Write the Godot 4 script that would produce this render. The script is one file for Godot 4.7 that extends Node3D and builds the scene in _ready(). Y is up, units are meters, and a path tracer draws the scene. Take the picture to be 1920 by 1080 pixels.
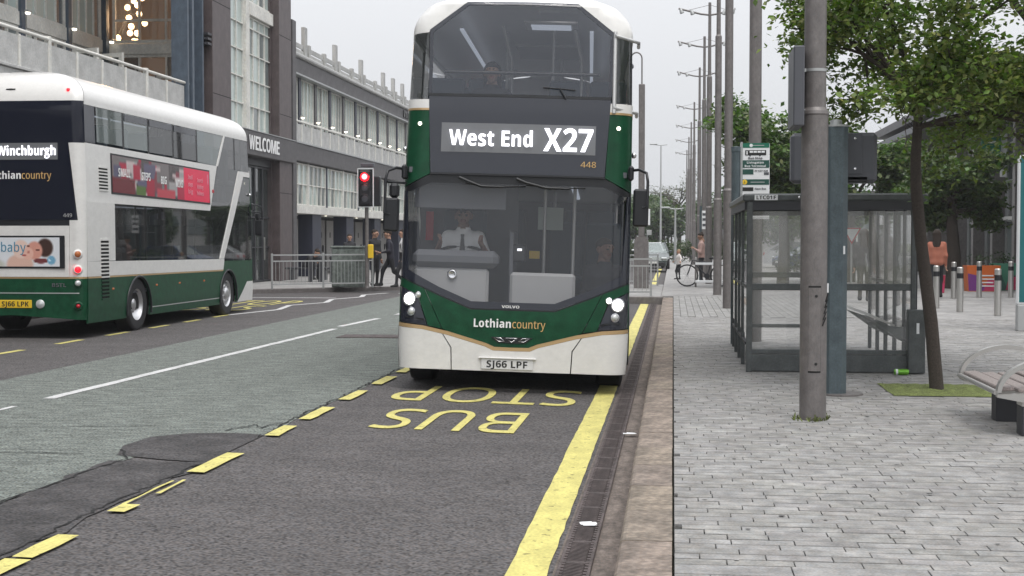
extends Node3D
# A double-decker pulls in at a bus stop; a second one stands across the road. Metres, y up, kerb along z, camera looking towards -z.

class B:  # collects triangles of one mesh
	var V := PackedVector3Array()
	var N := PackedVector3Array()
	var C := PackedColorArray()
	var U := PackedVector2Array()
	var col := Color(1, 1, 1)
	var xf := Transform3D()
	func tri(a: Vector3, b: Vector3, c: Vector3, na: Vector3, nb: Vector3, nc: Vector3, ua := Vector2(), ub := Vector2(), uc := Vector2()) -> void:
		if (b - a).cross(c - a).dot(na + nb + nc) > 0.0:
			var t := b; b = c; c = t
			t = nb; nb = nc; nc = t
			var tu := ub; ub = uc; uc = tu
		V.append(xf * a); V.append(xf * b); V.append(xf * c)
		N.append((xf.basis * na).normalized()); N.append((xf.basis * nb).normalized()); N.append((xf.basis * nc).normalized())
		C.append(col); C.append(col); C.append(col)
		U.append(ua); U.append(ub); U.append(uc)
	func quad(a: Vector3, b: Vector3, c: Vector3, d: Vector3) -> B:  # counter-clockwise seen from its front; u along ab, v down from d
		var n := (b - a).cross(c - a)
		if n.length_squared() < 1e-14:
			n = (c - a).cross(d - a)
		n = n.normalized()
		tri(a, b, c, n, n, n, Vector2(0, 1), Vector2(1, 1), Vector2(1, 0))
		tri(a, c, d, n, n, n, Vector2(0, 1), Vector2(1, 0), Vector2(0, 0))
		return self
	func box(c: Vector3, s: Vector3, bev := 0.0, bas := Basis.IDENTITY) -> B:
		var h := s * 0.5
		var e: float = minf(bev, minf(h.x, minf(h.y, h.z)) * 0.9)
		for ax in 3:
			var a1 := (ax + 1) % 3
			var a2 := (ax + 2) % 3
			for sg in [-1.0, 1.0]:
				var n := Vector3(); n[ax] = sg
				var q: Array[Vector3] = []
				for k in [[-1, -1], [1, -1], [1, 1], [-1, 1]]:
					var p := Vector3(); p[ax] = sg * h[ax]; p[a1] = k[0] * (h[a1] - e); p[a2] = k[1] * (h[a2] - e)
					q.append(c + bas * p)
				var m := bas * n
				tri(q[0], q[1], q[2], m, m, m); tri(q[0], q[2], q[3], m, m, m)
			if e > 0.0:
				for s1 in [-1.0, 1.0]:
					for s2 in [-1.0, 1.0]:
						var q: Array[Vector3] = []
						var n := Vector3(); n[a1] = s1; n[a2] = s2
						for t in [[-1, 0], [1, 0], [1, 1], [-1, 1]]:
							var p := Vector3(); p[ax] = t[0] * (h[ax] - e)
							p[a1] = s1 * (h[a1] - (e if t[1] else 0.0)); p[a2] = s2 * (h[a2] - (0.0 if t[1] else e))
							q.append(c + bas * p)
						var m := (bas * n).normalized()
						tri(q[0], q[1], q[2], m, m, m); tri(q[0], q[2], q[3], m, m, m)
		if e > 0.0:
			for s0 in [-1.0, 1.0]:
				for s1 in [-1.0, 1.0]:
					for s2 in [-1.0, 1.0]:
						var m := bas * Vector3(s0, s1, s2).normalized()
						tri(c + bas * Vector3(s0 * h.x, s1 * (h.y - e), s2 * (h.z - e)), c + bas * Vector3(s0 * (h.x - e), s1 * h.y, s2 * (h.z - e)), c + bas * Vector3(s0 * (h.x - e), s1 * (h.y - e), s2 * h.z), m, m, m)
		return self
	func beam(a: Vector3, b: Vector3, w: float, h: float = -1.0, bev := 0.0) -> B:  # a bar from a to b, w wide, h high
		var d := b - a
		var z := d.normalized()
		var up := Vector3.UP if absf(z.y) < 0.95 else Vector3.RIGHT
		var x := up.cross(z).normalized()
		return box((a + b) * 0.5, Vector3(w, h if h > 0.0 else w, d.length()), bev, Basis(x, z.cross(x), z))
	func tube(p: Array, r: Variant, sides := 8, caps := true, closed := false) -> B:
		var n := p.size()
		var rings := []
		var nors := []
		var side := Vector3()
		for i in n:
			var t: Vector3
			if closed:
				t = (p[(i + 1) % n] - p[(i + n - 1) % n]).normalized()
			else:
				t = (p[mini(i + 1, n - 1)] - p[maxi(i - 1, 0)]).normalized()
			if side == Vector3():
				side = t.cross(Vector3.UP if absf(t.y) < 0.9 else Vector3.RIGHT).normalized()
			side = (side - t * side.dot(t)).normalized()
			var o := t.cross(side)
			var rr: float = r[i] if r is Array else r
			var ring := PackedVector3Array()
			var nr := PackedVector3Array()
			for k in sides:
				var a := TAU * k / sides
				var v := side * cos(a) + o * sin(a)
				ring.append(p[i] + v * rr); nr.append(v)
			rings.append(ring); nors.append(nr)
		for i in (n if closed else n - 1):
			var j := (i + 1) % n
			for k in sides:
				var l := (k + 1) % sides
				tri(rings[i][k], rings[i][l], rings[j][l], nors[i][k], nors[i][l], nors[j][l])
				tri(rings[i][k], rings[j][l], rings[j][k], nors[i][k], nors[j][l], nors[j][k])
		if caps and not closed:
			for e in [0, n - 1]:
				var t: Vector3 = (p[0] - p[1] if e == 0 else p[n - 1] - p[n - 2]).normalized()
				for k in sides:
					tri(p[e], rings[e][k], rings[e][(k + 1) % sides], t, t, t)
		return self
	func lathe(prof: Array, sides := 16, at := Transform3D(), smooth := false) -> B:  # profile of Vector2(radius, height) round y
		var m := prof.size()
		for i in m - 1:
			var a: Vector2 = prof[i]
			var b: Vector2 = prof[i + 1]
			if a.distance_to(b) < 1e-6:
				continue
			var nn := [Vector2(b.y - a.y, a.x - b.x).normalized(), Vector2(b.y - a.y, a.x - b.x).normalized()]
			if smooth:
				var pa: Vector2 = prof[maxi(i - 1, 0)]
				var pb: Vector2 = prof[mini(i + 2, m - 1)]
				nn = [Vector2(b.y - pa.y, pa.x - b.x).normalized(), Vector2(pb.y - a.y, a.x - pb.x).normalized()]
			for k in sides:
				var c0 := Vector2(cos(TAU * k / sides), sin(TAU * k / sides))
				var c1 := Vector2(cos(TAU * (k + 1) / sides), sin(TAU * (k + 1) / sides))
				var P := func(q: Vector2, c: Vector2) -> Vector3: return at * Vector3(q.x * c.x, q.y, q.x * c.y)
				var Q := func(q: Vector2, c: Vector2) -> Vector3: return at.basis * Vector3(q.x * c.x, q.y, q.x * c.y)
				if b.x > 1e-6:
					tri(P.call(a, c0), P.call(b, c0), P.call(b, c1), Q.call(nn[0], c0), Q.call(nn[1], c0), Q.call(nn[1], c1))
				if a.x > 1e-6:
					tri(P.call(a, c0), P.call(b, c1), P.call(a, c1), Q.call(nn[0], c0), Q.call(nn[1], c1), Q.call(nn[0], c1))
		return self
	func prism(poly: PackedVector2Array, z0: float, z1: float, at := Transform3D()) -> B:  # a flat outline in xy given depth
		if Geometry2D.is_polygon_clockwise(poly):
			poly = poly.duplicate(); poly.reverse()
		var ix := Geometry2D.triangulate_polygon(poly)
		for e in [[z0, -1.0], [z1, 1.0]]:
			var n: Vector3 = at.basis * Vector3(0, 0, e[1])
			for i in range(0, ix.size(), 3):
				var q := []
				for k in 3:
					q.append(at * Vector3(poly[ix[i + k]].x, poly[ix[i + k]].y, e[0]))
				tri(q[0], q[1], q[2], n, n, n)
		for i in poly.size():
			var a := poly[i]
			var b := poly[(i + 1) % poly.size()]
			var n := at.basis * Vector3(b.y - a.y, a.x - b.x, 0).normalized()
			var q := [at * Vector3(a.x, a.y, z0), at * Vector3(b.x, b.y, z0), at * Vector3(b.x, b.y, z1), at * Vector3(a.x, a.y, z1)]
			tri(q[0], q[1], q[2], n, n, n); tri(q[0], q[2], q[3], n, n, n)
		return self
	func patch(poly: PackedVector2Array, map: Callable, cell: Vector2, flip := 1.0, off := 0.0, depth := 0.0) -> B:  # an outline laid on a curved surface
		var lo := poly[0]
		var hi := poly[0]
		for p in poly:
			lo = lo.min(p); hi = hi.max(p)
		var e := 0.004
		var nor := func(p: Vector2) -> Vector3:
			var du: Vector3 = map.call(p + Vector2(e, 0)) - map.call(p - Vector2(e, 0))
			var dv: Vector3 = map.call(p + Vector2(0, e)) - map.call(p - Vector2(0, e))
			return du.cross(dv).normalized() * flip
		for i in range(floori(lo.x / cell.x), ceili(hi.x / cell.x)):
			var strip := PackedVector2Array([Vector2(i * cell.x, lo.y - 1), Vector2((i + 1) * cell.x, lo.y - 1), Vector2((i + 1) * cell.x, hi.y + 1), Vector2(i * cell.x, hi.y + 1)])
			for part in Geometry2D.intersect_polygons(poly, strip):
				for j in range(floori(lo.y / cell.y), ceili(hi.y / cell.y)):
					var y0 := j * cell.y
					var box2 := PackedVector2Array([Vector2(lo.x - 1, y0), Vector2(hi.x + 1, y0), Vector2(hi.x + 1, y0 + cell.y), Vector2(lo.x - 1, y0 + cell.y)])
					for piece in Geometry2D.intersect_polygons(part, box2):
						var ix := Geometry2D.triangulate_polygon(piece)
						var ps := []
						var ns := []
						for p in piece:
							var n: Vector3 = nor.call(p)
							ns.append(n); ps.append(map.call(p) + n * off)
						for k in range(0, ix.size(), 3):
							tri(ps[ix[k]], ps[ix[k + 1]], ps[ix[k + 2]], ns[ix[k]], ns[ix[k + 1]], ns[ix[k + 2]], piece[ix[k]], piece[ix[k + 1]], piece[ix[k + 2]])
		if depth > 0.0:
			var m := poly.size()
			for i in m:
				var a := poly[i]
				var b := poly[(i + 1) % m]
				var steps := maxi(1, ceili((b - a).length() / 0.12))
				for s in steps:
					var p := a.lerp(b, float(s) / steps)
					var q := a.lerp(b, float(s + 1) / steps)
					var np: Vector3 = nor.call(p)
					var nq: Vector3 = nor.call(q)
					var P0: Vector3 = map.call(p) + np * off
					var Q0: Vector3 = map.call(q) + nq * off
					var n := (Q0 - P0).cross(np).normalized()
					tri(P0, Q0, Q0 - nq * depth, n, n, n); tri(P0, Q0 - nq * depth, P0 - np * depth, n, n, n)
		return self
	func mesh() -> ArrayMesh:
		var a := []
		a.resize(Mesh.ARRAY_MAX)
		a[Mesh.ARRAY_VERTEX] = V; a[Mesh.ARRAY_NORMAL] = N; a[Mesh.ARRAY_COLOR] = C; a[Mesh.ARRAY_TEX_UV] = U
		var m := ArrayMesh.new()
		m.add_surface_from_arrays(Mesh.PRIMITIVE_TRIANGLES, a)
		return m

var M := {}
var names := {}
var rng := RandomNumberGenerator.new()
var bold: SystemFont
var plain: SystemFont

func numbered(n: String) -> String:
	var k: int = names.get(n, 0)
	names[n] = k + 1
	return n if k == 0 else "%s_%03d" % [n, k]

func put(b: Variant, called: String, m: Material, parent: Node3D = self, at := Transform3D()) -> MeshInstance3D:
	var o := MeshInstance3D.new()
	o.mesh = b.mesh() if b is B else b
	o.material_override = m
	o.name = numbered(called) if parent == self else called
	o.transform = at
	parent.add_child(o, true)
	return o

func tag(o: Node3D, label: String, category: String, group := "") -> Node3D:
	o.set_meta("label", label); o.set_meta("category", category)
	if group:
		o.set_meta("group", group)
	return o

func thing(called: String, label: String, category: String, at := Vector3(), turn := 0.0, group := "") -> Node3D:
	var o := Node3D.new()
	o.name = numbered(called)
	add_child(o, true)
	o.position = at; o.rotation.y = turn
	return tag(o, label, category, group)

func setting(o: Node3D) -> Node3D:
	o.set_meta("kind", "structure")
	return o

func stuff(o: Node3D) -> Node3D:
	o.set_meta("kind", "stuff")
	return o

func copy(o: Node3D, at: Vector3, label: String, turn := 0.0) -> Node3D:
	var c: Node3D = o.duplicate()
	c.name = numbered(String(o.name).rstrip("0123456789_"))
	add_child(c, true)
	c.position = at; c.rotation.y = turn
	c.set_meta("label", label)
	return c

func L(r: float, g := -1.0, b := -1.0) -> Color:  # a real-world base colour
	return Color(r, g if g >= 0.0 else r, b if b >= 0.0 else r).linear_to_srgb()

func mat(key: String, c: Color, rough := 0.6, metal := 0.0, spec := 0.5) -> StandardMaterial3D:
	var m := StandardMaterial3D.new()
	m.resource_name = key
	m.albedo_color = c; m.roughness = rough; m.metallic = metal; m.metallic_specular = spec
	M[key] = m
	return m

func glass(key: String, c: Color, a: float, spec := 0.5) -> StandardMaterial3D:
	var m := mat(key, Color(c, a), 0.02, 0.0, spec)
	m.transparency = BaseMaterial3D.TRANSPARENCY_ALPHA
	return m

func glow(key: String, c: Color, e: float) -> StandardMaterial3D:
	var m := mat(key, c, 0.4)
	m.emission_enabled = true; m.emission = c; m.emission_energy_multiplier = e
	return m

func noise_bytes(size: int, seed_: int, freq: float, oct := 4, kind := FastNoiseLite.TYPE_SIMPLEX_SMOOTH) -> PackedByteArray:
	var f := FastNoiseLite.new()
	f.seed = seed_; f.frequency = freq; f.noise_type = kind; f.fractal_octaves = oct
	var im := f.get_seamless_image(size, size)
	im.convert(Image.FORMAT_L8)
	return im.get_data()

# a tiling texture that only varies brightness (and a little hue) round white
func mottle(size: int, seed_: int, f1: float, a1: float, f2: float, a2: float, warm := 0.0, specks := 0.0) -> ImageTexture:
	var n1 := noise_bytes(size, seed_, f1)
	var n2 := noise_bytes(size, seed_ + 7, f2, 2)
	var out := PackedByteArray()
	out.resize(size * size * 3)
	var r := RandomNumberGenerator.new()
	r.seed = seed_
	for i in size * size:
		var v := 0.86 + (n1[i] / 255.0 - 0.5) * a1 + (n2[i] / 255.0 - 0.5) * a2
		if specks > 0.0:
			var q := r.randf()
			if q < 0.10:
				v += specks * (q * 10.0)
			elif q > 0.86:
				v -= specks * 0.7
		var w := (n1[(i * 7 + 991) % n1.size()] / 255.0 - 0.5) * warm
		out[i * 3] = clampi(int((v + w) * 255), 0, 255)
		out[i * 3 + 1] = clampi(int(v * 255), 0, 255)
		out[i * 3 + 2] = clampi(int((v - w) * 255), 0, 255)
	return ImageTexture.create_from_image(Image.create_from_data(size, size, false, Image.FORMAT_RGB8, out))

func wear(m: StandardMaterial3D, t: Texture2D, tile: Vector3, t2: Texture2D = null, tile2 := Vector3.ONE, bump := 0.0) -> StandardMaterial3D:
	var lin := m.albedo_color.srgb_to_linear() * (1.9 if t2 else 1.38)  # the mottles lie below white; keep the mean at the colour given
	m.albedo_color = Color(minf(lin.r, 1.0), minf(lin.g, 1.0), minf(lin.b, 1.0)).linear_to_srgb()
	m.albedo_texture = t
	m.uv1_triplanar = true; m.uv1_world_triplanar = true
	m.uv1_scale = Vector3.ONE / tile
	if t2:
		m.detail_enabled = true; m.detail_albedo = t2; m.detail_blend_mode = BaseMaterial3D.BLEND_MODE_MUL
		m.detail_uv_layer = BaseMaterial3D.DETAIL_UV_2
		m.uv2_triplanar = true; m.uv2_world_triplanar = true; m.uv2_scale = Vector3.ONE / tile2
	if bump > 0.0:
		m.heightmap_enabled = true; m.heightmap_texture = t; m.heightmap_scale = bump
	return m

func text(s: String, height: float, m: Material, parent: Node3D, called: String, at: Transform3D, width := 0.0, thin := false, deep := 0.003) -> MeshInstance3D:
	var t := TextMesh.new()
	t.text = s; t.font = plain if thin else bold; t.font_size = 64; t.depth = deep / (height / 0.46); t.pixel_size = 0.01
	t.curve_step = 2.0
	var box := t.get_aabb()
	var sy := height / 0.46
	var sx := sy if width <= 0.0 else width / maxf(box.size.x, 0.01)
	var base := (t.font.get_ascent(64) - t.font.get_descent(64)) * 0.005  # the mesh is centred on its line; stand it on its baseline
	return put(t, called, m, parent, at * Transform3D(Basis.from_scale(Vector3(sx, sy, sy)), Vector3(0, base * sy, 0)))

func polar(c: Vector2, r: float, a0: float, a1: float, n: int) -> PackedVector2Array:
	var p := PackedVector2Array()
	for i in n + 1:
		var a := lerpf(a0, a1, float(i) / n)
		p.append(c + Vector2(cos(a), sin(a)) * r)
	return p

func mirror(p: PackedVector2Array) -> PackedVector2Array:  # adds the mirror image of a half outline (x >= 0, from bottom to top)
	var q := PackedVector2Array(p)
	for i in range(p.size() - 1, -1, -1):
		if p[i].x > 1e-4:
			q.append(Vector2(-p[i].x, p[i].y))
	return q

func rect(x0: float, y0: float, x1: float, y1: float) -> PackedVector2Array:
	return PackedVector2Array([Vector2(x0, y0), Vector2(x1, y0), Vector2(x1, y1), Vector2(x0, y1)])

func at(x: float, y: float, z: float, ry := 0.0) -> Transform3D:
	return Transform3D(Basis(Vector3.UP, ry), Vector3(x, y, z))

func road_y(x: float) -> float:  # the bay falls towards its gutter
	return 0.02 - 0.0245 * maxf(0.0, x + 3.4)
func _ready() -> void:
	rng.seed = 27
	var cam := Camera3D.new()
	cam.position = Vector3(0, 1.65, 0)
	cam.rotation = Vector3(deg_to_rad(-2.035), deg_to_rad(6.625), 0)
	cam.fov = 23.466; cam.near = 0.05; cam.far = 600.0; cam.current = true
	add_child(cam)
	var sky := ProceduralSkyMaterial.new()
	sky.sky_top_color = Color(1.17, 1.18, 1.20); sky.sky_horizon_color = Color(0.735, 0.742, 0.755); sky.sky_curve = 0.6
	sky.ground_bottom_color = Color(0.45, 0.45, 0.45); sky.ground_horizon_color = Color(0.7, 0.71, 0.72)
	sky.sky_energy_multiplier = 1.0; sky.sun_angle_max = 1.0
	var env := Environment.new()
	env.background_mode = Environment.BG_SKY
	env.sky = Sky.new(); env.sky.sky_material = sky
	env.background_energy_multiplier = 1.0
	env.tonemap_mode = Environment.TONE_MAPPER_LINEAR
	env.tonemap_exposure = 1.32
	env.fog_enabled = true; env.fog_density = 0.0005; env.fog_light_color = Color(0.86, 0.87, 0.88)
	env.sdfgi_enabled = true; env.ssao_enabled = true; env.ssil_enabled = true
	var we := WorldEnvironment.new()
	we.environment = env
	add_child(we)
	var sun := DirectionalLight3D.new()
	sun.light_energy = 0.45; sun.light_angular_distance = 35.0; sun.light_color = Color(1.0, 0.98, 0.95)
	sun.rotation = Vector3(deg_to_rad(-62), deg_to_rad(25), 0)
	sun.shadow_enabled = true
	sun.sky_mode = DirectionalLight3D.SKY_MODE_LIGHT_ONLY
	add_child(sun)
	bold = SystemFont.new(); bold.font_names = ["Droid Sans"]; bold.font_weight = 700
	plain = SystemFont.new(); plain.font_names = ["Droid Sans"]
	materials()
	ground()
	markings()
	buildings_left()
	building_right()
	stop_side()
	trees()
	far_side()
	buses()
	people()

func materials() -> void:
	var fine := mottle(1024, 3, 0.06, 0.16, 0.35, 0.7, 0.14, 0.6)
	var soft := mottle(512, 5, 0.012, 0.34, 0.06, 0.2, 0.03)
	var faint := mottle(512, 15, 0.012, 0.13, 0.08, 0.10, 0.02)
	var trace := mottle(512, 33, 0.02, 0.045, 0.06, 0.03, 0.01)
	var nb := noise_bytes(512, 44, 0.035, 5)
	var wb := PackedByteArray()
	wb.resize(512 * 512 * 3)
	for i in 512 * 512:
		var v := 232 - (nb[(i * 3) % nb.size()] >> 4) - (80 if nb[i] > 206 else (30 if nb[i] > 194 else 0))
		for k in 3:
			wb[i * 3 + k] = v
	var worn := ImageTexture.create_from_image(Image.create_from_data(512, 512, false, Image.FORMAT_RGB8, wb))
	var grain := mottle(512, 9, 0.03, 0.25, 0.3, 0.2, 0.04, 0.08)
	var streak := mottle(512, 21, 0.02, 0.30, 0.12, 0.2, 0.03, 0.03)
	wear(mat("asphalt", L(0.088, 0.081, 0.081), 0.9), fine, Vector3.ONE * 11.0, faint, Vector3(9, 9, 5), 0.8)
	wear(mat("asphalt patch", L(0.056, 0.052, 0.053), 0.9), fine, Vector3.ONE * 10.0, soft, Vector3(3, 3, 3), 0.6)
	wear(mat("green surfacing", L(0.150, 0.166, 0.151), 0.9), fine, Vector3.ONE * 9.0, streak, Vector3(5.0, 2.2, 1.3), 0.25)
	wear(mat("paving", L(0.255, 0.25, 0.245), 0.85), grain, Vector3.ONE * 3.1, faint, Vector3(5.3, 5.3, 5.3), 0.1).vertex_color_use_as_albedo = true
	wear(mat("far paving", L(0.275, 0.268, 0.262), 0.88), streak, Vector3(9, 3, 2.1), faint, Vector3(9, 9, 9))
	wear(mat("joint", L(0.05, 0.048, 0.044), 0.95), grain, Vector3.ONE)
	wear(mat("kerb stone", L(0.215, 0.175, 0.145), 0.85), grain, Vector3.ONE * 0.8, soft, Vector3(1.6, 1.6, 1.6), 0.15).vertex_color_use_as_albedo = true
	wear(mat("gutter concrete", L(0.14, 0.115, 0.10), 0.9), grain, Vector3.ONE * 0.9, soft, Vector3(0.7, 0.7, 2), 0.15)
	wear(mat("cast iron", L(0.085, 0.068, 0.066), 0.75, 0.2), grain, Vector3.ONE * 0.7, soft, Vector3(0.8, 0.8, 1.3))
	mat("slot", L(0.012), 0.95)
	wear(mat("yellow paint", L(0.62, 0.475, 0.155), 0.75), worn, Vector3.ONE * 1.9, faint, Vector3(1.1, 1.1, 2.4), 0.1)
	wear(mat("white paint", L(0.66, 0.66, 0.64), 0.75), worn, Vector3.ONE * 1.9, faint, Vector3(1.1, 1.1, 2.4), 0.1)
	wear(mat("moss", L(0.17, 0.205, 0.06), 0.95), fine, Vector3.ONE * 2.8, soft, Vector3(0.7, 0.7, 0.7), 1.2)
	wear(mat("earth", L(0.10, 0.11, 0.06), 0.95), soft, Vector3.ONE * 20)
	wear(mat("bark", L(0.07, 0.056, 0.047), 0.95), fine, Vector3(0.9, 2.4, 0.9), grain, Vector3(0.4, 0.4, 0.4), 1.0)
	var lf := mat("leaf", Color.WHITE, 0.55)
	lf.vertex_color_use_as_albedo = true
	lf.backlight_enabled = true; lf.backlight = Color(0.66, 0.86, 0.30)
	# bus
	wear(mat("bus white", L(0.70, 0.69, 0.67), 0.28), trace, Vector3(2.2, 1.6, 2.2)).clearcoat_enabled = true
	wear(mat("bus green", L(0.008, 0.06, 0.028), 0.3, 0.0, 0.35), grain, Vector3.ONE * 2.5)
	mat("gold", L(0.55, 0.38, 0.20), 0.3, 0.4)
	mat("gold letter", L(0.62, 0.40, 0.16), 0.4)
	mat("black trim", L(0.012, 0.013, 0.016), 0.4)
	mat("rear glass", L(0.012, 0.014, 0.024), 0.08, 0.0, 0.4)
	mat("black glass", L(0.022, 0.025, 0.036), 0.06, 0.0, 0.6)
	mat("rubber", L(0.018, 0.018, 0.02), 0.75)
	mat("alloy", L(0.6, 0.6, 0.61), 0.35, 0.8)
	mat("chrome", L(0.8, 0.8, 0.82), 0.12, 1.0)
	mat("silver paint", L(0.6, 0.6, 0.6), 0.35, 0.5)
	mat("interior", L(0.10, 0.105, 0.12), 0.7)
	mat("interior light", L(0.38, 0.38, 0.39), 0.6)
	mat("seat cloth", L(0.06, 0.08, 0.10), 0.9)
	mat("handrail", L(0.55, 0.36, 0.05), 0.4)
	mat("grey rail", L(0.45), 0.35, 0.4)
	glass("windscreen glass", L(0.17, 0.185, 0.215), 0.14, 0.7)
	glass("upper glass", L(0.12, 0.14, 0.19), 0.22, 0.75)
	glass("tinted glass", L(0.03, 0.035, 0.035), 0.52, 0.7)
	glass("side glass tint", L(0.012, 0.014, 0.015), 0.66, 0.8)
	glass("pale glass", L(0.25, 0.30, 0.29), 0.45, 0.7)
	glass("clear glass", L(0.75, 0.78, 0.76), 0.07)
	glass("shelter glass", L(0.62, 0.62, 0.58), 0.15)
	glass("shop glass", L(0.06, 0.075, 0.075), 0.55, 0.8)
	glow("lit led", Color(0.97, 0.97, 1.0), 1.25)
	glow("lit headlamp", Color(1.0, 1.0, 0.98), 5.0)
	glow("lit red", Color(1.0, 0.09, 0.14), 2.2)
	glow("lit red core", Color(1.0, 0.55, 0.62), 2.5)
	glow("lit bulb", Color(1.0, 0.86, 0.68), 2.6)
	glow("lit spot", Color(1.0, 0.97, 0.9), 2.4)
	glow("added_deck_glow", Color(0.62, 0.65, 0.7), 0.6)  # glow added to brighten the inside of the buses
	mat("pale notice", L(0.52, 0.60, 0.55), 0.6)  # plain pale green
	mat("red lens", L(0.45, 0.015, 0.03), 0.2)
	mat("amber lens", L(0.42, 0.13, 0.04), 0.2)
	mat("clear lens", L(0.6, 0.62, 0.62), 0.1, 0.3)
	mat("sign screen", L(0.16, 0.165, 0.175), 0.15)
	mat("white letter", L(0.82), 0.5)
	mat("black letter", L(0.015), 0.5)
	mat("plate white", L(0.66, 0.66, 0.66), 0.35)
	mat("plate yellow", L(0.75, 0.5, 0.03), 0.35)
	# street
	wear(mat("lamp column", L(0.165, 0.152, 0.148), 0.45, 0.2), faint, Vector3(0.9, 2.2, 0.9), faint, Vector3(0.5, 0.7, 0.5))
	wear(mat("teal steel", L(0.075, 0.10, 0.112), 0.45, 0.1), faint, Vector3.ONE * 1.2, faint, Vector3(0.6, 1.3, 0.6))
	wear(mat("shelter steel", L(0.085, 0.093, 0.094), 0.45, 0.1), faint, Vector3.ONE * 1.2, faint, Vector3(1, 1, 1))
	mat("galvanised", L(0.40, 0.41, 0.41), 0.45, 0.4)
	mat("stainless", L(0.50, 0.49, 0.47), 0.32, 0.75)
	mat("dark metal", L(0.035, 0.036, 0.042), 0.5)
	mat("screen case", L(0.075, 0.078, 0.09), 0.45)
	wear(mat("timber", L(0.24, 0.205, 0.195), 0.55), streak, Vector3(0.08, 0.3, 0.9))
	mat("sign green", L(0.012, 0.14, 0.085), 0.4)
	mat("sign dark green", L(0.02, 0.075, 0.06), 0.4)
	mat("sign white", L(0.74, 0.75, 0.76), 0.4)
	mat("teal panel", L(0.01, 0.12, 0.13), 0.3)
	wear(mat("cabinet green", L(0.15, 0.175, 0.16), 0.6), soft, Vector3.ONE)
	# buildings
	wear(mat("dark cladding", L(0.085, 0.08, 0.084), 0.55), faint, Vector3.ONE * 2, faint, Vector3(4, 2, 4))
	wear(mat("brown cladding", L(0.088, 0.068, 0.069), 0.5), faint, Vector3.ONE * 2, faint, Vector3(2, 5, 2))
	wear(mat("blue steel", L(0.08, 0.105, 0.14), 0.5), faint, Vector3.ONE * 2, faint, Vector3(1, 3, 1))
	mat("navy cladding", L(0.022, 0.025, 0.045), 0.5)
	wear(mat("cream frame", L(0.66, 0.65, 0.61), 0.6), faint, Vector3.ONE * 5)
	wear(mat("parapet panel", L(0.46, 0.46, 0.45), 0.7), faint, Vector3(3, 3, 3))
	wear(mat("pale coping", L(0.4, 0.4, 0.39), 0.7), faint, Vector3.ONE * 6)
	mat("door panel", L(0.33, 0.32, 0.31), 0.6)
	mat("sky_toned_pane", L(0.44, 0.51, 0.485), 0.1, 0.0, 0.8)  # opaque pane with the pale sky reflection put into its colour
	mat("blind dark", L(0.16, 0.185, 0.185), 0.1, 0.0, 0.8)  # the same opaque pane in a darker tone
	mat("room warm", L(0.42, 0.30, 0.21), 0.8)
	mat("room dark", L(0.05, 0.05, 0.052), 0.8)

func sheet(b: B, p: PackedVector2Array, lift: float) -> void:  # a flat outline in x, z laid on the road
	var poly := PackedVector2Array()
	for q in p:
		poly.append(Vector2(q.x, -q.y))
	b.patch(poly, func(q: Vector2) -> Vector3: return Vector3(q.x, road_y(q.x) + lift, -q.y), Vector2(0.85, 40.0), 1.0)

func ragged(x0: float, x1: float, z0: float, z1: float, j: float) -> PackedVector2Array:
	var p := PackedVector2Array()
	var n := maxi(2, int(absf(z1 - z0) / 0.22))
	for i in n + 1:
		p.append(Vector2(x0 + rng.randf_range(-j, j), lerpf(z0, z1, float(i) / n)))
	for i in n + 1:
		p.append(Vector2(x1 + rng.randf_range(-j, j), lerpf(z1, z0, float(i) / n)))
	return p

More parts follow.
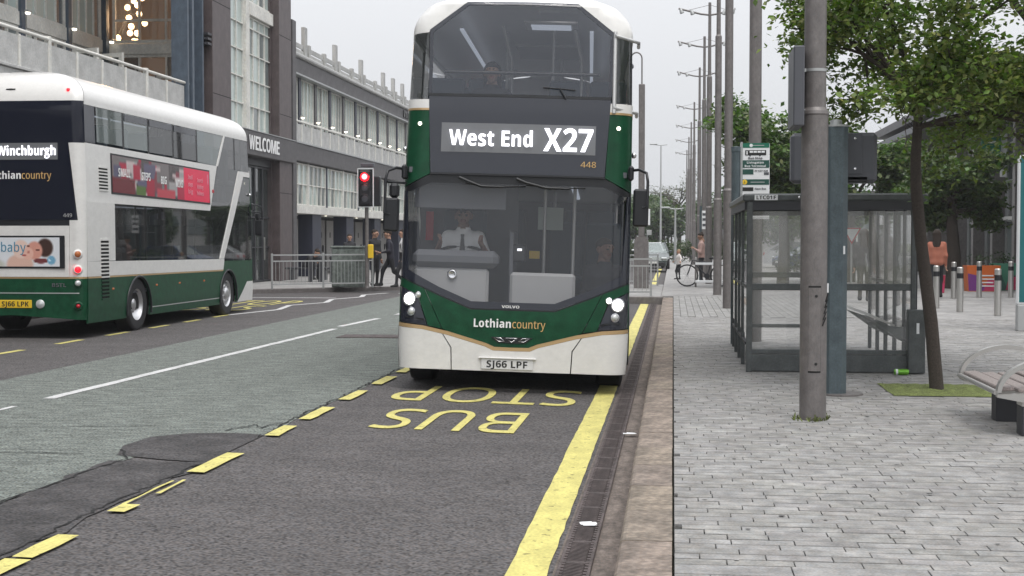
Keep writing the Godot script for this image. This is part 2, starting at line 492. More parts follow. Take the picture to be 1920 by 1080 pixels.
func ground() -> void:
	var g := B.new()
	g.quad(Vector3(-260, -0.14, 60), Vector3(260, -0.14, 60), Vector3(260, -0.14, -480), Vector3(-260, -0.14, -480))
	setting(put(g, "ground", M["earth"]))
	var r := B.new()
	sheet(r, rect(-12.9, -130, -3.4, 12), 0.0)
	sheet(r, rect(-3.4, -130, -0.27, 12), 0.0)
	setting(put(r, "road", M["asphalt"]))
	var far := B.new()
	far.box(Vector3(-60, -0.04, -150), Vector3(280, 0.1, 40))
	far.box(Vector3(-9, -0.05, -215), Vector3(14, 0.1, 120))
	setting(put(far, "far_road", M["asphalt"]))
	var gr := B.new()
	var edge := PackedVector2Array([Vector2(-7.66, 8), Vector2(-7.66, -40)])
	for q in [Vector2(-3.36, -40), Vector2(-3.36, -22), Vector2(-3.38, -14), Vector2(-3.37, -12), Vector2(-3.36, -11.1), Vector2(-3.7, -11.05), Vector2(-4.12, -10.85), Vector2(-4.18, -10.2), Vector2(-3.98, -9.9), Vector2(-4.05, -9.2), Vector2(-4.12, -8.4), Vector2(-4.1, -7.0), Vector2(-4.15, -4), Vector2(-4.1, 8)]:
		var last: Vector2 = edge[edge.size() - 1]
		var n := maxi(1, int((q - last).length() / 0.3))
		for i in range(1, n + 1):
			edge.append(last.lerp(q, float(i) / n) + (Vector2(rng.randf_range(-0.03, 0.03), 0) if i < n else Vector2()))
	sheet(gr, edge, 0.004)
	setting(put(gr, "bus_lane_surfacing", M["green surfacing"]))
	var pt := B.new()
	sheet(pt, PackedVector2Array([Vector2(-4.14, -9.95), Vector2(-4.28, -10.4), Vector2(-4.25, -10.9), Vector2(-4.0, -11.15), Vector2(-3.6, -11.2), Vector2(-3.36, -11.12), Vector2(-3.36, -9.7), Vector2(-3.7, -9.78)]), 0.008)
	setting(put(pt, "road_patch", M["asphalt patch"]))
	var worn := B.new()
	sheet(worn, ragged(-4.1, -3.36, -9.7, 4, 0.05), 0.008)
	setting(put(worn, "worn_road_edge", M["asphalt patch"]))
	var cr := B.new()
	for run in [[Vector2(-4.14, -6), Vector2(-4.1, -8.3), Vector2(-4.0, -9.8), Vector2(-4.2, -10.2)], [Vector2(-3.37, -11.0), Vector2(-3.4, -12.4), Vector2(-3.38, -14.2), Vector2(-3.4, -17)], [Vector2(-3.4, -6), Vector2(-3.42, -8), Vector2(-3.38, -9.6)], [Vector2(-7.2, -11.4), Vector2(-6.1, -11.2), Vector2(-4.3, -11.6)], [Vector2(-6.8, -8.9), Vector2(-5.6, -9.1), Vector2(-4.6, -9.0)], [Vector2(-3.75, -11.3), Vector2(-3.6, -11.7), Vector2(-3.5, -11.5), Vector2(-3.42, -11.9)], [Vector2(-5.4, -9.9), Vector2(-4.9, -10.0), Vector2(-4.4, -9.95)]]:
		for i in run.size() - 1:
			var n := maxi(2, int((run[i + 1] - run[i]).length() / 0.09))
			var prev: Vector2 = run[i]
			for k in n:
				var q: Vector2 = run[i].lerp(run[i + 1], float(k + 1) / n) + Vector2(rng.randf_range(-0.025, 0.025), rng.randf_range(-0.025, 0.025))
				var d := (q - prev).normalized().orthogonal() * rng.randf_range(0.003, 0.012)
				sheet(cr, PackedVector2Array([prev - d, q - d, q + d, prev + d]), 0.0125)
				prev = q
	setting(put(cr, "road_cracks", M["slot"]))
	var mh := thing("manhole_cover", "rectangular iron inspection cover set in the green lane", "manhole cover", Vector3(-4.9, 0.02, -22.6))
	put(B.new().box(Vector3(0, 0.004, 0), Vector3(1.2, 0.02, 0.7)), "frame", M["cast iron"], mh)
	put(B.new().box(Vector3(-0.28, 0.008, 0), Vector3(0.5, 0.02, 0.58), 0.004), "lid", M["cast iron"], mh)
	put(B.new().box(Vector3(0.28, 0.008, 0), Vector3(0.5, 0.02, 0.58), 0.004), "lid", M["cast iron"], mh)
	# drain channel, gutter and kerb
	var gut := B.new()
	sheet(gut, rect(-0.60, -36, -0.27, 12), 0.005)
	var gutter := setting(put(gut, "gutter", M["gutter concrete"]))
	var grate := B.new()
	grate.box(Vector3(-0.077, 0.0, 0), Vector3(0.018, 0.03, 0.49), 0.003).box(Vector3(0.077, 0.0, 0), Vector3(0.018, 0.03, 0.49), 0.003)
	grate.box(Vector3(0, 0, 0.242), Vector3(0.16, 0.03, 0.012)).box(Vector3(0, 0, -0.242), Vector3(0.16, 0.03, 0.012))
	for i in 17:
		var z := -0.24 + 0.03 * i
		grate.beam(Vector3(-0.05, 0.0, clampf(z - 0.018, -0.24, 0.24)), Vector3(0.05, 0.0, clampf(z + 0.018, -0.24, 0.24)), 0.013, 0.03)
	for s in [-1, 1]:
		for i in 8:
			grate.box(Vector3(0.061 * s, 0.0, -0.21 + 0.06 * i), Vector3(0.018, 0.028, 0.034))
	var gm := grate.mesh()
	var bed := B.new()
	bed.box(Vector3(-0.495, road_y(-0.495) + 0.006, -12), Vector3(0.165, 0.003, 47.9))
	put(bed, "drain_bed", M["slot"], gutter)
	for i in 84:
		var o := put(gm, "drain_grate", M["cast iron"], gutter, Transform3D(Basis(Vector3(0, 0, 1), -0.0245), Vector3(-0.495, road_y(-0.495) + 0.011, 5.5 - 0.495 * i)))
	var kerb := B.new()
	kerb.box(Vector3(-0.14, -0.07, -12), Vector3(0.25, 0.30, 48))
	var kb := setting(put(kerb, "kerb", M["joint"]))
	for i in 56:
		var z := 8.0 - 0.79 * i
		var k := B.new()
		var t := rng.randf_range(0.86, 1.08)
		k.col = Color(t, t * rng.randf_range(0.98, 1.02), t * rng.randf_range(0.96, 1.02))
		var pr := PackedVector2Array([Vector2(-0.29, -0.2), Vector2(0.0, -0.2), Vector2(0.0, 0.121), Vector2(-0.235, 0.121), Vector2(-0.252, 0.116), Vector2(-0.264, 0.103)])
		k.prism(pr, z - 0.784, z, Transform3D(Basis(), Vector3(rng.randf_range(-0.002, 0.002), rng.randf_range(-0.002, 0.002), 0)))
		put(k, "kerb_stone", M["kerb stone"], kb)
	pavements()

func pavements() -> void:
	var base := B.new()
	base.box(Vector3(50.01, -0.02, -12.8), Vector3(100, 0.25, 49.0))
	var walk := setting(put(base, "pavement", M["joint"]))
	var fp := B.new()
	fp.box(Vector3(50, -0.02, -82.3), Vector3(100.6, 0.28, 90))
	fp.box(Vector3(-1.85, -0.03, -41.5), Vector3(3.1, 0.29, 10.6), 0.03)
	fp.box(Vector3(-24.0, -0.03, -40), Vector3(22.0, 0.29, 180))
	var wide := B.new()
	setting(put(fp, "far_pavement", M["far paving"]))
	wide.box(Vector3(54.0, 0.0, -12.3), Vector3(92.0, 0.23, 50))
	wide.box(Vector3(6.5, 0.0, -32.3), Vector3(3.0, 0.228, 10.1))
	setting(put(wide, "plaza_paving", M["far paving"]))
	var bo := B.new()
	bo.prism(PackedVector2Array([Vector2(-13.1, -39.6), Vector2(-8.4, -43.3), Vector2(-8.4, -66), Vector2(-13.1, -72)]), -0.114, 0.17, Transform3D(Basis(Vector3.RIGHT, PI / 2), Vector3()))
	setting(put(bo, "pavement_build_out", M["far paving"]))
	var kl := B.new()
	kl.beam(Vector3(-13.1, 0.03, -39.55), Vector3(-8.36, 0.03, -43.3), 0.16, 0.26, 0.02)
	kl.beam(Vector3(-8.36, 0.03, -43.3), Vector3(-8.36, 0.03, -66), 0.16, 0.26, 0.02)
	kl.beam(Vector3(-12.98, 0.03, -39.5), Vector3(-12.98, 0.03, 20), 0.16, 0.26, 0.02)
	kl.beam(Vector3(-3.4, 0.02, -36.15), Vector3(-0.25, 0.02, -36.15), 0.16, 0.27, 0.02)
	setting(put(kl, "far_kerb", M["lamp column"]))
	# concrete pavers, laid in rows across the walk, a pale slab course every 2.75 m
	var rest := B.new()
	var singles := 0
	var row := 0
	var z := -4.3
	while z > -27.2:
		var band := absf(fposmod(z + 6.4, 2.75)) < 0.114
		var d := 0.19 if band else 0.1135
		var len := 0.62 if band else 0.315
		var x := 0.010 - (rng.randf_range(0.0, 1.0) if band else fposmod(row * 0.38 + rng.randf_range(-0.02, 0.02), 1.0)) * len
		while x < 8.0:
			var l := len * (1.0 if rng.randf() > 0.04 else 0.66)
			var x0 := maxf(x, 0.010)
			var x1 := x + l
			x += l
			if x1 - x0 < 0.05:
				continue
			if x0 > 2.12 and x1 < 3.2 and z < -13.75 and z - d > -14.95:
				continue
			var t := rng.randf_range(0.92, 1.04) * (1.24 if band else 1.0)
			if rng.randf() < 0.05:
				t *= 0.9
			var near := z > -9.3 and z < -5.6 and x0 < -z * 0.272 and singles < 295
			var k := B.new() if near else rest
			k.col = Color(t, t * rng.randf_range(0.985, 1.0), t * rng.randf_range(0.96, 0.995))
			var y := 0.12 + rng.randf_range(-0.0025, 0.0015)
			var h := Vector3((x1 - x0) * 0.5 - 0.0028, 0.02, d * 0.5 - 0.0072)
			var c := Vector3((x0 + x1) * 0.5, y, z - d * 0.5)
			paver(k, c, h)
			if near:
				singles += 1
				put(k, "paver", M["paving"], walk)
		z -= d
		row += 1
	z = -27.2
	while z > -38.0:
		var x := 0.010
		while x < 5.0:
			var off := fposmod(x * 3.7, 0.4)
			var t := rng.randf_range(0.88, 1.06)
			rest.col = Color(t, t, t * 0.98)
			paver(rest, Vector3(x + 0.0725, 0.12, z - 0.225 - off), Vector3(0.069, 0.02, 0.221))
			x += 0.145
		z -= 0.45
	stuff(put(rest, "paver_field", M["paving"], walk))
	var gum := B.new()
	for i in 150:
		var c := Vector3(rng.randf_range(0.1, 5.0), 0.1245, rng.randf_range(-6, -20))
		var r := rng.randf_range(0.008, 0.022)
		var g := rng.randf_range(0.35, 0.7) if rng.randf() < 0.55 else rng.randf_range(1.1, 1.7)
		gum.col = Color(g, g, g)
		for k in 7:
			var a0 := TAU * k / 7.0
			var a1 := TAU * (k + 1) / 7.0
			gum.tri(c, c + Vector3(cos(a0), 0, sin(a0)) * r, c + Vector3(cos(a1), 0, sin(a1)) * r, Vector3.UP, Vector3.UP, Vector3.UP)
	stuff(put(gum, "gum_spots", M["paving"], walk))
	var pit := B.new()
	for i in 30:
		for j in 30:
			var q := []
			for k in [[0, 0], [0, 1], [1, 1], [1, 0]]:
				var px: float = (i + k[0]) / 30.0
				var pz: float = (j + k[1]) / 30.0
				q.append(Vector3(2.14 + px * 1.02, 0.126 + 0.008 * sin(px * 37.0 + pz * 23.0) * sin(pz * 31.0) + 0.012 * sin(px * PI) * sin(pz * PI), -13.78 - pz * 1.14))
			pit.quad(q[0], q[3], q[2], q[1])
	setting(put(pit, "tree_pit_moss", M["moss"]))

func paver(k: B, c: Vector3, h: Vector3) -> void:
	var e := 0.002
	var t := [Vector3(-h.x + e, 0, h.z - e), Vector3(h.x - e, 0, h.z - e), Vector3(h.x - e, 0, -h.z + e), Vector3(-h.x + e, 0, -h.z + e)]
	var m := [Vector3(-h.x, -e, h.z), Vector3(h.x, -e, h.z), Vector3(h.x, -e, -h.z), Vector3(-h.x, -e, -h.z)]
	k.quad(c + t[0], c + t[1], c + t[2], c + t[3])
	for i in 4:
		var j := (i + 1) % 4
		k.quad(c + m[i], c + m[j], c + t[j], c + t[i])
		if i % 2 == 0 or i == 3:
			var dn := Vector3(0, -0.02, 0)
			k.quad(c + m[i] + dn, c + m[j] + dn, c + m[j], c + m[i])

func markings() -> void:
	var y := B.new()
	sheet(y, ragged(-0.83, -0.625, 9, -36, 0.005), 0.008)
	setting(put(y, "yellow_kerb_line", M["yellow paint"]))
	var y2 := B.new()
	y2.beam(Vector3(-0.72, road_y(-0.72) + 0.004, -46.6), Vector3(-0.72, road_y(-0.72) + 0.004, -78), 0.2, 0.008)
	setting(put(y2, "far_yellow_line", M["yellow paint"]))
	for d in [[-6.25, -6.62, 0.13], [-6.66, -7.2, 0.12], [-7.85, -8.08, 0.11], [-9.25, -10.12, 0.13], [-11.05, -11.66, 0.12], [-12.1, -13.0, 0.12], [-13.62, -14.47, 0.12], [-15.12, -16.0, 0.12], [-16.5, -17.4, 0.12], [-18.0, -18.9, 0.12]]:
		var b := B.new()
		sheet(b, ragged(-3.28 - d[2] * 0.5, -3.28 + d[2] * 0.5, d[0], d[1], 0.008), 0.0165)
		setting(put(b, "yellow_bay_dash", M["yellow paint"]))
	var thin := B.new()
	sheet(thin, ragged(-3.33, -3.31, -8.08, -8.9, 0.008), 0.0165)
	sheet(thin, ragged(-3.26, -3.235, -8.45, -8.95, 0.008), 0.0165)
	setting(put(thin, "worn_yellow_dash", M["yellow paint"]))
	for d in [[-18.1, -19.3], [-20.45, -21.35], [-22.35, -23.25], [-24.3, -25.2], [-26.1, -26.95], [-27.8, -28.8]]:
		var b := B.new()
		sheet(b, ragged(-9.52, -9.40, d[0], d[1], 0.006), 0.0045)
		setting(put(b, "yellow_bay_dash", M["yellow paint"]))
	for w in [[Vector2(-6.30, -13.4), Vector2(-6.05, -24.4), 0.13], [Vector2(-6.12, -25.1), Vector2(-5.96, -27.7), 0.14], [Vector2(-6.36, -12.15), Vector2(-6.33, -12.75), 0.06], [Vector2(-6.4, -11.2), Vector2(-6.38, -11.9), 0.03], [Vector2(-5.85, -29.0), Vector2(-5.3, -34), 0.12], [Vector2(-5.85, -29.0), Vector2(-6.0, -34), 0.12]]:
		var b := B.new()
		var a: Vector2 = w[0]
		var e: Vector2 = w[1]
		var s: Vector2 = (e - a).orthogonal().normalized() * w[2] * 0.5
		var p := PackedVector2Array()
		var n := maxi(2, int((e - a).length() / 0.25))
		for i in n + 1:
			p.append(a.lerp(e, float(i) / n) + s * rng.randf_range(0.85, 1.1))
		for i in n + 1:
			p.append(e.lerp(a, float(i) / n) - s * rng.randf_range(0.85, 1.1))
		sheet(b, p, 0.009)
		setting(put(b, "white_lane_line", M["white paint"]))
	# zigzag lines on the approach to the crossing
	var zz := B.new()
	var pts := [Vector2(-9.45, -28.6), Vector2(-9.0, -31.0), Vector2(-9.3, -33.0), Vector2(-8.8, -34.6), Vector2(-9.1, -36.4), Vector2(-8.65, -38.0), Vector2(-8.9, -39.4), Vector2(-8.5, -40.8)]
	for i in pts.size() - 1:
		var s: Vector2 = (pts[i + 1] - pts[i]).orthogonal().normalized() * 0.07
		sheet(zz, PackedVector2Array([pts[i] - s, pts[i + 1] - s, pts[i + 1] + s, pts[i] + s]), 0.0045 + 0.001 * (i % 2))
	setting(put(zz, "white_zigzag_line", M["white paint"]))
	var stop := B.new()
	sheet(stop, rect(-12.6, -37.35, -9.2, -37.15), 0.0045)
	sheet(stop, rect(-8.1, -40.6, -3.6, -40.4), 0.0095)
	setting(put(stop, "white_stop_line", M["white paint"]))
	# lettering, read by drivers coming towards the camera
	var turn := Basis(Vector3(0, 0, 1), -0.0245) * Basis(Vector3.UP, PI) * Basis(Vector3.RIGHT, -PI / 2)
	for w in [["BUS", -1.99, -12.5, 1.30, 1.36], ["STOP", -1.95, -14.55, 1.92, 1.36]]:
		var o := text(w[0], w[3] * 0.0 + 0.46, M["yellow paint"], self, "bus_stop_lettering", Transform3D(), 0.0, true, 0.004)
		o.transform = Transform3D(turn * Basis.from_scale(Vector3(w[3] / o.mesh.get_aabb().size.x, w[4] / 0.46, 1)), Vector3(w[1], road_y(w[1]) + 0.008, w[2]))
		setting(o)
	var flat := Basis(Vector3.RIGHT, -PI / 2)
	for w in [["BUS", -10.5, -31.5, 1.5, 2.2], ["STOP", -10.5, -34.2, 2.0, 2.2]]:
		var o := text(w[0], 0.46, M["yellow paint"], self, "far_bay_lettering", Transform3D(), 0.0, true, 0.004)
		o.transform = Transform3D(flat * Basis.from_scale(Vector3(w[3] / o.mesh.get_aabb().size.x, w[4] / 0.46, 1)), Vector3(w[1], 0.027, w[2]))
		setting(o)
	var litter := [Vector3(-0.50, 0, -8.05), Vector3(-0.36, 0, -11.9), Vector3(-2.6, 0, -10.3)]
	for i in 3:
		var q: Vector3 = litter[i]
		q.y = road_y(q.x) + 0.03
		var b := B.new()
		for k in 5:
			var a := Vector3(rng.randf_range(-0.06, 0.0), 0, rng.randf_range(-0.03, 0.03))
			b.quad(a, a + Vector3(0.07, 0.004, 0.012), a + Vector3(0.06, 0.012 * rng.randf(), -0.03), a + Vector3(-0.01, 0.008, -0.02))
		if i == 2:
			continue
		var o := put(b, "paper_scrap", M["sign white"], self, Transform3D(Basis(), q))
		tag(o, ["torn white paper scrap lying on the drain grate nearest the camera", "small white paper scrap at the kerb foot ahead of the bus"][i], "litter")
func bar(p: Node3D, called: String, m: String, a: Vector3, b: Vector3, bev := 0.0) -> MeshInstance3D:
	return put(B.new().box((a + b) * 0.5, (b - a).abs(), bev), called, M[m], p)

# a glazed opening: o is its lower left corner, u runs along it, width w, height h
func window(p: Node3D, o: Vector3, u: Vector3, w: float, h: float, cols: int, rows: Array, m: String, panes: Array, t := 0.06, called := "window") -> Node3D:
	var n := u.cross(Vector3.UP)
	var fr := B.new()
	var bas := Basis(u, Vector3.UP, n)
	fr.xf = Transform3D(bas, o)
	for x in [t * 0.5, w - t * 0.5]:
		fr.box(Vector3(x, h * 0.5, 0), Vector3(t, h, 0.09))
	var ys := [0.0]
	ys.append_array(rows)
	ys.append(1.0)
	for i in ys.size():
		fr.box(Vector3(w * 0.5, clampf(ys[i] * h, t * 0.5, h - t * 0.5), 0), Vector3(w - 2 * t, t if i in [0, ys.size() - 1] else t * 0.75, 0.086))
	for i in range(1, cols):
		fr.box(Vector3(w * i / cols, h * 0.5, 0), Vector3(t * 0.7, h - 0.01, 0.082))
	var win := put(fr, called, M[m], p)
	for i in cols:
		for j in ys.size() - 1:
			var x0 := w * i / cols + 0.01
			var y0: float = ys[j] * h + 0.01
			var c := Vector3(x0 + w / cols * 0.5 - 0.01, (y0 + ys[j + 1] * h - 0.01) * 0.5, -0.02 + rng.randf_range(-0.004, 0.004))
			var b := B.new()
			b.xf = Transform3D(bas, o)
			b.box(c, Vector3(w / cols - 0.02, (ys[j + 1] - ys[j]) * h - 0.02, 0.014), 0.0, Basis(Vector3.UP, rng.randf_range(-0.006, 0.006)) * Basis(Vector3.RIGHT, rng.randf_range(-0.006, 0.006)))
			put(b, "pane", M[panes[rng.randi() % panes.size()]], win)
	return win

func wall_lamp(p: Node3D, at_: Vector3) -> void:
	var l := put(B.new().box(at_ + Vector3(0.09, 0.04, 0), Vector3(0.16, 0.07, 0.16), 0.02), "wall_lamp", M["galvanised"], p)
	put(B.new().lathe([Vector2(0.08, 0.0), Vector2(0.06, -0.05), Vector2(0.0, -0.065)], 10, Transform3D(Basis(), at_ + Vector3(0.09, 0.003, 0)), true), "bulb", M["lit spot"], l)

func parapet(p: Node3D, x: float, y0: float, y1: float, z0: float, z1: float, step: float, tall: int, seed_: int) -> void:
	var n := int(absf(z1 - z0) / step)
	for i in n:
		var a := z0 - step * i
		bar(p, "parapet_panel", "parapet panel", Vector3(x - 0.03, y0, a - step + 0.05), Vector3(x + 0.03, y1 - 0.03 - 0.02 * (i % 2), a - 0.05))
		var up := 0.14 if (i + seed_) % tall == 0 else -0.02
		var wd := 0.07 if (i + seed_) % tall == 0 else 0.045
		bar(p, "parapet_post", "cream frame", Vector3(x - 0.06, y0 - 0.05, a - wd), Vector3(x + 0.06, y1 + up, a + wd), 0.01)
	var hr := put(B.new().tube([Vector3(x + 0.02, y1 + 0.07, z0), Vector3(x + 0.02, y1 + 0.07, z1)], 0.045, 8), "handrail", M["cream frame"], p)
	for i in n:
		put(B.new().beam(Vector3(x, y1 - 0.04, z0 - step * (i + 0.5)), Vector3(x, y1 + 0.05, z0 - step * (i + 0.5)), 0.04), "rail_bracket", M["lamp column"], hr)

func buildings_left() -> void:
	var U := Vector3(0, 0, -1)
	var x := -14.45
	# far block with a balcony along its first floor
	var t := thing("office_block", "long grey two-storey block with white-framed windows, lit balcony and plank rail on its roof", "building", Vector3())
	t.position.z = 0.7
	bar(t, "wall", "room dark", Vector3(x - 9, 0.1, -95), Vector3(x - 1.7, 8.6, -51.9))
	bar(t, "floor_slab", "dark cladding", Vector3(x - 1.69, 4.66, -95), Vector3(x - 0.02, 5.38, -51.95))
	bar(t, "fascia", "dark cladding", Vector3(x - 0.018, 4.66, -95), Vector3(x + 0.10, 5.34, -52.0), 0.02)
	bar(t, "fascia_trim", "galvanised", Vector3(x - 0.01, 5.345, -95), Vector3(x + 0.14, 5.41, -52.0))
	bar(t, "cornice", "dark cladding", Vector3(x - 1.6, 8.05, -95), Vector3(x + 0.05, 8.62, -51.95), 0.02)
	bar(t, "cornice_lip", "galvanised", Vector3(x - 0.3, 7.97, -95), Vector3(x + 0.09, 8.045, -51.95), 0.01)
	bar(t, "coping", "pale coping", Vector3(x - 9.2, 8.625, -95), Vector3(x + 0.16, 8.80, -51.9), 0.05)
	for i in 16:
		var z := -52.6 - 2.5 * i
		bar(t, "rail_post", "pale coping", Vector3(x - 0.14, 8.8, z - 0.14), Vector3(x + 0.02, 9.36, z + 0.14), 0.02)
		if i % 2 == 1 or i == 8:
			bar(t, "tall_post", "pale coping", Vector3(x - 0.16, 8.8, z + 0.35), Vector3(x, 10.0, z + 0.72), 0.02)
		for k in [[8.86, 9.02], [9.08, 9.26]]:
			bar(t, "roof_plank", "pale coping", Vector3(x - 0.12, k[0], z - 2.35), Vector3(x - 0.06, k[1], z - 0.15), 0.01)
	for i in 15:
		var z := -52.0 - 2.42 * i
		window(t, Vector3(x - 0.25, 5.42, z), U, 2.0, 2.54, 4, [0.36], "cream frame", ["sky_toned_pane", "sky_toned_pane", "sky_toned_pane", "sky_toned_pane", "blind dark"], 0.05)
		bar(t, "column", "navy cladding" if i % 2 == 0 else "dark cladding", Vector3(x - 0.34, 5.39, z - 2.38), Vector3(x - 0.16, 8.04, z - 2.04))
		wall_lamp(t, Vector3(x - 0.15, 6.42, z - 2.2))
	parapet(t, x + 0.02, 5.41, 6.12, -52.1, -90, 1.5, 4, 1)
	for i in 11:
		var z := -52.2 - 2.95 * i
		window(t, Vector3(x - 0.12, 2.96, z), U, 2.72, 1.66, 4, [0.5], "cream frame", ["sky_toned_pane", "sky_toned_pane", "sky_toned_pane", "blind dark", "blind dark"], 0.06)
		bar(t, "column", "navy cladding" if i % 2 else "cream frame", Vector3(x - 0.3, 2.95, z - 2.93), Vector3(x - 0.05, 4.65, z - 2.74))
		bar(t, "canopy", "cream frame", Vector3(x - 1.6, 2.64, z - 2.93), Vector3(x + 0.05, 2.94, z + 0.01), 0.01)
		put(B.new().lathe([Vector2(0.07, 0), Vector2(0.0, -0.02)], 10, at(x - 0.5, 2.637, z - 1.4)), "soffit_lamp", M["lit spot"], t)
		if i % 2 == 1:
			bar(t, "pier", "navy cladding", Vector3(x - 0.7, 0.12, z - 2.0), Vector3(x - 0.1, 2.635, z - 0.6))
		for k in 2:
			var d := bar(t, "door", "door panel", Vector3(x - 1.7, 0.13, z - 1.33 - 1.33 * k), Vector3(x - 1.62, 2.5, z - 0.05 - 1.33 * k), 0.01)
			bar(d, "handle", "dark metal", Vector3(x - 1.61, 1.05, z - 1.2 - 1.0 * k), Vector3(x - 1.55, 1.35, z - 1.15 - 1.0 * k))
			bar(d, "door_sign", "black letter", Vector3(x - 1.617, 1.7, z - 0.75 - 1.33 * k), Vector3(x - 1.605, 1.95, z - 0.62 - 1.33 * k))
	for k in 7:  # raised lettering on the cornice, too far to read
		bar(t, "cornice_letter", "black letter", Vector3(x + 0.052, 8.16, -74.5 - k * 0.62), Vector3(x + 0.10, 8.16 + [0.36, 0.26, 0.34, 0.26, 0.26, 0.36, 0.26][k], -74.1 - k * 0.62))
	bar(t, "end_column", "dark cladding", Vector3(x - 0.2, 0.12, -52.0), Vector3(x + 0.3, 9.85, -51.5), 0.02)
	# entrance block with the lettered fascia
	t = thing("entrance_block", "tall brown-clad entrance block with a lettered grey fascia over glass doors", "building", Vector3())
	t.position.z = 0.6
	bar(t, "wall", "room dark", Vector3(x - 0.84, 0.1, -51.4), Vector3(x - 0.62, 13.0, -44.1))
	bar(t, "roof", "dark cladding", Vector3(x - 9, 13.0, -51.5), Vector3(x + 0.1, 13.3, -40.2))
	for k in [[-42.3, -44.1], [-49.6, -51.2]]:
		var pi := bar(t, "pilaster", "brown cladding", Vector3(x - 0.9, 0.12, k[1]), Vector3(x + 0.30, 13.0, k[0]), 0.015)
		for y in [3.3, 6.15, 9.0, 11.8]:
			bar(pi, "cladding_joint", "slot", Vector3(x + 0.2985, y, k[1] + 0.02), Vector3(x + 0.3025, y + 0.025, k[0] - 0.02))
		bar(pi, "pilaster_return", "brown cladding", Vector3(x - 0.6, 0.12, k[0] + 0.002), Vector3(x + 0.02, 13.0, k[0] + 0.14))
	var fa := bar(t, "fascia", "dark cladding", Vector3(x - 0.6, 4.46, -51.3), Vector3(x + 0.42, 5.28, -42.0), 0.02)
	bar(fa, "fascia_edge", "galvanised", Vector3(x - 0.3, 5.282, -51.3), Vector3(x + 0.44, 5.31, -42.0))
	for i in 7:
		var lw: float = [0.62, 0.36, 0.34, 0.42, 0.5, 0.6, 0.36][i]
		text("WELCOME"[i], 0.47, M["white letter"], fa, "fascia_letter", Transform3D(Basis(Vector3.UP, PI / 2), Vector3(x + 0.45, 4.64, -45.5 - [0.31, 0.86, 1.26, 1.68, 2.2, 2.82, 3.36][i])), lw, false, 0.012)
	window(t, Vector3(x - 0.05, 5.32, -44.12), U, 2.28, 7.6, 3, [0.118, 0.236, 0.354, 0.472, 0.59, 0.708, 0.826], "cream frame", ["sky_toned_pane"], 0.05)
	bar(t, "mullion", "cream frame", Vector3(x - 0.2, 5.32, -46.8), Vector3(x + 0.08, 12.95, -46.42))
	window(t, Vector3(x - 0.05, 5.32, -46.82), U, 2.74, 3.95, 4, [0.225, 0.45, 0.675, 0.9], "cream frame", ["sky_toned_pane", "sky_toned_pane", "sky_toned_pane", "sky_toned_pane", "blind dark"], 0.05)
	bar(t, "lintel", "cream frame", Vector3(x - 0.15, 9.29, -49.58), Vector3(x + 0.10, 9.72, -46.82), 0.01)
	window(t, Vector3(x - 0.05, 9.74, -46.82), U, 2.74, 3.2, 4, [0.3, 0.6], "cream frame", ["sky_toned_pane", "blind dark"], 0.07)
	bar(t, "door_frame", "dark metal", Vector3(x - 0.2, 4.2, -49.6), Vector3(x, 4.455, -44.1))
	for i in 6:
		var z := -44.12 - 0.91 * i
		window(t, Vector3(x - 0.1, 0.13, z), U, 0.9, 4.05, 1, [0.3, 0.56], "dark metal", ["shop glass"], 0.055, "glass_door")
	for i in 3:
		bar(t, "door_pull", "stainless", Vector3(x - 0.02, 0.9, -45.0 - 1.82 * i), Vector3(x + 0.03, 1.7, -44.96 - 1.82 * i), 0.01)
	# blue-grey steel columns at the corner
	var bc := B.new()
	bc.box(Vector3(x - 0.1, 6.6, -41.85), Vector3(0.5, 13.0, 0.12)).box(Vector3(x - 0.1, 6.6, -40.55), Vector3(0.5, 13.0, 0.12)).box(Vector3(x - 0.2, 6.6, -41.2), Vector3(0.1, 13.0, 1.2)).box(Vector3(x + 0.1, 6.6, -40.9), Vector3(0.16, 13.0, 0.16))
	put(bc, "corner_column", M["blue steel"], t)
	for y in [7.6, 7.75, 7.9]:
		bar(t, "column_bracket", "dark metal", Vector3(x - 0.1, y, -42.28), Vector3(x + 0.28, y + 0.07, -41.92))
	# terrace block, set back behind a parapet
	t = thing("terrace_block", "cream-framed glass block set back behind a first-floor terrace with grey parapet panels", "building", Vector3())
	bar(t, "terrace_floor", "pale coping", Vector3(-23, 4.95, -40.45), Vector3(x + 0.05, 5.40, 4), 0.02)
	bar(t, "soffit", "dark cladding", Vector3(-23, 4.86, -40.4), Vector3(x - 0.3, 4.948, 4))
	bar(t, "lower_wall", "dark cladding", Vector3(-23, 0.12, -40.3), Vector3(x - 1.6, 4.855, 4))
	for i in 9:
		bar(t, "lower_pier", "navy cladding", Vector3(x - 0.7, 0.12, -38.8 + i * 4.5), Vector3(x - 0.2, 4.855, -38.2 + i * 4.5))
	bar(t, "edge_beam", "parapet panel", Vector3(x - 0.12, 5.402, -40.45), Vector3(x + 0.1, 5.47, 4), 0.01)
	parapet(t, x + 0.02, 5.48, 6.2, -17.4, -40.45, 1.5, 4, 3)
	bar(t, "roof", "dark cladding", Vector3(-27, 13.0, -51), Vector3(x - 1, 13.3, 4))
	bar(t, "back_wall", "room warm", Vector3(-27, 5.4, -51), Vector3(-26.5, 13, 4))
	bar(t, "inner_wall", "room warm", Vector3(-26.4, 5.4, -51), Vector3(-15.4, 13, -50.8))
	bar(t, "inner_floor", "room dark", Vector3(-26.4, 5.3, -50.7), Vector3(-15.4, 5.4, -43.6))
	bar(t, "partition", "room dark", Vector3(-20.5, 5.41, -38.2), Vector3(-20.4, 12.9, 4))
	bar(t, "wall_end", "room warm", Vector3(-15.4, 5.4, -50.7), Vector3(-15.3, 12.9, -43.6))
	var R := Vector3(1, 0, 0)
	var z := -43.5
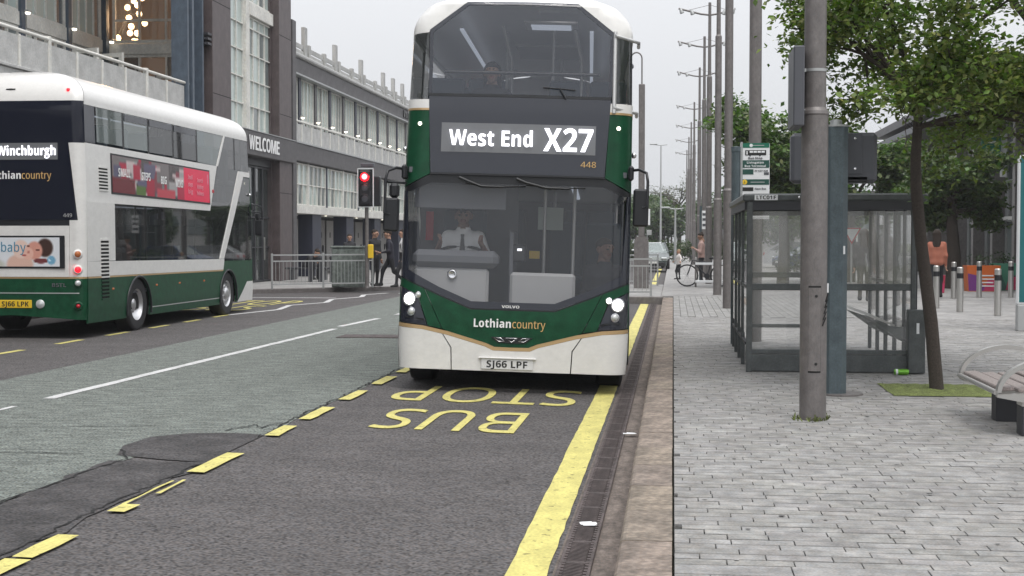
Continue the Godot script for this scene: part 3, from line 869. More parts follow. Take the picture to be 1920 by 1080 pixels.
	for k in [[5.42, 2.2, [0.66], ["clear glass", "clear glass", "shop glass"]], [7.98, 2.3, [0.32], ["clear glass"]], [10.4, 2.5, [0.5], ["clear glass"]]]:
		window(t, Vector3(-18.1, k[0], z), R, 2.7, k[1], 3, k[2], "cream frame", k[3], 0.10)
		bar(t, "beam", "cream frame", Vector3(-18.2, k[0] + k[1], z - 0.1), Vector3(-15.3, k[0] + k[1] + 0.34, z + 0.09))
	bar(t, "corner_post", "cream frame", Vector3(-15.4, 5.42, z - 0.06), Vector3(-15.25, 13, z + 0.07))
	for i in 4:
		var z0 := -34.3 - 3.05 * i + (0.25 if i == 3 else 0.0)
		bar(t, "steel_column", "blue steel", Vector3(-18.45, 5.4, z0 - 0.14), Vector3(-18.16, 13, z0 + 0.10))
		wall_lamp(t, Vector3(-18.12, 8.0, z0 - 0.02))
	for i in 4:
		var z0 := -31.6 - 3.05 * i
		var w := 2.64 if i < 3 else 2.2
		window(t, Vector3(-18.3, 5.42, z0), U, w, 2.2, 4, [0.72], "cream frame", ["blind dark", "clear glass", "sky_toned_pane"], 0.06)
		bar(t, "spandrel", "cream frame", Vector3(-18.36, 7.63, z0 - w), Vector3(-18.22, 8.02, z0))
		window(t, Vector3(-18.3, 8.03, z0), U, w, 2.5, 4, [], "cream frame", ["sky_toned_pane", "sky_toned_pane", "clear glass"], 0.06)
	for k in [[-16.9, -38.9], [-16.6, -40.0]]:
		window(t, Vector3(k[0] - 0.5, 5.41, k[1]), Vector3(0.94, 0, 0.34), 0.95, 1.75, 1, [], "cream frame", ["shop glass"], 0.13, "open_door")
	var ch := thing("chandelier", "cluster of lit globe lamps hanging inside the upper glass corner", "chandelier", Vector3(-18.1, 8.6, -45.0))
	put(B.new().tube([Vector3(0, 4.3, 0), Vector3(0, 0.6, 0)], 0.02, 6), "rod", M["dark metal"], ch)
	var pts := [[-0.35, -0.25], [-0.28, -0.42], [0.02, -0.30], [0.22, -0.36], [0.30, -0.10], [-0.12, -0.02], [0.12, 0.12], [0.40, 0.30], [0.02, 0.42], [0.20, 0.62], [-0.10, 0.80], [0.30, 0.85], [0.05, 1.05], [0.42, 1.1]]
	for k in pts:
		var c := Vector3(k[0], k[1], 0.25 * sin(k[0] * 9.0 + k[1] * 5.0))
		var gl := put(B.new().lathe([Vector2(0.0, -0.11), Vector2(0.075, -0.075), Vector2(0.105, 0), Vector2(0.075, 0.075), Vector2(0, 0.11)], 12, Transform3D(Basis(), c), true), "globe", M["lit bulb"], ch)
		put(B.new().tube([c + Vector3(0, 0.1, 0), Vector3(0, maxf(0.7, c.y + 0.2), 0)], 0.008, 4), "stem", M["dark metal"], gl)
	var ol := OmniLight3D.new()
	ol.light_color = Color(1.0, 0.82, 0.62); ol.light_energy = 4.5; ol.omni_range = 9.0; ol.omni_attenuation = 2.0; ol.light_size = 0.4; ol.shadow_enabled = true
	ol.position = Vector3(-18.1, 8.9, -44.4)
	add_child(ol)

func building_right() -> void:
	var t := thing("glass_building", "dark steel and glass building with a projecting canopy beyond the cafe tables", "building", Vector3())
	var x := 11.4
	var U := Vector3(0, 0, 1)
	bar(t, "wall", "room dark", Vector3(x + 3.5, 0.1, -80), Vector3(x + 14, 7.2, -26))
	bar(t, "canopy", "dark cladding", Vector3(x - 1.3, 6.10, -80), Vector3(x + 4, 6.42, -30), 0.03)
	bar(t, "canopy_edge", "screen case", Vector3(x - 1.36, 6.13, -80), Vector3(x - 1.3, 6.37, -30))
	bar(t, "roof", "dark cladding", Vector3(x - 0.2, 7.2, -80), Vector3(x + 14, 7.6, -26))
	for i in 16:
		var z := -80.0 + 3.2 * i
		bar(t, "column", "lamp column", Vector3(x - 0.12, 0.12, z - 0.18), Vector3(x + 0.3, 6.1, z + 0.18), 0.01)
		window(t, Vector3(x + 0.35, 0.13, z + 0.2), U, 2.8, 5.95, 2, [0.36, 0.60, 0.82], "galvanised", ["shop glass", "shop glass", "blind dark", "clear glass"], 0.06)
		if i % 3 == 1:
			bar(t, "blind_panel", "sign white", Vector3(x + 0.5, 2.2, z + 0.4), Vector3(x + 0.56, 5.8, z + 0.9))
	bar(t, "door_head", "stainless", Vector3(x + 0.1, 2.3, -52), Vector3(x + 0.2, 2.42, -44))
	var fl := thing("hanging_banner", "green hanging banner with a white winged emblem on the glass front", "banner", Vector3(10.97, 4.2, -50))
	put(B.new().box(Vector3(0, 0.48, 0), Vector3(0.66, 0.98, 0.05), 0.01), "banner_panel", M["sign green"], fl)
	put(B.new().tube([Vector3(0.36, 0.95, 0), Vector3(0.78, 0.95, 0)], 0.03, 6), "bracket", M["dark metal"], fl)
	var wing := PackedVector2Array([Vector2(-0.20, 0.86), Vector2(-0.06, 0.83), Vector2(0, 0.88), Vector2(0.06, 0.83), Vector2(0.20, 0.86), Vector2(0.15, 0.80), Vector2(0.06, 0.77), Vector2(-0.06, 0.77), Vector2(-0.15, 0.80)])
	put(B.new().prism(wing, 0.024, 0.03), "emblem", M["white letter"], fl)
	put(B.new().box(Vector3(0.45, 0.35, -0.1), Vector3(0.22, 1.5, 0.06), 0.01), "white_panel", M["sign white"], fl)
	var ds := thing("display_board", "dark electronic board with red characters above the teal totem", "display board", Vector3(7.15, 3.12, -28.0))
	put(B.new().box(Vector3(0.3, 0.32, 0), Vector3(0.9, 0.64, 0.12), 0.02), "case", M["screen case"], ds)
	text("C4", 0.32, M["lit red"], ds, "red_characters", Transform3D(Basis(), Vector3(0.2, 0.16, 0.066)), 0.6)
	put(B.new().tube([Vector3(0.3, 0, -0.02), Vector3(0.3, -3.0, -0.02)], 0.06, 8), "post", M["lamp column"], ds)
func railing(label: String, a: Vector3, b: Vector3, n: int) -> void:
	var t := thing("guard_railing", label, "railing", a, 0.0, "pedestrian railings")
	var d := b - a
	for i in n + 1:
		var p := d * i / n
		put(B.new().box(p + Vector3(0, 0.52, 0), Vector3(0.055, 1.05, 0.055), 0.008), "post", M["galvanised"], t)
	for i in n:
		var p := d * i / n
		var q := d * (i + 1) / n
		var u := (q - p).normalized()
		for y in [1.0, 0.82, 0.14]:
			put(B.new().beam(p + Vector3(0, y, 0) + u * 0.03, q + Vector3(0, y, 0) - u * 0.03, 0.035, 0.04), "rail", M["galvanised"], t)
		var m := int((q - p).length() / 0.11)
		for k in range(1, m):
			put(B.new().box(p.lerp(q, float(k) / m) + Vector3(0, 0.48, 0), Vector3(0.013, 0.66, 0.013)), "bar", M["galvanised"], t)

func stop_side() -> void:
	# lamp columns along the kerb
	var col := thing("lamp_column", "nearest thick lamp column, with a bolted access door and a dark plate strapped to it", "lamp column", Vector3(1.18, 0.12, -11.92), 0.0, "lamp columns along the kerb")
	put(B.new().lathe([Vector2(0.0, 0), Vector2(0.112, 0), Vector2(0.112, 2.56), Vector2(0.118, 2.575), Vector2(0.112, 2.60), Vector2(0.092, 2.63)], 28), "shaft", M["lamp column"], col)
	put(B.new().lathe([Vector2(0.092, 2.625), Vector2(0.089, 7.0), Vector2(0.06, 7.05), Vector2(0.05, 9.5), Vector2(0, 9.51)], 24), "upper_shaft", M["lamp column"], col)
	var arm := put(B.new().tube([Vector3(-1.05, 9.32, 0.0), Vector3(-0.3, 9.12, 0), Vector3(0, 9.08, 0), Vector3(0.3, 9.12, 0), Vector3(0.85, 9.28, 0)], 0.032, 8), "arm", M["lamp column"], col)
	put(B.new().tube([Vector3(-0.75, 9.25, 0), Vector3(0, 9.42, 0), Vector3(0.6, 9.24, 0)], 0.008, 5), "stay", M["lamp column"], arm)
	for k in [-0.98, -0.62, 0.5, 0.8]:
		put(B.new().lathe([Vector2(0.03, 0.02), Vector2(0.05, 0.0), Vector2(0.075, -0.14), Vector2(0.06, -0.15), Vector2(0, -0.12)], 12, Transform3D(Basis(Vector3.FORWARD, 0.35 * signf(k)), Vector3(k, 9.16 + 0.14 * absf(k), 0)), true), "spotlight", M["galvanised"], col)
	var first := col.duplicate()
	var door := B.new()
	for i in 7:
		var a0 := 1.22 + 0.13 * i
		var a1 := a0 + 0.13
		var P := func(a: float, y: float, r: float) -> Vector3: return Vector3(cos(a) * r, y, sin(a) * r)
		door.quad(P.call(a1, 0.42, 0.117), P.call(a0, 0.42, 0.117), P.call(a0, 1.12, 0.117), P.call(a1, 1.12, 0.117))
		door.quad(P.call(a0, 1.12, 0.117), P.call(a0, 1.12, 0.11), P.call(a1, 1.12, 0.11), P.call(a1, 1.12, 0.117))
		if i in [0, 6]:
			var a := a0 if i == 0 else a1
			door.quad(P.call(a, 0.42, 0.117), P.call(a, 0.42, 0.11), P.call(a, 1.12, 0.11), P.call(a, 1.12, 0.117))
	var dr := put(door, "access_door", M["lamp column"], col, Transform3D(Basis(Vector3.UP, 0.10), Vector3()))
	var seam := B.new()
	for i in 8:
		var a0 := 1.19 + 0.12 * i
		var P2 := func(a: float, y: float) -> Vector3: return Vector3(cos(a) * 0.1135, y, sin(a) * 0.1135)
		seam.quad(P2.call(a0 + 0.121, 0.405), P2.call(a0, 0.405), P2.call(a0, 1.135), P2.call(a0 + 0.121, 1.135))
	put(seam, "door_seam", M["slot"], col, Transform3D(Basis(Vector3.UP, 0.10), Vector3()))
	for y in [0.48, 1.05]:
		put(B.new().lathe([Vector2(0.014, -0.004), Vector2(0.012, 0.005), Vector2(0, 0.006)], 10, Transform3D(Basis(Vector3.RIGHT, PI / 2), Vector3(0.0, y, 0.117))), "bolt", M["black letter"], dr)
	for i in 5:
		put(B.new().beam(Vector3(0.055 + 0.006 * i, 0.80 + 0.05 * i, 0.106), Vector3(0.085 + 0.004 * i, 0.87 + 0.05 * i, 0.094), 0.012, 0.004), "scuff", M["black letter"], dr)
	var pl := put(B.new().box(Vector3(-0.155, 2.79, -0.02), Vector3(0.09, 0.66, 0.55), 0.01), "side_plate", M["screen case"], col)
	for y in [2.60, 2.94]:
		put(B.new().lathe([Vector2(0.096, -0.012), Vector2(0.096, 0.012)], 24, at(0, y, 0)), "strap", M["galvanised"], pl)
		put(B.new().box(Vector3(-0.13, y, 0.05), Vector3(0.10, 0.028, 0.02)), "strap_clip", M["galvanised"], pl)
	var weed := B.new()
	for i in 60:
		var a := rng.randf() * TAU
		var p := Vector3(cos(a) * 0.12 - (0.05 if i > 25 else 0.0), 0.0, sin(a) * 0.12 + (0.05 if i > 25 else 0.0))
		var h := rng.randf_range(0.02, 0.06)
		var v := Vector3(rng.randf_range(-0.03, 0.03), h, rng.randf_range(-0.02, 0.04))
		weed.quad(p, p + Vector3(0.012, 0, 0.0), p + v + Vector3(0.006, 0, 0), p + v)
	tag(stuff(put(weed, "weeds", M["moss"], self, at(1.18, 0.12, -11.92))), "small weeds growing at the foot of the nearest lamp column", "weeds")
	var cols := [[-20.9, "lamp column rising behind the bus shelter roof"], [-30.84, "lamp column just left of the bus shelter, before the paving turns"], [-38.14, "lamp column standing beside the front wheel of the parked bicycle"], [-47.6, "lamp column right behind the standing woman with the phone"], [-55.5, "lamp column beyond the woman, its twin spotlight arms just below the top of the picture"], [-65.5, "lamp column whose arms show about a quarter of the way down the sky"], [-82, "first of the lower far lamp columns beyond the crossing"], [-96, "second of the far lamp columns, its arms just below the first"], [-110, "third of the far lamp columns in the row"], [-126, "farthest lamp column at the end of the row"]]
	for k in cols:
		var c := first.duplicate()
		c.name = numbered("lamp_column")
		add_child(c, true)
		c.position = Vector3(1.2, 0.12, k[0]); c.set_meta("label", k[1])
	first.queue_free()
	# real-time display on its own post, seen from behind
	var dp := thing("information_display", "grey electronic display seen from behind on a square teal post", "display", Vector3(1.58, 0.12, -13.9))
	var oct := PackedVector2Array([Vector2(-0.11, -0.06), Vector2(-0.06, -0.11), Vector2(0.06, -0.11), Vector2(0.11, -0.06), Vector2(0.11, 0.06), Vector2(0.06, 0.11), Vector2(-0.06, 0.11), Vector2(-0.11, 0.06)])
	var up := Transform3D(Basis(Vector3.RIGHT, -PI / 2), Vector3())
	put(B.new().prism(oct, 0.01, 2.62, up), "post", M["teal steel"], dp)
	put(B.new().lathe([Vector2(0.13, 2.62), Vector2(0.13, 2.64), Vector2(0.06, 2.645), Vector2(0.055, 2.69), Vector2(0, 2.70)], 8), "cap", M["galvanised"], dp)
	put(B.new().lathe([Vector2(0.22, 0.0), Vector2(0.22, 0.014), Vector2(0, 0.016)], 24, at(0.06, 0, 0)), "base_plate", M["lamp column"], dp)
	put(B.new().box(Vector3(-0.085, 1.05, 0.11), Vector3(0.03, 0.09, 0.006)), "sticker", M["sign white"], dp)
	put(B.new().box(Vector3(0.075, 1.42, 0.10), Vector3(0.02, 0.08, 0.006)), "sticker", M["sign white"], dp)
	var cs := put(B.new().box(Vector3(0.0, 2.33, -0.24), Vector3(0.84, 0.50, 0.20), 0.035), "screen_case", M["screen case"], dp)
	put(B.new().box(Vector3(0.20, 2.37, -0.134), Vector3(0.14, 0.40, 0.012), 0.003), "back_plate", M["screen case"], cs)
	for y in [2.22, 2.52]:
		put(B.new().lathe([Vector2(0.014, 0), Vector2(0.012, 0.012), Vector2(0, 0.014)], 8, Transform3D(Basis(Vector3.RIGHT, PI / 2), Vector3(0.20, y, -0.128))), "bolt", M["chrome"], cs)
	put(B.new().box(Vector3(0.0, 2.12, -0.2), Vector3(0.66, 0.06, 0.12), 0.01), "case_foot", M["black trim"], cs)
	put(B.new().beam(Vector3(0, 2.35, -0.1), Vector3(0, 2.35, -0.15), 0.16, 0.3), "mount", M["screen case"], cs)
	shelter()
	flag()
	bench()
	var tk := thing("totem", "teal information totem with a white edge at the right border", "totem", Vector3(5.665, 0.12, -23.8))
	put(B.new().box(Vector3(0.5, 0.22, 0), Vector3(1.0, 0.44, 0.16), 0.01), "plinth", M["galvanised"], tk)
	put(B.new().box(Vector3(0.5, 1.68, 0), Vector3(1.0, 2.46, 0.14), 0.01), "frame", M["sign white"], tk)
	put(B.new().box(Vector3(0.5, 1.68, 0.072), Vector3(0.955, 2.40, 0.008)), "panel", M["teal panel"], tk)
	# bollards
	var bo := thing("bollard", "stainless bollard nearest the camera, right of the bench", "bollard", Vector3(6.42, 0.12, -28.5), 0.0, "stainless bollards across the plaza")
	put(B.new().lathe([Vector2(0, 0), Vector2(0.07, 0), Vector2(0.066, 0.92), Vector2(0.055, 0.935), Vector2(0, 0.94)], 20), "shaft", M["stainless"], bo)
	put(B.new().lathe([Vector2(0.0685, 0.70), Vector2(0.0685, 0.81)], 20), "black_band", M["black trim"], bo)
	for k in [[5.97, -29.9, "bollard second from the camera, left of the nearest one"], [5.78, -31.5, "leftmost bollard, beside the leaning tree trunk"], [7.13, -36.5, "bollard in front of the cafe planters, left of the orange one"], [7.93, -37.3, "bollard in front of the orange and purple planter"], [8.75, -37.4, "rightmost bollard beside the cafe chairs"]]:
		copy(bo, Vector3(k[0], 0.12, k[1]), "stainless " + k[2])
	# cafe planters and chairs
	for k in [[7.35, -40.5, 0.55, 0.5, L(0.32, 0.02, 0.05), L(0.05, 0.05, 0.06), "red low cafe planter box with green plants"], [8.95, -41.8, 0.95, 0.75, L(0.55, 0.12, 0.02), L(0.16, 0.03, 0.20), "orange, purple and pink printed cafe planter with flowers"], [9.75, -42.6, 0.7, 0.8, L(0.05, 0.20, 0.13), L(0.03, 0.10, 0.08), "green printed cafe planter beside the dark chairs"]]:
		var p := thing("planter", k[6], "planter", Vector3(k[0], 0.12, k[1]))
		var w: float = k[2]
		var h: float = k[3]
		put(B.new().prism(PackedVector2Array([Vector2(-w * 0.45, 0), Vector2(w * 0.45, 0), Vector2(w * 0.5, h), Vector2(-w * 0.5, h)]), -0.3, 0.3), "tub", mat("planter print", k[4], 0.6), p)
		put(B.new().prism(PackedVector2Array([Vector2(-w * 0.44, 0.02), Vector2(w * 0.1, 0.02), Vector2(-w * 0.2, h * 0.62), Vector2(-w * 0.47, h * 0.7)]), 0.3, 0.306), "print_patch", mat("planter print", k[5], 0.6), p)
		put(B.new().prism(PackedVector2Array([Vector2(0, 0.02), Vector2(w * 0.44, 0.02), Vector2(w * 0.46, h * 0.55), Vector2(w * 0.12, h * 0.45)]), 0.3, 0.307), "print_patch", mat("planter print", L(0.45, 0.03, 0.10), 0.6), p)
		if w > 0.9:
			for i in 4:
				put(B.new().box(Vector3(0.05, 0.16 + 0.1 * i, 0.31), Vector3(0.5 - 0.06 * (i % 2), 0.035, 0.004)), "print_line", M["sign white"], p)
		var lf := B.new()
		leaves(lf, Vector3(0, h + 0.16, 0), Vector3(w * 0.5, 0.22, 0.32), 130, 0.07, L(0.03, 0.06, 0.025))
		put(lf, "plants", M["leaf"], p)
	for i in 7:
		var p := thing("cafe_chair", ["first dark cafe chair right of the green planter", "second dark cafe chair right of the green planter", "dark cafe chair behind the rightmost bollard", "dark cafe chair half hidden behind the rightmost bollard", "dark cafe chair at the edge of the terrace", "dark cafe chair under the canopy", "dark cafe chair by the glass wall"][i], "chair", Vector3(9.9 + 0.52 * (i % 4), 0.12, -40.2 - 1.3 * (i / 4) - 0.3 * (i % 2)), 0.4 * i, "dark cafe chairs")
		put(B.new().box(Vector3(0, 0.45, 0), Vector3(0.42, 0.04, 0.42), 0.01), "seat", M["dark metal"], p)
		put(B.new().box(Vector3(0, 0.72, -0.2), Vector3(0.42, 0.34, 0.03), 0.01), "backrest", M["dark metal"], p)
		for k in [[-0.18, -0.18], [0.18, -0.18], [-0.18, 0.18], [0.18, 0.18]]:
			put(B.new().tube([Vector3(k[0] * 1.1, 0, k[1] * 1.1), Vector3(k[0], 0.45, k[1])], 0.014, 5), "leg", M["dark metal"], p)
	# pole with camera standing on a stone pillar, railings round the build-out
	var cc := thing("camera_pole", "tall square pole with a swan-neck camera standing in a grey pillar", "camera pole", Vector3(-0.98, 0.12, -43.3))
	put(B.new().prism(PackedVector2Array([Vector2(-0.23, 0), Vector2(0.23, 0), Vector2(0.22, 1.45), Vector2(0.14, 1.6), Vector2(-0.14, 1.6), Vector2(-0.22, 1.45)]), -0.22, 0.22), "pillar", M["lamp column"], cc)
	put(B.new().box(Vector3(0, 3.95, 0), Vector3(0.19, 4.72, 0.19), 0.02), "post", M["lamp column"], cc)
	var neck := []
	for i in 9:
		var a := PI * i / 8.0
		neck.append(Vector3(-0.17 + 0.17 * cos(a), 7.1 + 0.19 * sin(a), 0))
	neck.push_front(Vector3(0, 6.3, 0)); neck.append(Vector3(-0.34, 6.95, 0))
	put(B.new().tube(neck, 0.025, 6), "swan_neck", M["lamp column"], cc)
	put(B.new().lathe([Vector2(0.06, 0.12), Vector2(0.09, 0.06), Vector2(0.085, 0.0), Vector2(0.0, -0.09)], 12, at(-0.34, 6.82, 0), true), "camera_dome", M["screen case"], cc)
	put(B.new().box(Vector3(0.2, 2.2, 0.05), Vector3(0.14, 0.5, 0.1), 0.01), "notice_box", M["sign white"], cc)
	put(B.new().box(Vector3(0.24, 1.72, 0.05), Vector3(0.16, 0.16, 0.1), 0.01), "notice_box", M["galvanised"], cc)
	railing("grey railing with thin bars just right of the approaching bus", Vector3(-2.6, 0.12, -36.35), Vector3(-0.57, 0.12, -36.35), 1)
	railing("short grey railing behind the camera pole, nearer the parked cars", Vector3(-2.4, 0.12, -45.6), Vector3(-0.5, 0.12, -45.6), 1)
	bike()
	# distant street lamps and road sign
	for k in [[-1.0, -112.0, 9.0, "thin pale street lamp in front of the far trees"], [0.12, -84.0, 3.3, "short street lamp with a double head by the hedge"], [-9.5, -150.0, 10.0, "farthest thin street lamp over the road"], [6.2, -100.0, 9.0, "thin street lamp among the far trees right of the columns"]]:
		var sl := thing("street_lamp", k[3], "street lamp", Vector3(k[0], 0.12, k[1]), 0.0, "distant street lamps")
		put(B.new().tube([Vector3(0, 0, 0), Vector3(0, k[2], 0)], [0.09, 0.05], 8), "pole", M["galvanised"], sl)
		put(B.new().tube([Vector3(-0.6, k[2] + 0.08, 0), Vector3(0, k[2], 0), Vector3(0.5, k[2] + 0.06, 0)], 0.04, 6), "arm", M["galvanised"], sl)
		put(B.new().box(Vector3(-0.6, k[2] + 0.1, 0), Vector3(0.6, 0.1, 0.2), 0.03), "lamp_head", M["galvanised"], sl)

func shelter() -> void:
	var x0 := 0.84
	var x1 := 2.80
	var z0 := -16.1
	var z1 := -19.9
	var t := thing("bus_shelter", "grey steel bus shelter with misted glass panes and a tilted metal perch", "bus shelter", Vector3(0, 0.12, 0))
	var post := func(x: float, z: float, w: float, h: float) -> void:
		put(B.new().box(Vector3(x, h * 0.5, z), Vector3(w, h, w), 0.006), "post", M["shelter steel"], t)
	# roof: shallow box with a deep fascia
	put(B.new().box(Vector3((x0 + x1) * 0.5, 2.0, (z0 + z1) * 0.5), Vector3(x1 - x0 + 0.1, 0.09, z0 - z1 + 0.1), 0.02), "roof", M["shelter steel"], t)
	put(B.new().box(Vector3((x0 + x1) * 0.5, 1.905, z0 + 0.0), Vector3(x1 - x0 - 0.06, 0.10, 0.06)), "front_beam", M["dark metal"], t)
	put(B.new().box(Vector3((x0 + x1) * 0.5, 1.905, z1), Vector3(x1 - x0 - 0.06, 0.10, 0.06)), "rear_beam", M["dark metal"], t)
	for x in [x0, x1 - 0.04]:
		put(B.new().box(Vector3(x, 1.91, (z0 + z1) * 0.5), Vector3(0.05, 0.09, z0 - z1 - 0.1)), "side_beam", M["dark metal"], t)
	put(B.new().box(Vector3(1.05, 2.0, z0 + 0.055), Vector3(0.26, 0.062, 0.008)), "code_plate", M["sign white"], t)
	text("LTC01F", 0.042, M["black letter"], t, "code_lettering", Transform3D(Basis(), Vector3(1.05, 1.979, z0 + 0.06)), 0.22)
	put(B.new().lathe([Vector2(0.012, 0), Vector2(0, 0.01)], 8, Transform3D(Basis(Vector3.RIGHT, PI / 2), Vector3(1.42, 2.0, z0 + 0.052))), "bolt", M["chrome"], t)
	# end panels facing the camera and away from it
	for k in [[z0, x0 + 0.03, x1 - 0.10, 0.98, 0.06], [z1, x0 + 0.03, 2.34, 1.02, 0.045]]:
		var z: float = k[0]
		post.call(k[1], z, 0.065, 1.95)
		post.call(k[2], z, 0.055, 1.95)
		put(B.new().box(Vector3((k[1] + k[2]) * 0.5, k[3], z), Vector3(k[2] - k[1] - 0.06, 0.075, 0.055), 0.006), "mid_rail", M["shelter steel"], t)
		put(B.new().box(Vector3((k[1] + k[2]) * 0.5, 0.30 if z == z1 else 0.24, z), Vector3(k[2] - k[1] - 0.06, 0.05, 0.05), 0.006), "bottom_rail", M["shelter steel"], t)
		put(B.new().box(Vector3((k[1] + k[2]) * 0.5, 1.43, z), Vector3(k[2] - k[1] - 0.07, 0.83, 0.010)), "glass_pane", M["shelter glass"], t)
		put(B.new().box(Vector3((k[1] + k[2]) * 0.5, 0.60, z), Vector3(k[2] - k[1] - 0.07, 0.68, 0.010)), "glass_pane", M["clear glass"], t)
	put(B.new().box(Vector3(1.79, 0.11, z0 + 0.0), Vector3(1.82, 0.20, 0.05), 0.01), "kick_plate", M["shelter steel"], t)
	# long sides, panes between posts
	for sd in [[x1 - 0.06, 5], [x0 + 0.01, 4]]:
		var x: float = sd[0]
		var n: int = sd[1]
		for i in n + 1:
			var z := lerpf(z0 - 0.12, z1 + 0.06, float(i) / n)
			if i > 0 and i < n or x > 2:
				put(B.new().box(Vector3(x, 0.95, z), Vector3(0.045, 1.9, 0.06), 0.004), "post", M["dark metal"] if x > 2 else M["shelter steel"], t)
			if i < n:
				var za := lerpf(z0 - 0.12, z1 + 0.06, float(i + 1) / n)
				put(B.new().box(Vector3(x, 1.14, (z + za) * 0.5), Vector3(0.01, 1.44, z - za - 0.06)), "glass_pane", M["clear glass"], t)
				put(B.new().box(Vector3(x, 0.32, (z + za) * 0.5), Vector3(0.035, 0.035, z - za - 0.06)), "side_rail", M["dark metal"], t)
				put(B.new().box(Vector3(x, 0.98, (z + za) * 0.5), Vector3(0.03, 0.04, z - za - 0.06)), "side_rail", M["shelter steel"], t)
	put(B.new().box(Vector3(x1 - 0.07, 0.37, z0 + 0.02), Vector3(0.19, 0.72, 0.16), 0.01), "foot_box", M["shelter steel"], t)
	put(B.new().box(Vector3(x1 - 0.06, 0.52, z0 + 0.102), Vector3(0.03, 0.12, 0.006)), "sticker", M["sign white"], t)
	# tilted perch seat along the back
	var perch := PackedVector2Array([Vector2(0, 0), Vector2(0.30, -0.12), Vector2(0.31, -0.10), Vector2(0.02, 0.03)])
	var pr := put(B.new().prism(perch, -1.45, 1.45, Transform3D(Basis(), Vector3(2.28, 0.62, (z0 + z1) * 0.5 - 0.1))), "perch_seat", M["stainless"], t)
	for z in [-1.2, 0.0, 1.2]:
		put(B.new().prism(PackedVector2Array([Vector2(0.06, -0.05), Vector2(0.44, -0.32), Vector2(0.44, -0.14), Vector2(0.30, -0.13)]), z - 0.02, z + 0.02, Transform3D(Basis(), Vector3(2.28, 0.62, (z0 + z1) * 0.5 - 0.1))), "perch_bracket", M["shelter steel"], pr)
	# chalky writing scratched on the far pane and a stuck paper
	for k in 2:
		var n := 9 if k == 0 else 7
		var pts := []
		for i in n * 3:
			pts.append(Vector3(1.99 + 0.015 * i + 0.006 * sin(i * 2.1), 1.28 - 0.09 * k + 0.022 * sin(i * 1.9 + k) + 0.0006 * i, z1 + 0.012))
		put(B.new().tube(pts, 0.0045, 4), "scratched_writing", M["white letter"], t)
	put(B.new().box(Vector3(2.52, 1.22, -18.6), Vector3(0.01, 0.1, 0.26), 0.0, Basis(Vector3.RIGHT, 0.7)), "stuck_paper", M["sign white"], t)
	var can := thing("drinks_can", "crushed green drinks can lying at the foot of the bus shelter", "drinks can", Vector3(2.55, 0.155, -15.92))
	put(B.new().lathe([Vector2(0, -0.08), Vector2(0.028, -0.08), Vector2(0.034, -0.07), Vector2(0.034, 0.06), Vector2(0.027, 0.08), Vector2(0, 0.078)], 14, Transform3D(Basis(Vector3.FORWARD, PI / 2), Vector3())), "body", mat("can green", L(0.16, 0.42, 0.04), 0.3, 0.4), can)
	put(B.new().lathe([Vector2(0.0345, -0.04), Vector2(0.0345, -0.062), Vector2(0.03, -0.075)], 14, Transform3D(Basis(Vector3.FORWARD, PI / 2), Vector3())), "pale_end", M["sign white"], can)

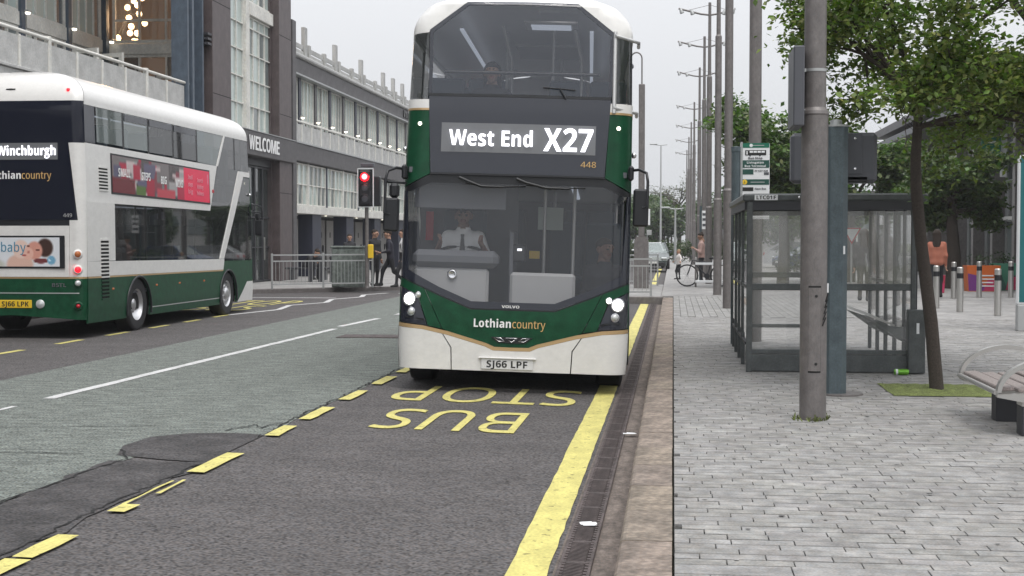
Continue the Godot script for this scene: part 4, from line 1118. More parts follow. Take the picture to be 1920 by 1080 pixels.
func flag() -> void:
	var t := thing("bus_stop_flag", "tall green and white bus stop flag on a grey post behind the shelter roof", "bus stop flag", Vector3(0.90, 0.12, -20.4))
	put(B.new().lathe([Vector2(0, 0), Vector2(0.065, 0), Vector2(0.065, 2.78), Vector2(0.072, 2.79), Vector2(0.072, 2.86), Vector2(0, 2.87)], 16), "post", M["teal steel"], t)
	put(B.new().box(Vector3(0.27, 2.36, 0), Vector3(0.42, 1.10, 0.035), 0.006), "panel", M["sign white"], t)
	put(B.new().box(Vector3(0.08, 2.4, 0), Vector3(0.03, 1.06, 0.06)), "edge_rail", M["galvanised"], t)
	var z := 0.019
	var strip := func(y0: float, y1: float, m: String, xa := 0.075, xb := 0.475) -> void:
		put(B.new().box(Vector3((xa + xb) * 0.5, (y0 + y1) * 0.5, z), Vector3(xb - xa, y1 - y0, 0.004)), "printed_strip", M[m], t)
	strip.call(2.845, 2.912, "sign green")
	strip.call(2.555, 2.665, "sign dark green")
	strip.call(2.46, 2.535, "sign dark green", 0.085, 0.25)
	strip.call(2.452, 2.49, "screen case", 0.40, 0.47)
	strip.call(2.31, 2.39, "sign dark green")
	strip.call(2.22, 2.275, "black letter", 0.09, 0.25)
	put(B.new().lathe([Vector2(0.037, 0), Vector2(0, 0.003)], 16, Transform3D(Basis(Vector3.RIGHT, PI / 2), Vector3(0.125, 2.35, z + 0.002))), "yellow_disc", M["plate yellow"], t)
	put(B.new().lathe([Vector2(0.025, 0), Vector2(0, 0.003)], 14, Transform3D(Basis(Vector3.RIGHT, PI / 2), Vector3(0.215, 2.878, z + 0.002))), "round_logo", M["sign white"], t)
	var ic := put(B.new().box(Vector3(0.28, 2.773, z), Vector3(0.30, 0.075, 0.004), 0.001), "bus_symbol", M["black letter"], t)
	for i in 4:
		put(B.new().box(Vector3(0.218 + 0.056 * i, 2.786, z + 0.002), Vector3(0.047, 0.026, 0.004)), "symbol_window", M["sign white"], ic)
	put(B.new().box(Vector3(0.157, 2.772, z + 0.002), Vector3(0.018, 0.05, 0.004)), "symbol_door", M["sign white"], ic)
	for x in [0.20, 0.34]:
		put(B.new().lathe([Vector2(0.015, 0), Vector2(0, 0.004)], 10, Transform3D(Basis(Vector3.RIGHT, PI / 2), Vector3(x, 2.733, z))), "symbol_wheel", M["screen case"], ic)
	for k in [["Bus Stop", 0.275, 2.68, 0.032, 0.2, "screen case"], ["Livingston", 0.275, 2.617, 0.03, 0.24, "sign white"], ["Bus Terminal", 0.275, 2.566, 0.03, 0.3, "sign white"], ["27 X27 X28", 0.36, 2.50, 0.024, 0.19, "screen case"], ["Next Bus", 0.35, 2.24, 0.028, 0.16, "screen case"], ["TRAVELINE", 0.31, 2.34, 0.022, 0.2, "galvanised"], ["STOP INFORMATION", 0.32, 2.87, 0.016, 0.16, "galvanised"], ["i", 0.125, 2.333, 0.036, 0.0, "black letter"]]:
		if k[0] in ["TRAVELINE", "STOP INFORMATION"]:
			put(B.new().box(Vector3(k[1], k[2] + 0.008, z + 0.003), Vector3(k[4], 0.012, 0.003)), "small_print", M[k[5]], t)
		else:
			text(k[0], k[3], M[k[5]], t, "flag_lettering", Transform3D(Basis(), Vector3(k[1], k[2], z + 0.004)), k[4])
	var f := thing("bus_stop_flag", "small white bus stop flag farther along, beside the woman with the phone", "bus stop flag", Vector3(0.98, 0.12, -50.2))
	put(B.new().tube([Vector3(0, 0, 0), Vector3(0, 2.7, 0)], 0.05, 8), "post", M["teal steel"], f)
	put(B.new().box(Vector3(0.17, 2.2, 0), Vector3(0.3, 0.66, 0.04), 0.01), "panel", M["sign white"], f)
	for y in [2.02, 2.22, 2.4]:
		put(B.new().box(Vector3(0.17, y, 0.022), Vector3(0.22, 0.09, 0.006)), "printed_strip", M["screen case"], f)

func bench() -> void:
	var t := thing("bench", "timber-slatted bench with arched steel arms on black legs at the right edge", "bench", Vector3(2.87, 0.12, -11.8))
	for i in 5:
		var x := -0.285 + 0.143 * i
		var y := 0.335 + 0.075 * pow(absf(x - 0.02) / 0.34, 2.0) * 0.4 + 0.06 * (x + 0.3)
		put(B.new().box(Vector3(x, y, 0), Vector3(0.112, 0.034, 1.34), 0.008, Basis(Vector3(0, 0, 1), 0.06)), "slat", M["timber"], t)
	for x in [-0.37, 0.37]:
		put(B.new().tube([Vector3(x, 0.335 + 0.05 * (x + 0.37), -0.7), Vector3(x, 0.335 + 0.05 * (x + 0.37), 0.7)], 0.021, 10), "edge_rail", M["stainless"], t)
	for z in [-0.7, 0.7]:
		var ring := B.new()
		var prev := []
		var n := 26
		for i in n + 1:
			var a := PI - PI * i / n
			var q := []
			for k in [[0.372, 0.25, 0.035], [0.372, 0.25, -0.035], [0.338, 0.214, -0.035], [0.338, 0.214, 0.035]]:
				q.append(Vector3(k[0] * cos(a), 0.335 + 0.05 * (k[0] * cos(a) + 0.37) + k[1] * sin(a), z + k[2]))
			if i > 0:
				for k in 4:
					ring.quad(prev[k], prev[(k + 1) % 4], q[(k + 1) % 4], q[k])
			prev = q
		var ar := put(ring, "arched_arm", M["stainless"], t)
		put(B.new().prism(PackedVector2Array([Vector2(-0.37, 0.325), Vector2(-0.37, 0.30), Vector2(-0.10, 0.25), Vector2(0.1, 0.25), Vector2(0.37, 0.32), Vector2(0.37, 0.365), Vector2(0.1, 0.335)]), z - 0.03, z + 0.03), "arm_base", M["stainless"], ar)
	for z in [-0.25, 0.62]:
		var l := put(B.new().box(Vector3(-0.09, 0.115, z), Vector3(0.175, 0.23, 0.175), 0.006), "leg", M["dark metal"], t)
		put(B.new().prism(PackedVector2Array([Vector2(-0.178, 0.23), Vector2(-0.002, 0.23), Vector2(0.07, 0.32), Vector2(-0.178, 0.28)]), z - 0.085, z + 0.085), "leg_bracket", M["stainless"], l)

func bike() -> void:
	var t := thing("bicycle", "dark mountain bicycle leaning against the low cycle stand", "bicycle", Vector3(0.45, 0.12, -44.6))
	var ring := func(c: Vector3, r: float) -> void:
		var pts := []
		for i in 24:
			pts.append(c + Vector3(cos(TAU * i / 24), sin(TAU * i / 24), 0) * r)
		var w := put(B.new().tube(pts, 0.026, 6, false, true), "wheel", M["rubber"], t)
		put(B.new().tube([c + Vector3(0, 0, -0.05), c + Vector3(0, 0, 0.05)], 0.03, 8), "hub", M["chrome"], w)
		for i in 12:
			var a := TAU * i / 12
			put(B.new().tube([c, c + Vector3(cos(a), sin(a), 0) * r], 0.003, 3), "spoke", M["chrome"], w)
	ring.call(Vector3(0, 0.36, 0), 0.335)
	ring.call(Vector3(1.08, 0.36, 0), 0.335)
	var f := B.new()
	for k in [[Vector3(0, 0.36, 0), Vector3(0.17, 0.85, 0), 0.022], [Vector3(0.2, 0.78, 0), Vector3(0.62, 0.34, 0), 0.024], [Vector3(0.19, 0.84, 0), Vector3(0.78, 0.76, 0), 0.02], [Vector3(0.62, 0.34, 0), Vector3(0.79, 0.86, 0), 0.018], [Vector3(0.62, 0.34, 0), Vector3(1.08, 0.36, 0), 0.014], [Vector3(0.78, 0.74, 0), Vector3(1.08, 0.36, 0), 0.012]]:
		f.tube([k[0], k[1]], k[2], 6)
	put(f, "frame", M["dark metal"], t)
	put(B.new().tube([Vector3(0.1, 0.98, -0.3), Vector3(0.16, 0.93, 0), Vector3(0.1, 0.98, 0.3)], 0.018, 6), "handlebar", M["dark metal"], t)
	put(B.new().box(Vector3(0.82, 0.9, 0), Vector3(0.26, 0.06, 0.13), 0.025), "saddle", M["rubber"], t)
	put(B.new().lathe([Vector2(0.09, -0.01), Vector2(0.09, 0.01), Vector2(0, 0.012)], 14, Transform3D(Basis(Vector3.RIGHT, PI / 2), Vector3(0.62, 0.34, 0.04))), "chainset", M["dark metal"], t)
	put(B.new().beam(Vector3(0.62, 0.34, 0.07), Vector3(0.72, 0.20, 0.07), 0.02), "pedal", M["dark metal"], t)
	var s := thing("cycle_stand", "low white-railed cycle stand beside the bicycle", "cycle stand", Vector3(0.75, 0.12, -44.2))
	for y in [0.74, 0.18]:
		put(B.new().box(Vector3(0.42, y, 0), Vector3(0.95, 0.07, 0.3), 0.01), "white_rail", M["sign white"], s)
	for x in [-0.04, 0.9]:
		put(B.new().box(Vector3(x, 0.39, 0), Vector3(0.06, 0.78, 0.06), 0.008), "post", M["lamp column"], s)
const BUS_LONG := 9.25

func bus_dep(y: float) -> float:  # how far the front face lies back at a height
	var k := [Vector2(0, 0), Vector2(0.8, 0.0), Vector2(1.3, 0.02), Vector2(2.3, 0.07), Vector2(3.1, 0.12), Vector2(3.6, 0.18), Vector2(3.95, 0.22), Vector2(4.24, 0.275), Vector2(4.33, 0.45), Vector2(4.42, 1.0)]
	for i in k.size() - 1:
		if y < k[i + 1].x:
			return lerpf(k[i].y, k[i + 1].y, (y - k[i].x) / (k[i + 1].x - k[i].x))
	return 1.0

func bus_w(y: float) -> float:  # half width
	if y > 3.9:
		return 1.205 * pow(maxf(0.0, 1.0 - pow((y - 3.9) / 0.511, 2.0)), 1.0 / 3.0)
	if y < 0.5:
		return 1.235 + 0.02 * (y - 0.2) / 0.3
	if y < 2.25:
		return 1.255 - 0.006 * (y - 0.5)
	return lerpf(1.244, 1.205, (y - 2.25) / 1.65)

func bus_front(p: Vector2) -> Vector3:
	var w := maxf(bus_w(p.y), 0.02)
	var r := minf(0.24, w)
	var x := minf(absf(p.x), w)
	var c := clampf((x - (w - r)) / r, 0.0, 1.0)
	return Vector3(p.x, p.y, -bus_dep(p.y) - 0.07 * pow(x / 1.25, 2.0) - 0.17 * (1.0 - sqrt(maxf(0.0, 1.0 - c * c * 0.9995))))

func bus_rear(p: Vector2) -> Vector3:
	var w := maxf(bus_w(p.y), 0.02)
	var r := minf(0.16, w)
	var x := minf(absf(p.x), w)
	var c := clampf((x - (w - r)) / r, 0.0, 1.0)
	var up := 0.0 if p.y < 3.7 else 0.62 * (1.0 - sqrt(maxf(0.0, 1.0 - pow((p.y - 3.7) / 0.712, 2.0))))
	return Vector3(p.x, p.y, -BUS_LONG + up + 0.03 * pow(x / 1.25, 2.0) + 0.12 * (1.0 - sqrt(maxf(0.0, 1.0 - c * c * 0.9995))))

func bus_edge(y: float) -> float:  # where the front corner ends and the side begins
	return -bus_front(Vector2(bus_w(y), y)).z

func bus_tail(y: float) -> float:
	return -bus_rear(Vector2(bus_w(y), y)).z

func side_run(y0: float, y1: float, d0: float, d1: float) -> PackedVector2Array:  # an outline on the side in (distance from the front, height); a negative distance means the corner
	var p := PackedVector2Array()
	var n := 8
	for i in n + 1:
		var y := lerpf(y0, y1, float(i) / n)
		p.append(Vector2(d0 if d0 >= 0.0 else bus_edge(y), y))
	for i in n + 1:
		var y := lerpf(y1, y0, float(i) / n)
		p.append(Vector2(d1 if d1 >= 0.0 else bus_tail(y), y))
	return p

func face(t: Node3D, called: String, m: String, half: Array, depth := 0.02, off := 0.0, rear := false, whole := false) -> MeshInstance3D:
	var p := PackedVector2Array()
	for q in half:
		p.append(q)
	if not whole:
		p = mirror(p)
	var b := B.new()
	var cell := Vector2(0.04, 0.12)
	if rear:
		b.patch(p, bus_rear, cell, -1.0, off, depth)
	else:
		b.patch(p, bus_front, cell, 1.0, off, depth)
	return put(b, called, M[m], t)

func flank(t: Node3D, called: String, m: String, p: PackedVector2Array, s: float, depth := 0.02, off := 0.0) -> MeshInstance3D:
	var b := B.new()
	b.patch(p, func(q: Vector2) -> Vector3: return Vector3(bus_w(q.y) * s, q.y, -q.x), Vector2(2.0, 0.16), s, off, depth)
	return put(b, called, M[m], t)

func front_text(t: Node3D, s: String, m: String, x: float, y: float, h: float, w: float, lift := 0.006, called := "lettering", thin := false) -> void:
	text(s, h, M[m], t, called, Transform3D(Basis(), bus_front(Vector2(x, y + h * 0.5)) + Vector3(0, -h * 0.5, lift)), w, thin)

func make_bus(label: String, place: String, route: String, fleet: String, plate: String, axle: float) -> Node3D:
	var t := thing("double_decker_bus", label, "bus", Vector3(), 0.0, "double-decker buses at the stops")
	var V := func(x: float, y: float) -> Vector2: return Vector2(x, y)
	# --- front
	var e := 1.249
	face(t, "front_bumper", "bus white", [Vector2(0, 0.25), Vector2(0.638, 0.25), Vector2(0.648, 0.49), Vector2(0.742, 0.63), Vector2(0.70, 0.622), Vector2(0.29, 0.513), Vector2(0.20, 0.472), Vector2(0, 0.47)])
	for s in [-1.0, 1.0]:
		var q := PackedVector2Array([Vector2(0.650, 0.25), Vector2(e - 0.012, 0.245), Vector2(e, 0.40), Vector2(e + 0.004, 0.69), Vector2(0.98, 0.675), Vector2(0.755, 0.632), Vector2(0.66, 0.485)])
		for i in q.size():
			q[i].x *= s
		face(t, "corner_bumper", "bus white", Array(q), 0.03, 0.0, false, true)
		q = PackedVector2Array([Vector2(0.762, 0.69), Vector2(0.912, 0.716), Vector2(1.035, 1.05), Vector2(1.10, 1.075), Vector2(1.17, 1.105), Vector2(e, 1.14), Vector2(e, 1.225), Vector2(1.0, 1.125), Vector2(0.965, 1.11)])
		for i in q.size():
			q[i].x *= s
		face(t, "corner_panel", "bus green", Array(q), 0.02, 0.0, false, true)
		q = PackedVector2Array([Vector2(0.925, 0.722), Vector2(e, 0.745), Vector2(e, 1.13), Vector2(1.17, 1.095), Vector2(1.045, 1.045)])
		for i in q.size():
			q[i].x *= s
		var hl := face(t, "headlight", "black glass", Array(q), 0.02, -0.006, false, true)
		for l in [[1.125, 1.0, 0.062, "lit headlamp", "lamp_bulb"], [1.10, 0.865, 0.038, "clear lens", "side_lens"], [1.03, 1.045, 0.03, "lit headlamp" if s > 0 else "clear lens", "small_lamp"]]:
			var c := bus_front(Vector2(l[0] * s, l[1]))
			var xf := Transform3D(Basis(Vector3.UP, 0.28 * s) * Basis(Vector3.RIGHT, PI / 2), c + Vector3(0, 0, 0.0))
			put(B.new().lathe([Vector2(l[2] * 1.25, -0.01), Vector2(l[2] * 1.25, 0.012), Vector2(l[2], 0.014)], 20, xf), "lamp_ring", M["chrome"], hl)
			put(B.new().lathe([Vector2(l[2], 0.006), Vector2(l[2] * 0.8, 0.018), Vector2(l[2] * 0.4, 0.026), Vector2(0.0, 0.028)], 20, xf, true), l[4], M[l[3]], hl)
		put(B.new().beam(bus_front(Vector2(0.96 * s, 0.785)) + Vector3(0, 0, 0.004), bus_front(Vector2(1.17 * s, 0.80)) + Vector3(0, 0, 0.004), 0.01, 0.012), "lamp_strip", M["black trim"], hl)
	face(t, "gold_stripe", "gold", [Vector2(0, 0.472), Vector2(0.20, 0.474), Vector2(0.29, 0.515), Vector2(0.70, 0.625), Vector2(0.98, 0.677), Vector2(e + 0.003, 0.693), Vector2(e + 0.003, 0.735), Vector2(0.97, 0.715), Vector2(0.69, 0.662), Vector2(0.275, 0.55), Vector2(0.185, 0.512), Vector2(0, 0.51)])
	face(t, "front_panel", "bus green", [Vector2(0, 0.512), Vector2(0.183, 0.514), Vector2(0.272, 0.552), Vector2(0.69, 0.664), Vector2(0.752, 0.688), Vector2(0.955, 1.105), Vector2(0.79, 1.035), Vector2(0.455, 0.905), Vector2(0, 0.905)])
	face(t, "panel_seam", "black trim", [Vector2(0, 0.902), Vector2(0.456, 0.902), Vector2(0.79, 1.033), Vector2(1.0, 1.122), Vector2(e, 1.222), Vector2(e, 1.242), Vector2(1.0, 1.14), Vector2(0.79, 1.05), Vector2(0.452, 0.918), Vector2(0, 0.918)], 0.03, -0.004)
	face(t, "windscreen_border", "black glass", [Vector2(0, 0.92), Vector2(0.45, 0.92), Vector2(0.79, 1.052), Vector2(1.0, 1.142), Vector2(e - 0.003, 1.244), Vector2(e - 0.012, 2.17), Vector2(1.205, 2.17), Vector2(1.16, 1.315), Vector2(0.81, 1.14), Vector2(0.45, 0.995), Vector2(0, 0.995)])
	face(t, "windscreen", "windscreen glass", [Vector2(0, 0.995), Vector2(0.45, 0.995), Vector2(0.81, 1.14), Vector2(1.16, 1.315), Vector2(1.165, 2.165), Vector2(0.93, 2.262), Vector2(0, 2.262)], 0.0, -0.004)
	face(t, "windscreen_header", "black trim", [Vector2(0, 2.262), Vector2(0.93, 2.262), Vector2(1.165, 2.165), Vector2(1.238, 2.165), Vector2(1.236, 2.205), Vector2(0.943, 2.352), Vector2(0, 2.352)], 0.02, -0.01)
	face(t, "front_edge", "black trim", [Vector2(0, 2.352), Vector2(0.943, 2.352), Vector2(0.94, 2.372), Vector2(0, 2.372)], 0.04, 0.016)
	for s in [-1.0, 1.0]:
		var q := PackedVector2Array([Vector2(0.948, 2.36), Vector2(1.236, 2.212), Vector2(1.224, 3.045), Vector2(0.978, 3.045)])
		var q2 := PackedVector2Array([Vector2(0.979, 3.07), Vector2(1.223, 3.07), Vector2(1.221, 3.165), Vector2(0.983, 3.165)])
		var q3 := PackedVector2Array([Vector2(0.978, 3.047), Vector2(1.224, 3.047), Vector2(1.223, 3.07), Vector2(0.979, 3.07)])
		var q4 := PackedVector2Array([Vector2(1.0, 3.18), Vector2(1.219, 3.18), Vector2(1.203, 3.88), Vector2(1.015, 3.90)])
		for q_ in [q, q2, q3, q4]:
			for i in q_.size():
				q_[i].x *= s
		face(t, "cheek_panel", "bus green", Array(q), 0.03, 0.0, false, true)
		face(t, "corner_band", "bus white", Array(q2), 0.02, 0.004, false, true)
		face(t, "gold_band", "gold", Array(q3), 0.02, 0.004, false, true)
		face(t, "corner_window", "tinted glass", Array(q4), 0.0, -0.003, false, true)
		var c := bus_front(Vector2(1.075 * s, 2.90))
		put(B.new().lathe([Vector2(0.024, -0.01), Vector2(0.02, 0.012), Vector2(0, 0.02)], 10, Transform3D(Basis(Vector3.RIGHT, PI / 2), c), true), "marker_lamp", M["lit spot"], t)
		put(B.new().lathe([Vector2(0.001, -0.03), Vector2(0.03, -0.025), Vector2(0.034, 0.0), Vector2(0.02, 0.02), Vector2(0, 0.024)], 10, Transform3D(Basis(Vector3.FORWARD, PI / 2 * s), Vector3(1.262 * s, 2.63, -0.42)), true), "side_lamp", M["chrome"], t)
	var dp := face(t, "destination_panel", "black glass", [Vector2(0, 2.374), Vector2(0.94, 2.374), Vector2(0.985, 3.20), Vector2(0, 3.20)], 0.02, 0.004)
	face(t, "upper_sill", "black trim", [Vector2(0, 3.202), Vector2(0.985, 3.202), Vector2(0.988, 3.232), Vector2(0, 3.232)], 0.03, 0.006)
	face(t, "upper_windscreen", "upper glass", [Vector2(0, 3.234), Vector2(0.988, 3.234), Vector2(1.0, 3.925), Vector2(0.60, 4.235), Vector2(0, 4.243)], 0.0, 0.0)
	for e2 in [-1.0, 1.0]:
		var rim := []
		for q in [Vector2(0, 4.249), Vector2(0.603, 4.24), Vector2(1.003, 3.927), Vector2(0.99, 3.234), Vector2(0.955, 3.234), Vector2(0.965, 3.90), Vector2(0.585, 4.205), Vector2(0, 4.215)]:
			rim.append(Vector2(q.x * e2, q.y))
		face(t, "upper_glass_border", "black glass", rim, 0.015, 0.003, false, true)
	var scr := face(t, "destination_screen", "sign screen", [Vector2(0, 2.60), Vector2(0.833, 2.60), Vector2(0.833, 2.915), Vector2(0, 2.915)], 0.0, 0.008)
	front_text(scr, place, "lit led", -0.285, 2.672, 0.165, 0.90, 0.035, "screen_lettering")
	front_text(scr, route, "lit led", 0.545, 2.632, 0.245, 0.53, 0.035, "screen_lettering")
	front_text(t, fleet, "gold letter", 0.765, 2.468, 0.062, 0.165, 0.02, "fleet_number", true)
	front_text(t, "Lothian", "white letter", -0.212, 0.722, 0.088, 0.40, 0.012)
	front_text(t, "country", "gold letter", 0.178, 0.722, 0.088, 0.355, 0.012, "lettering", true)
	front_text(t, "VOLVO", "white letter", -0.02, 0.935, 0.028, 0.19, 0.008)
	# maker's emblem below the lettering: two slanted bars and a triangle between them
	var em := face(t, "emblem", "black trim", [Vector2(0, 0.555), Vector2(0.15, 0.56), Vector2(0.225, 0.622), Vector2(0, 0.622)], 0.01, 0.010)
	for k in [[Vector2(-0.19, 0.612), Vector2(-0.12, 0.612), Vector2(-0.075, 0.578), Vector2(-0.135, 0.574)], [Vector2(0.19, 0.612), Vector2(0.12, 0.612), Vector2(0.075, 0.578), Vector2(0.135, 0.574)], [Vector2(-0.06, 0.612), Vector2(0.06, 0.612), Vector2(0.0, 0.568)]]:
		var pts := []
		for q in k:
			pts.append(bus_front(q) + Vector3(0, 0, 0.013))
		put(B.new().tube(pts, 0.0045, 5, false, true), "emblem_bar", M["chrome"], em)
	var pl := put(B.new().box(bus_front(Vector2(-0.04, 0.33)) + Vector3(0, 0, 0.008), Vector3(0.56, 0.118, 0.014), 0.005), "number_plate", M["plate white"], t)
	put(B.new().box(bus_front(Vector2(-0.04, 0.394)) + Vector3(0, 0, 0.014), Vector3(0.62, 0.012, 0.035), 0.004), "plate_lip", M["bus white"], t)
	text(plate, 0.072, M["black letter"], pl, "plate_lettering", Transform3D(Basis(), bus_front(Vector2(-0.04, 0.33)) + Vector3(0, -0.036, 0.0165)), 0.44)
	# front dome
	var dome := [Vector2(0, 4.251)]
	for q in [Vector2(0.605, 4.242), Vector2(1.005, 3.93), Vector2(1.012, 3.90), Vector2(1.203, 3.885)]:
		dome.append(q)
	for i in 13:
		var y := lerpf(3.9, 4.408, pow(i / 12.0, 0.8))
		dome.append(Vector2(bus_w(y) * 0.999, y))
	dome.append(Vector2(0, 4.41))
	face(t, "roof_dome", "bus white", dome, 0.0)
	# roof between the domes
	var rf := B.new()
	var nu := 28
	var nd := 10
	for i in nu:
		for j in nd:
			var q := []
			var nn := []
			for k in [[0, 0], [1, 0], [1, 1], [0, 1]]:
				var a: float = -1.0 + 2.0 * (i + k[0]) / nu
				var x := 1.205 * sin(a * PI * 0.5)
				var y := 3.9 + 0.511 * sqrt(maxf(0.0, 1.0 - pow(absf(x) / 1.205, 3.0)))
				y = minf(y, 4.408)
				var d0 := -bus_front(Vector2(x, y)).z
				var d1 := -bus_rear(Vector2(x, y)).z
				q.append(Vector3(x, y, -lerpf(d0, d1, float(j + k[1]) / nd)))
				var hx := x / 1.205
				nn.append(Vector3(signf(x) * 3.0 * hx * hx / 1.205, 2.0 * (y - 3.9) / 0.261 + 0.02, 0).normalized())
			rf.tri(q[0], q[1], q[2], nn[0], nn[1], nn[2]); rf.tri(q[0], q[2], q[3], nn[0], nn[2], nn[3])
	put(rf, "roof", M["bus white"], t)
	put(B.new().box(Vector3(0.35, 4.43, -1.9), Vector3(0.5, 0.1, 0.35), 0.03), "roof_hatch", M["bus white"], t)
	# tree guard bar on the nearside front corner
	var tg := put(B.new().tube([Vector3(1.02, 3.06, -0.15), Vector3(1.01, 3.95, -0.27)], 0.022, 8), "tree_guard", M["silver paint"], t)
	for y in [3.12, 3.9]:
		put(B.new().tube([Vector3(1.01, y, -0.02 - bus_dep(y)), Vector3(1.14, y - 0.02, -0.12 - bus_dep(y)), Vector3(1.27, y - 0.03, -0.28 - bus_dep(y)), Vector3(1.28, y - 0.04, -0.6 - bus_dep(y))], 0.02, 8), "guard_rail", M["silver paint"], tg)
	# wipers parked at the top of the windscreen
	for k in [[-0.62, -0.38, -0.56, 0.10], [0.0, 0.32, 0.10, 0.74]]:
		var P := func(x: float, y: float, l: float) -> Vector3: return bus_front(Vector2(x, y)) + Vector3(0, 0, l)
		var wp := put(B.new().tube([P.call(k[0], 2.325, 0.03), P.call(k[0] + 0.10, 2.285, 0.045), P.call(k[1], 2.235, 0.04), P.call(k[1] + 0.25, 2.232, 0.03)], [0.018, 0.016, 0.014, 0.009], 6), "wiper", M["black trim"], t)
		put(B.new().tube([P.call(k[2], 2.262, 0.016), P.call((k[2] + k[3]) * 0.5, 2.235, 0.02), P.call(k[3], 2.245, 0.016)], 0.008, 5), "wiper_blade", M["rubber"], wp)
	var uw := put(B.new().tube([bus_front(Vector2(0.50, 3.20)) + Vector3(0, 0, 0.02), bus_front(Vector2(0.43, 3.31)) + Vector3(0, 0, 0.025)], 0.012, 6), "upper_wiper", M["black trim"], t)
	put(B.new().tube([bus_front(Vector2(0.25, 3.315)) + Vector3(0, 0, 0.014), bus_front(Vector2(0.43, 3.308)) + Vector3(0, 0, 0.02), bus_front(Vector2(0.60, 3.295)) + Vector3(0, 0, 0.014)], 0.007, 5), "wiper_blade", M["rubber"], uw)
	# mirrors
	for s in [-1.0, 1.0]:
		var y := 2.05 if s > 0 else 1.9
		var h := 0.40 if s > 0 else 0.36
		var mr := put(B.new().box(Vector3(1.335 * s, y, 0.02), Vector3(0.165, h, 0.10), 0.02), "mirror", M["black trim"], t)
		var top := 2.45 if s > 0 else 2.40
		put(B.new().tube([Vector3(1.20 * s, top, -0.20), Vector3(1.31 * s, top + 0.01, -0.08), Vector3(1.385 * s, top - 0.03, 0.02), Vector3(1.40 * s, top - 0.12, 0.05), Vector3(1.40 * s, y + 0.02, 0.08), Vector3(1.35 * s, y, 0.07)], 0.016, 7), "mirror_arm", M["black trim"], mr)
		put(B.new().box(Vector3(1.225 * s, top - 0.03, -0.16), Vector3(0.06, 0.16, 0.12), 0.02), "mirror_bracket", M["black trim"], mr)
		if s < 0:
			put(B.new().tube([Vector3(-1.385, 2.25, 0.02), Vector3(-1.21, 2.25, -0.16)], 0.014, 7), "mirror_stay", M["black trim"], mr)
			put(B.new().box(Vector3(-1.31, 2.16, 0.0), Vector3(0.11, 0.16, 0.07), 0.03), "small_mirror", M["black trim"], mr)
	bus_sides(t, axle)
	bus_back(t, place, fleet, plate)
	bus_inside(t)
	return t

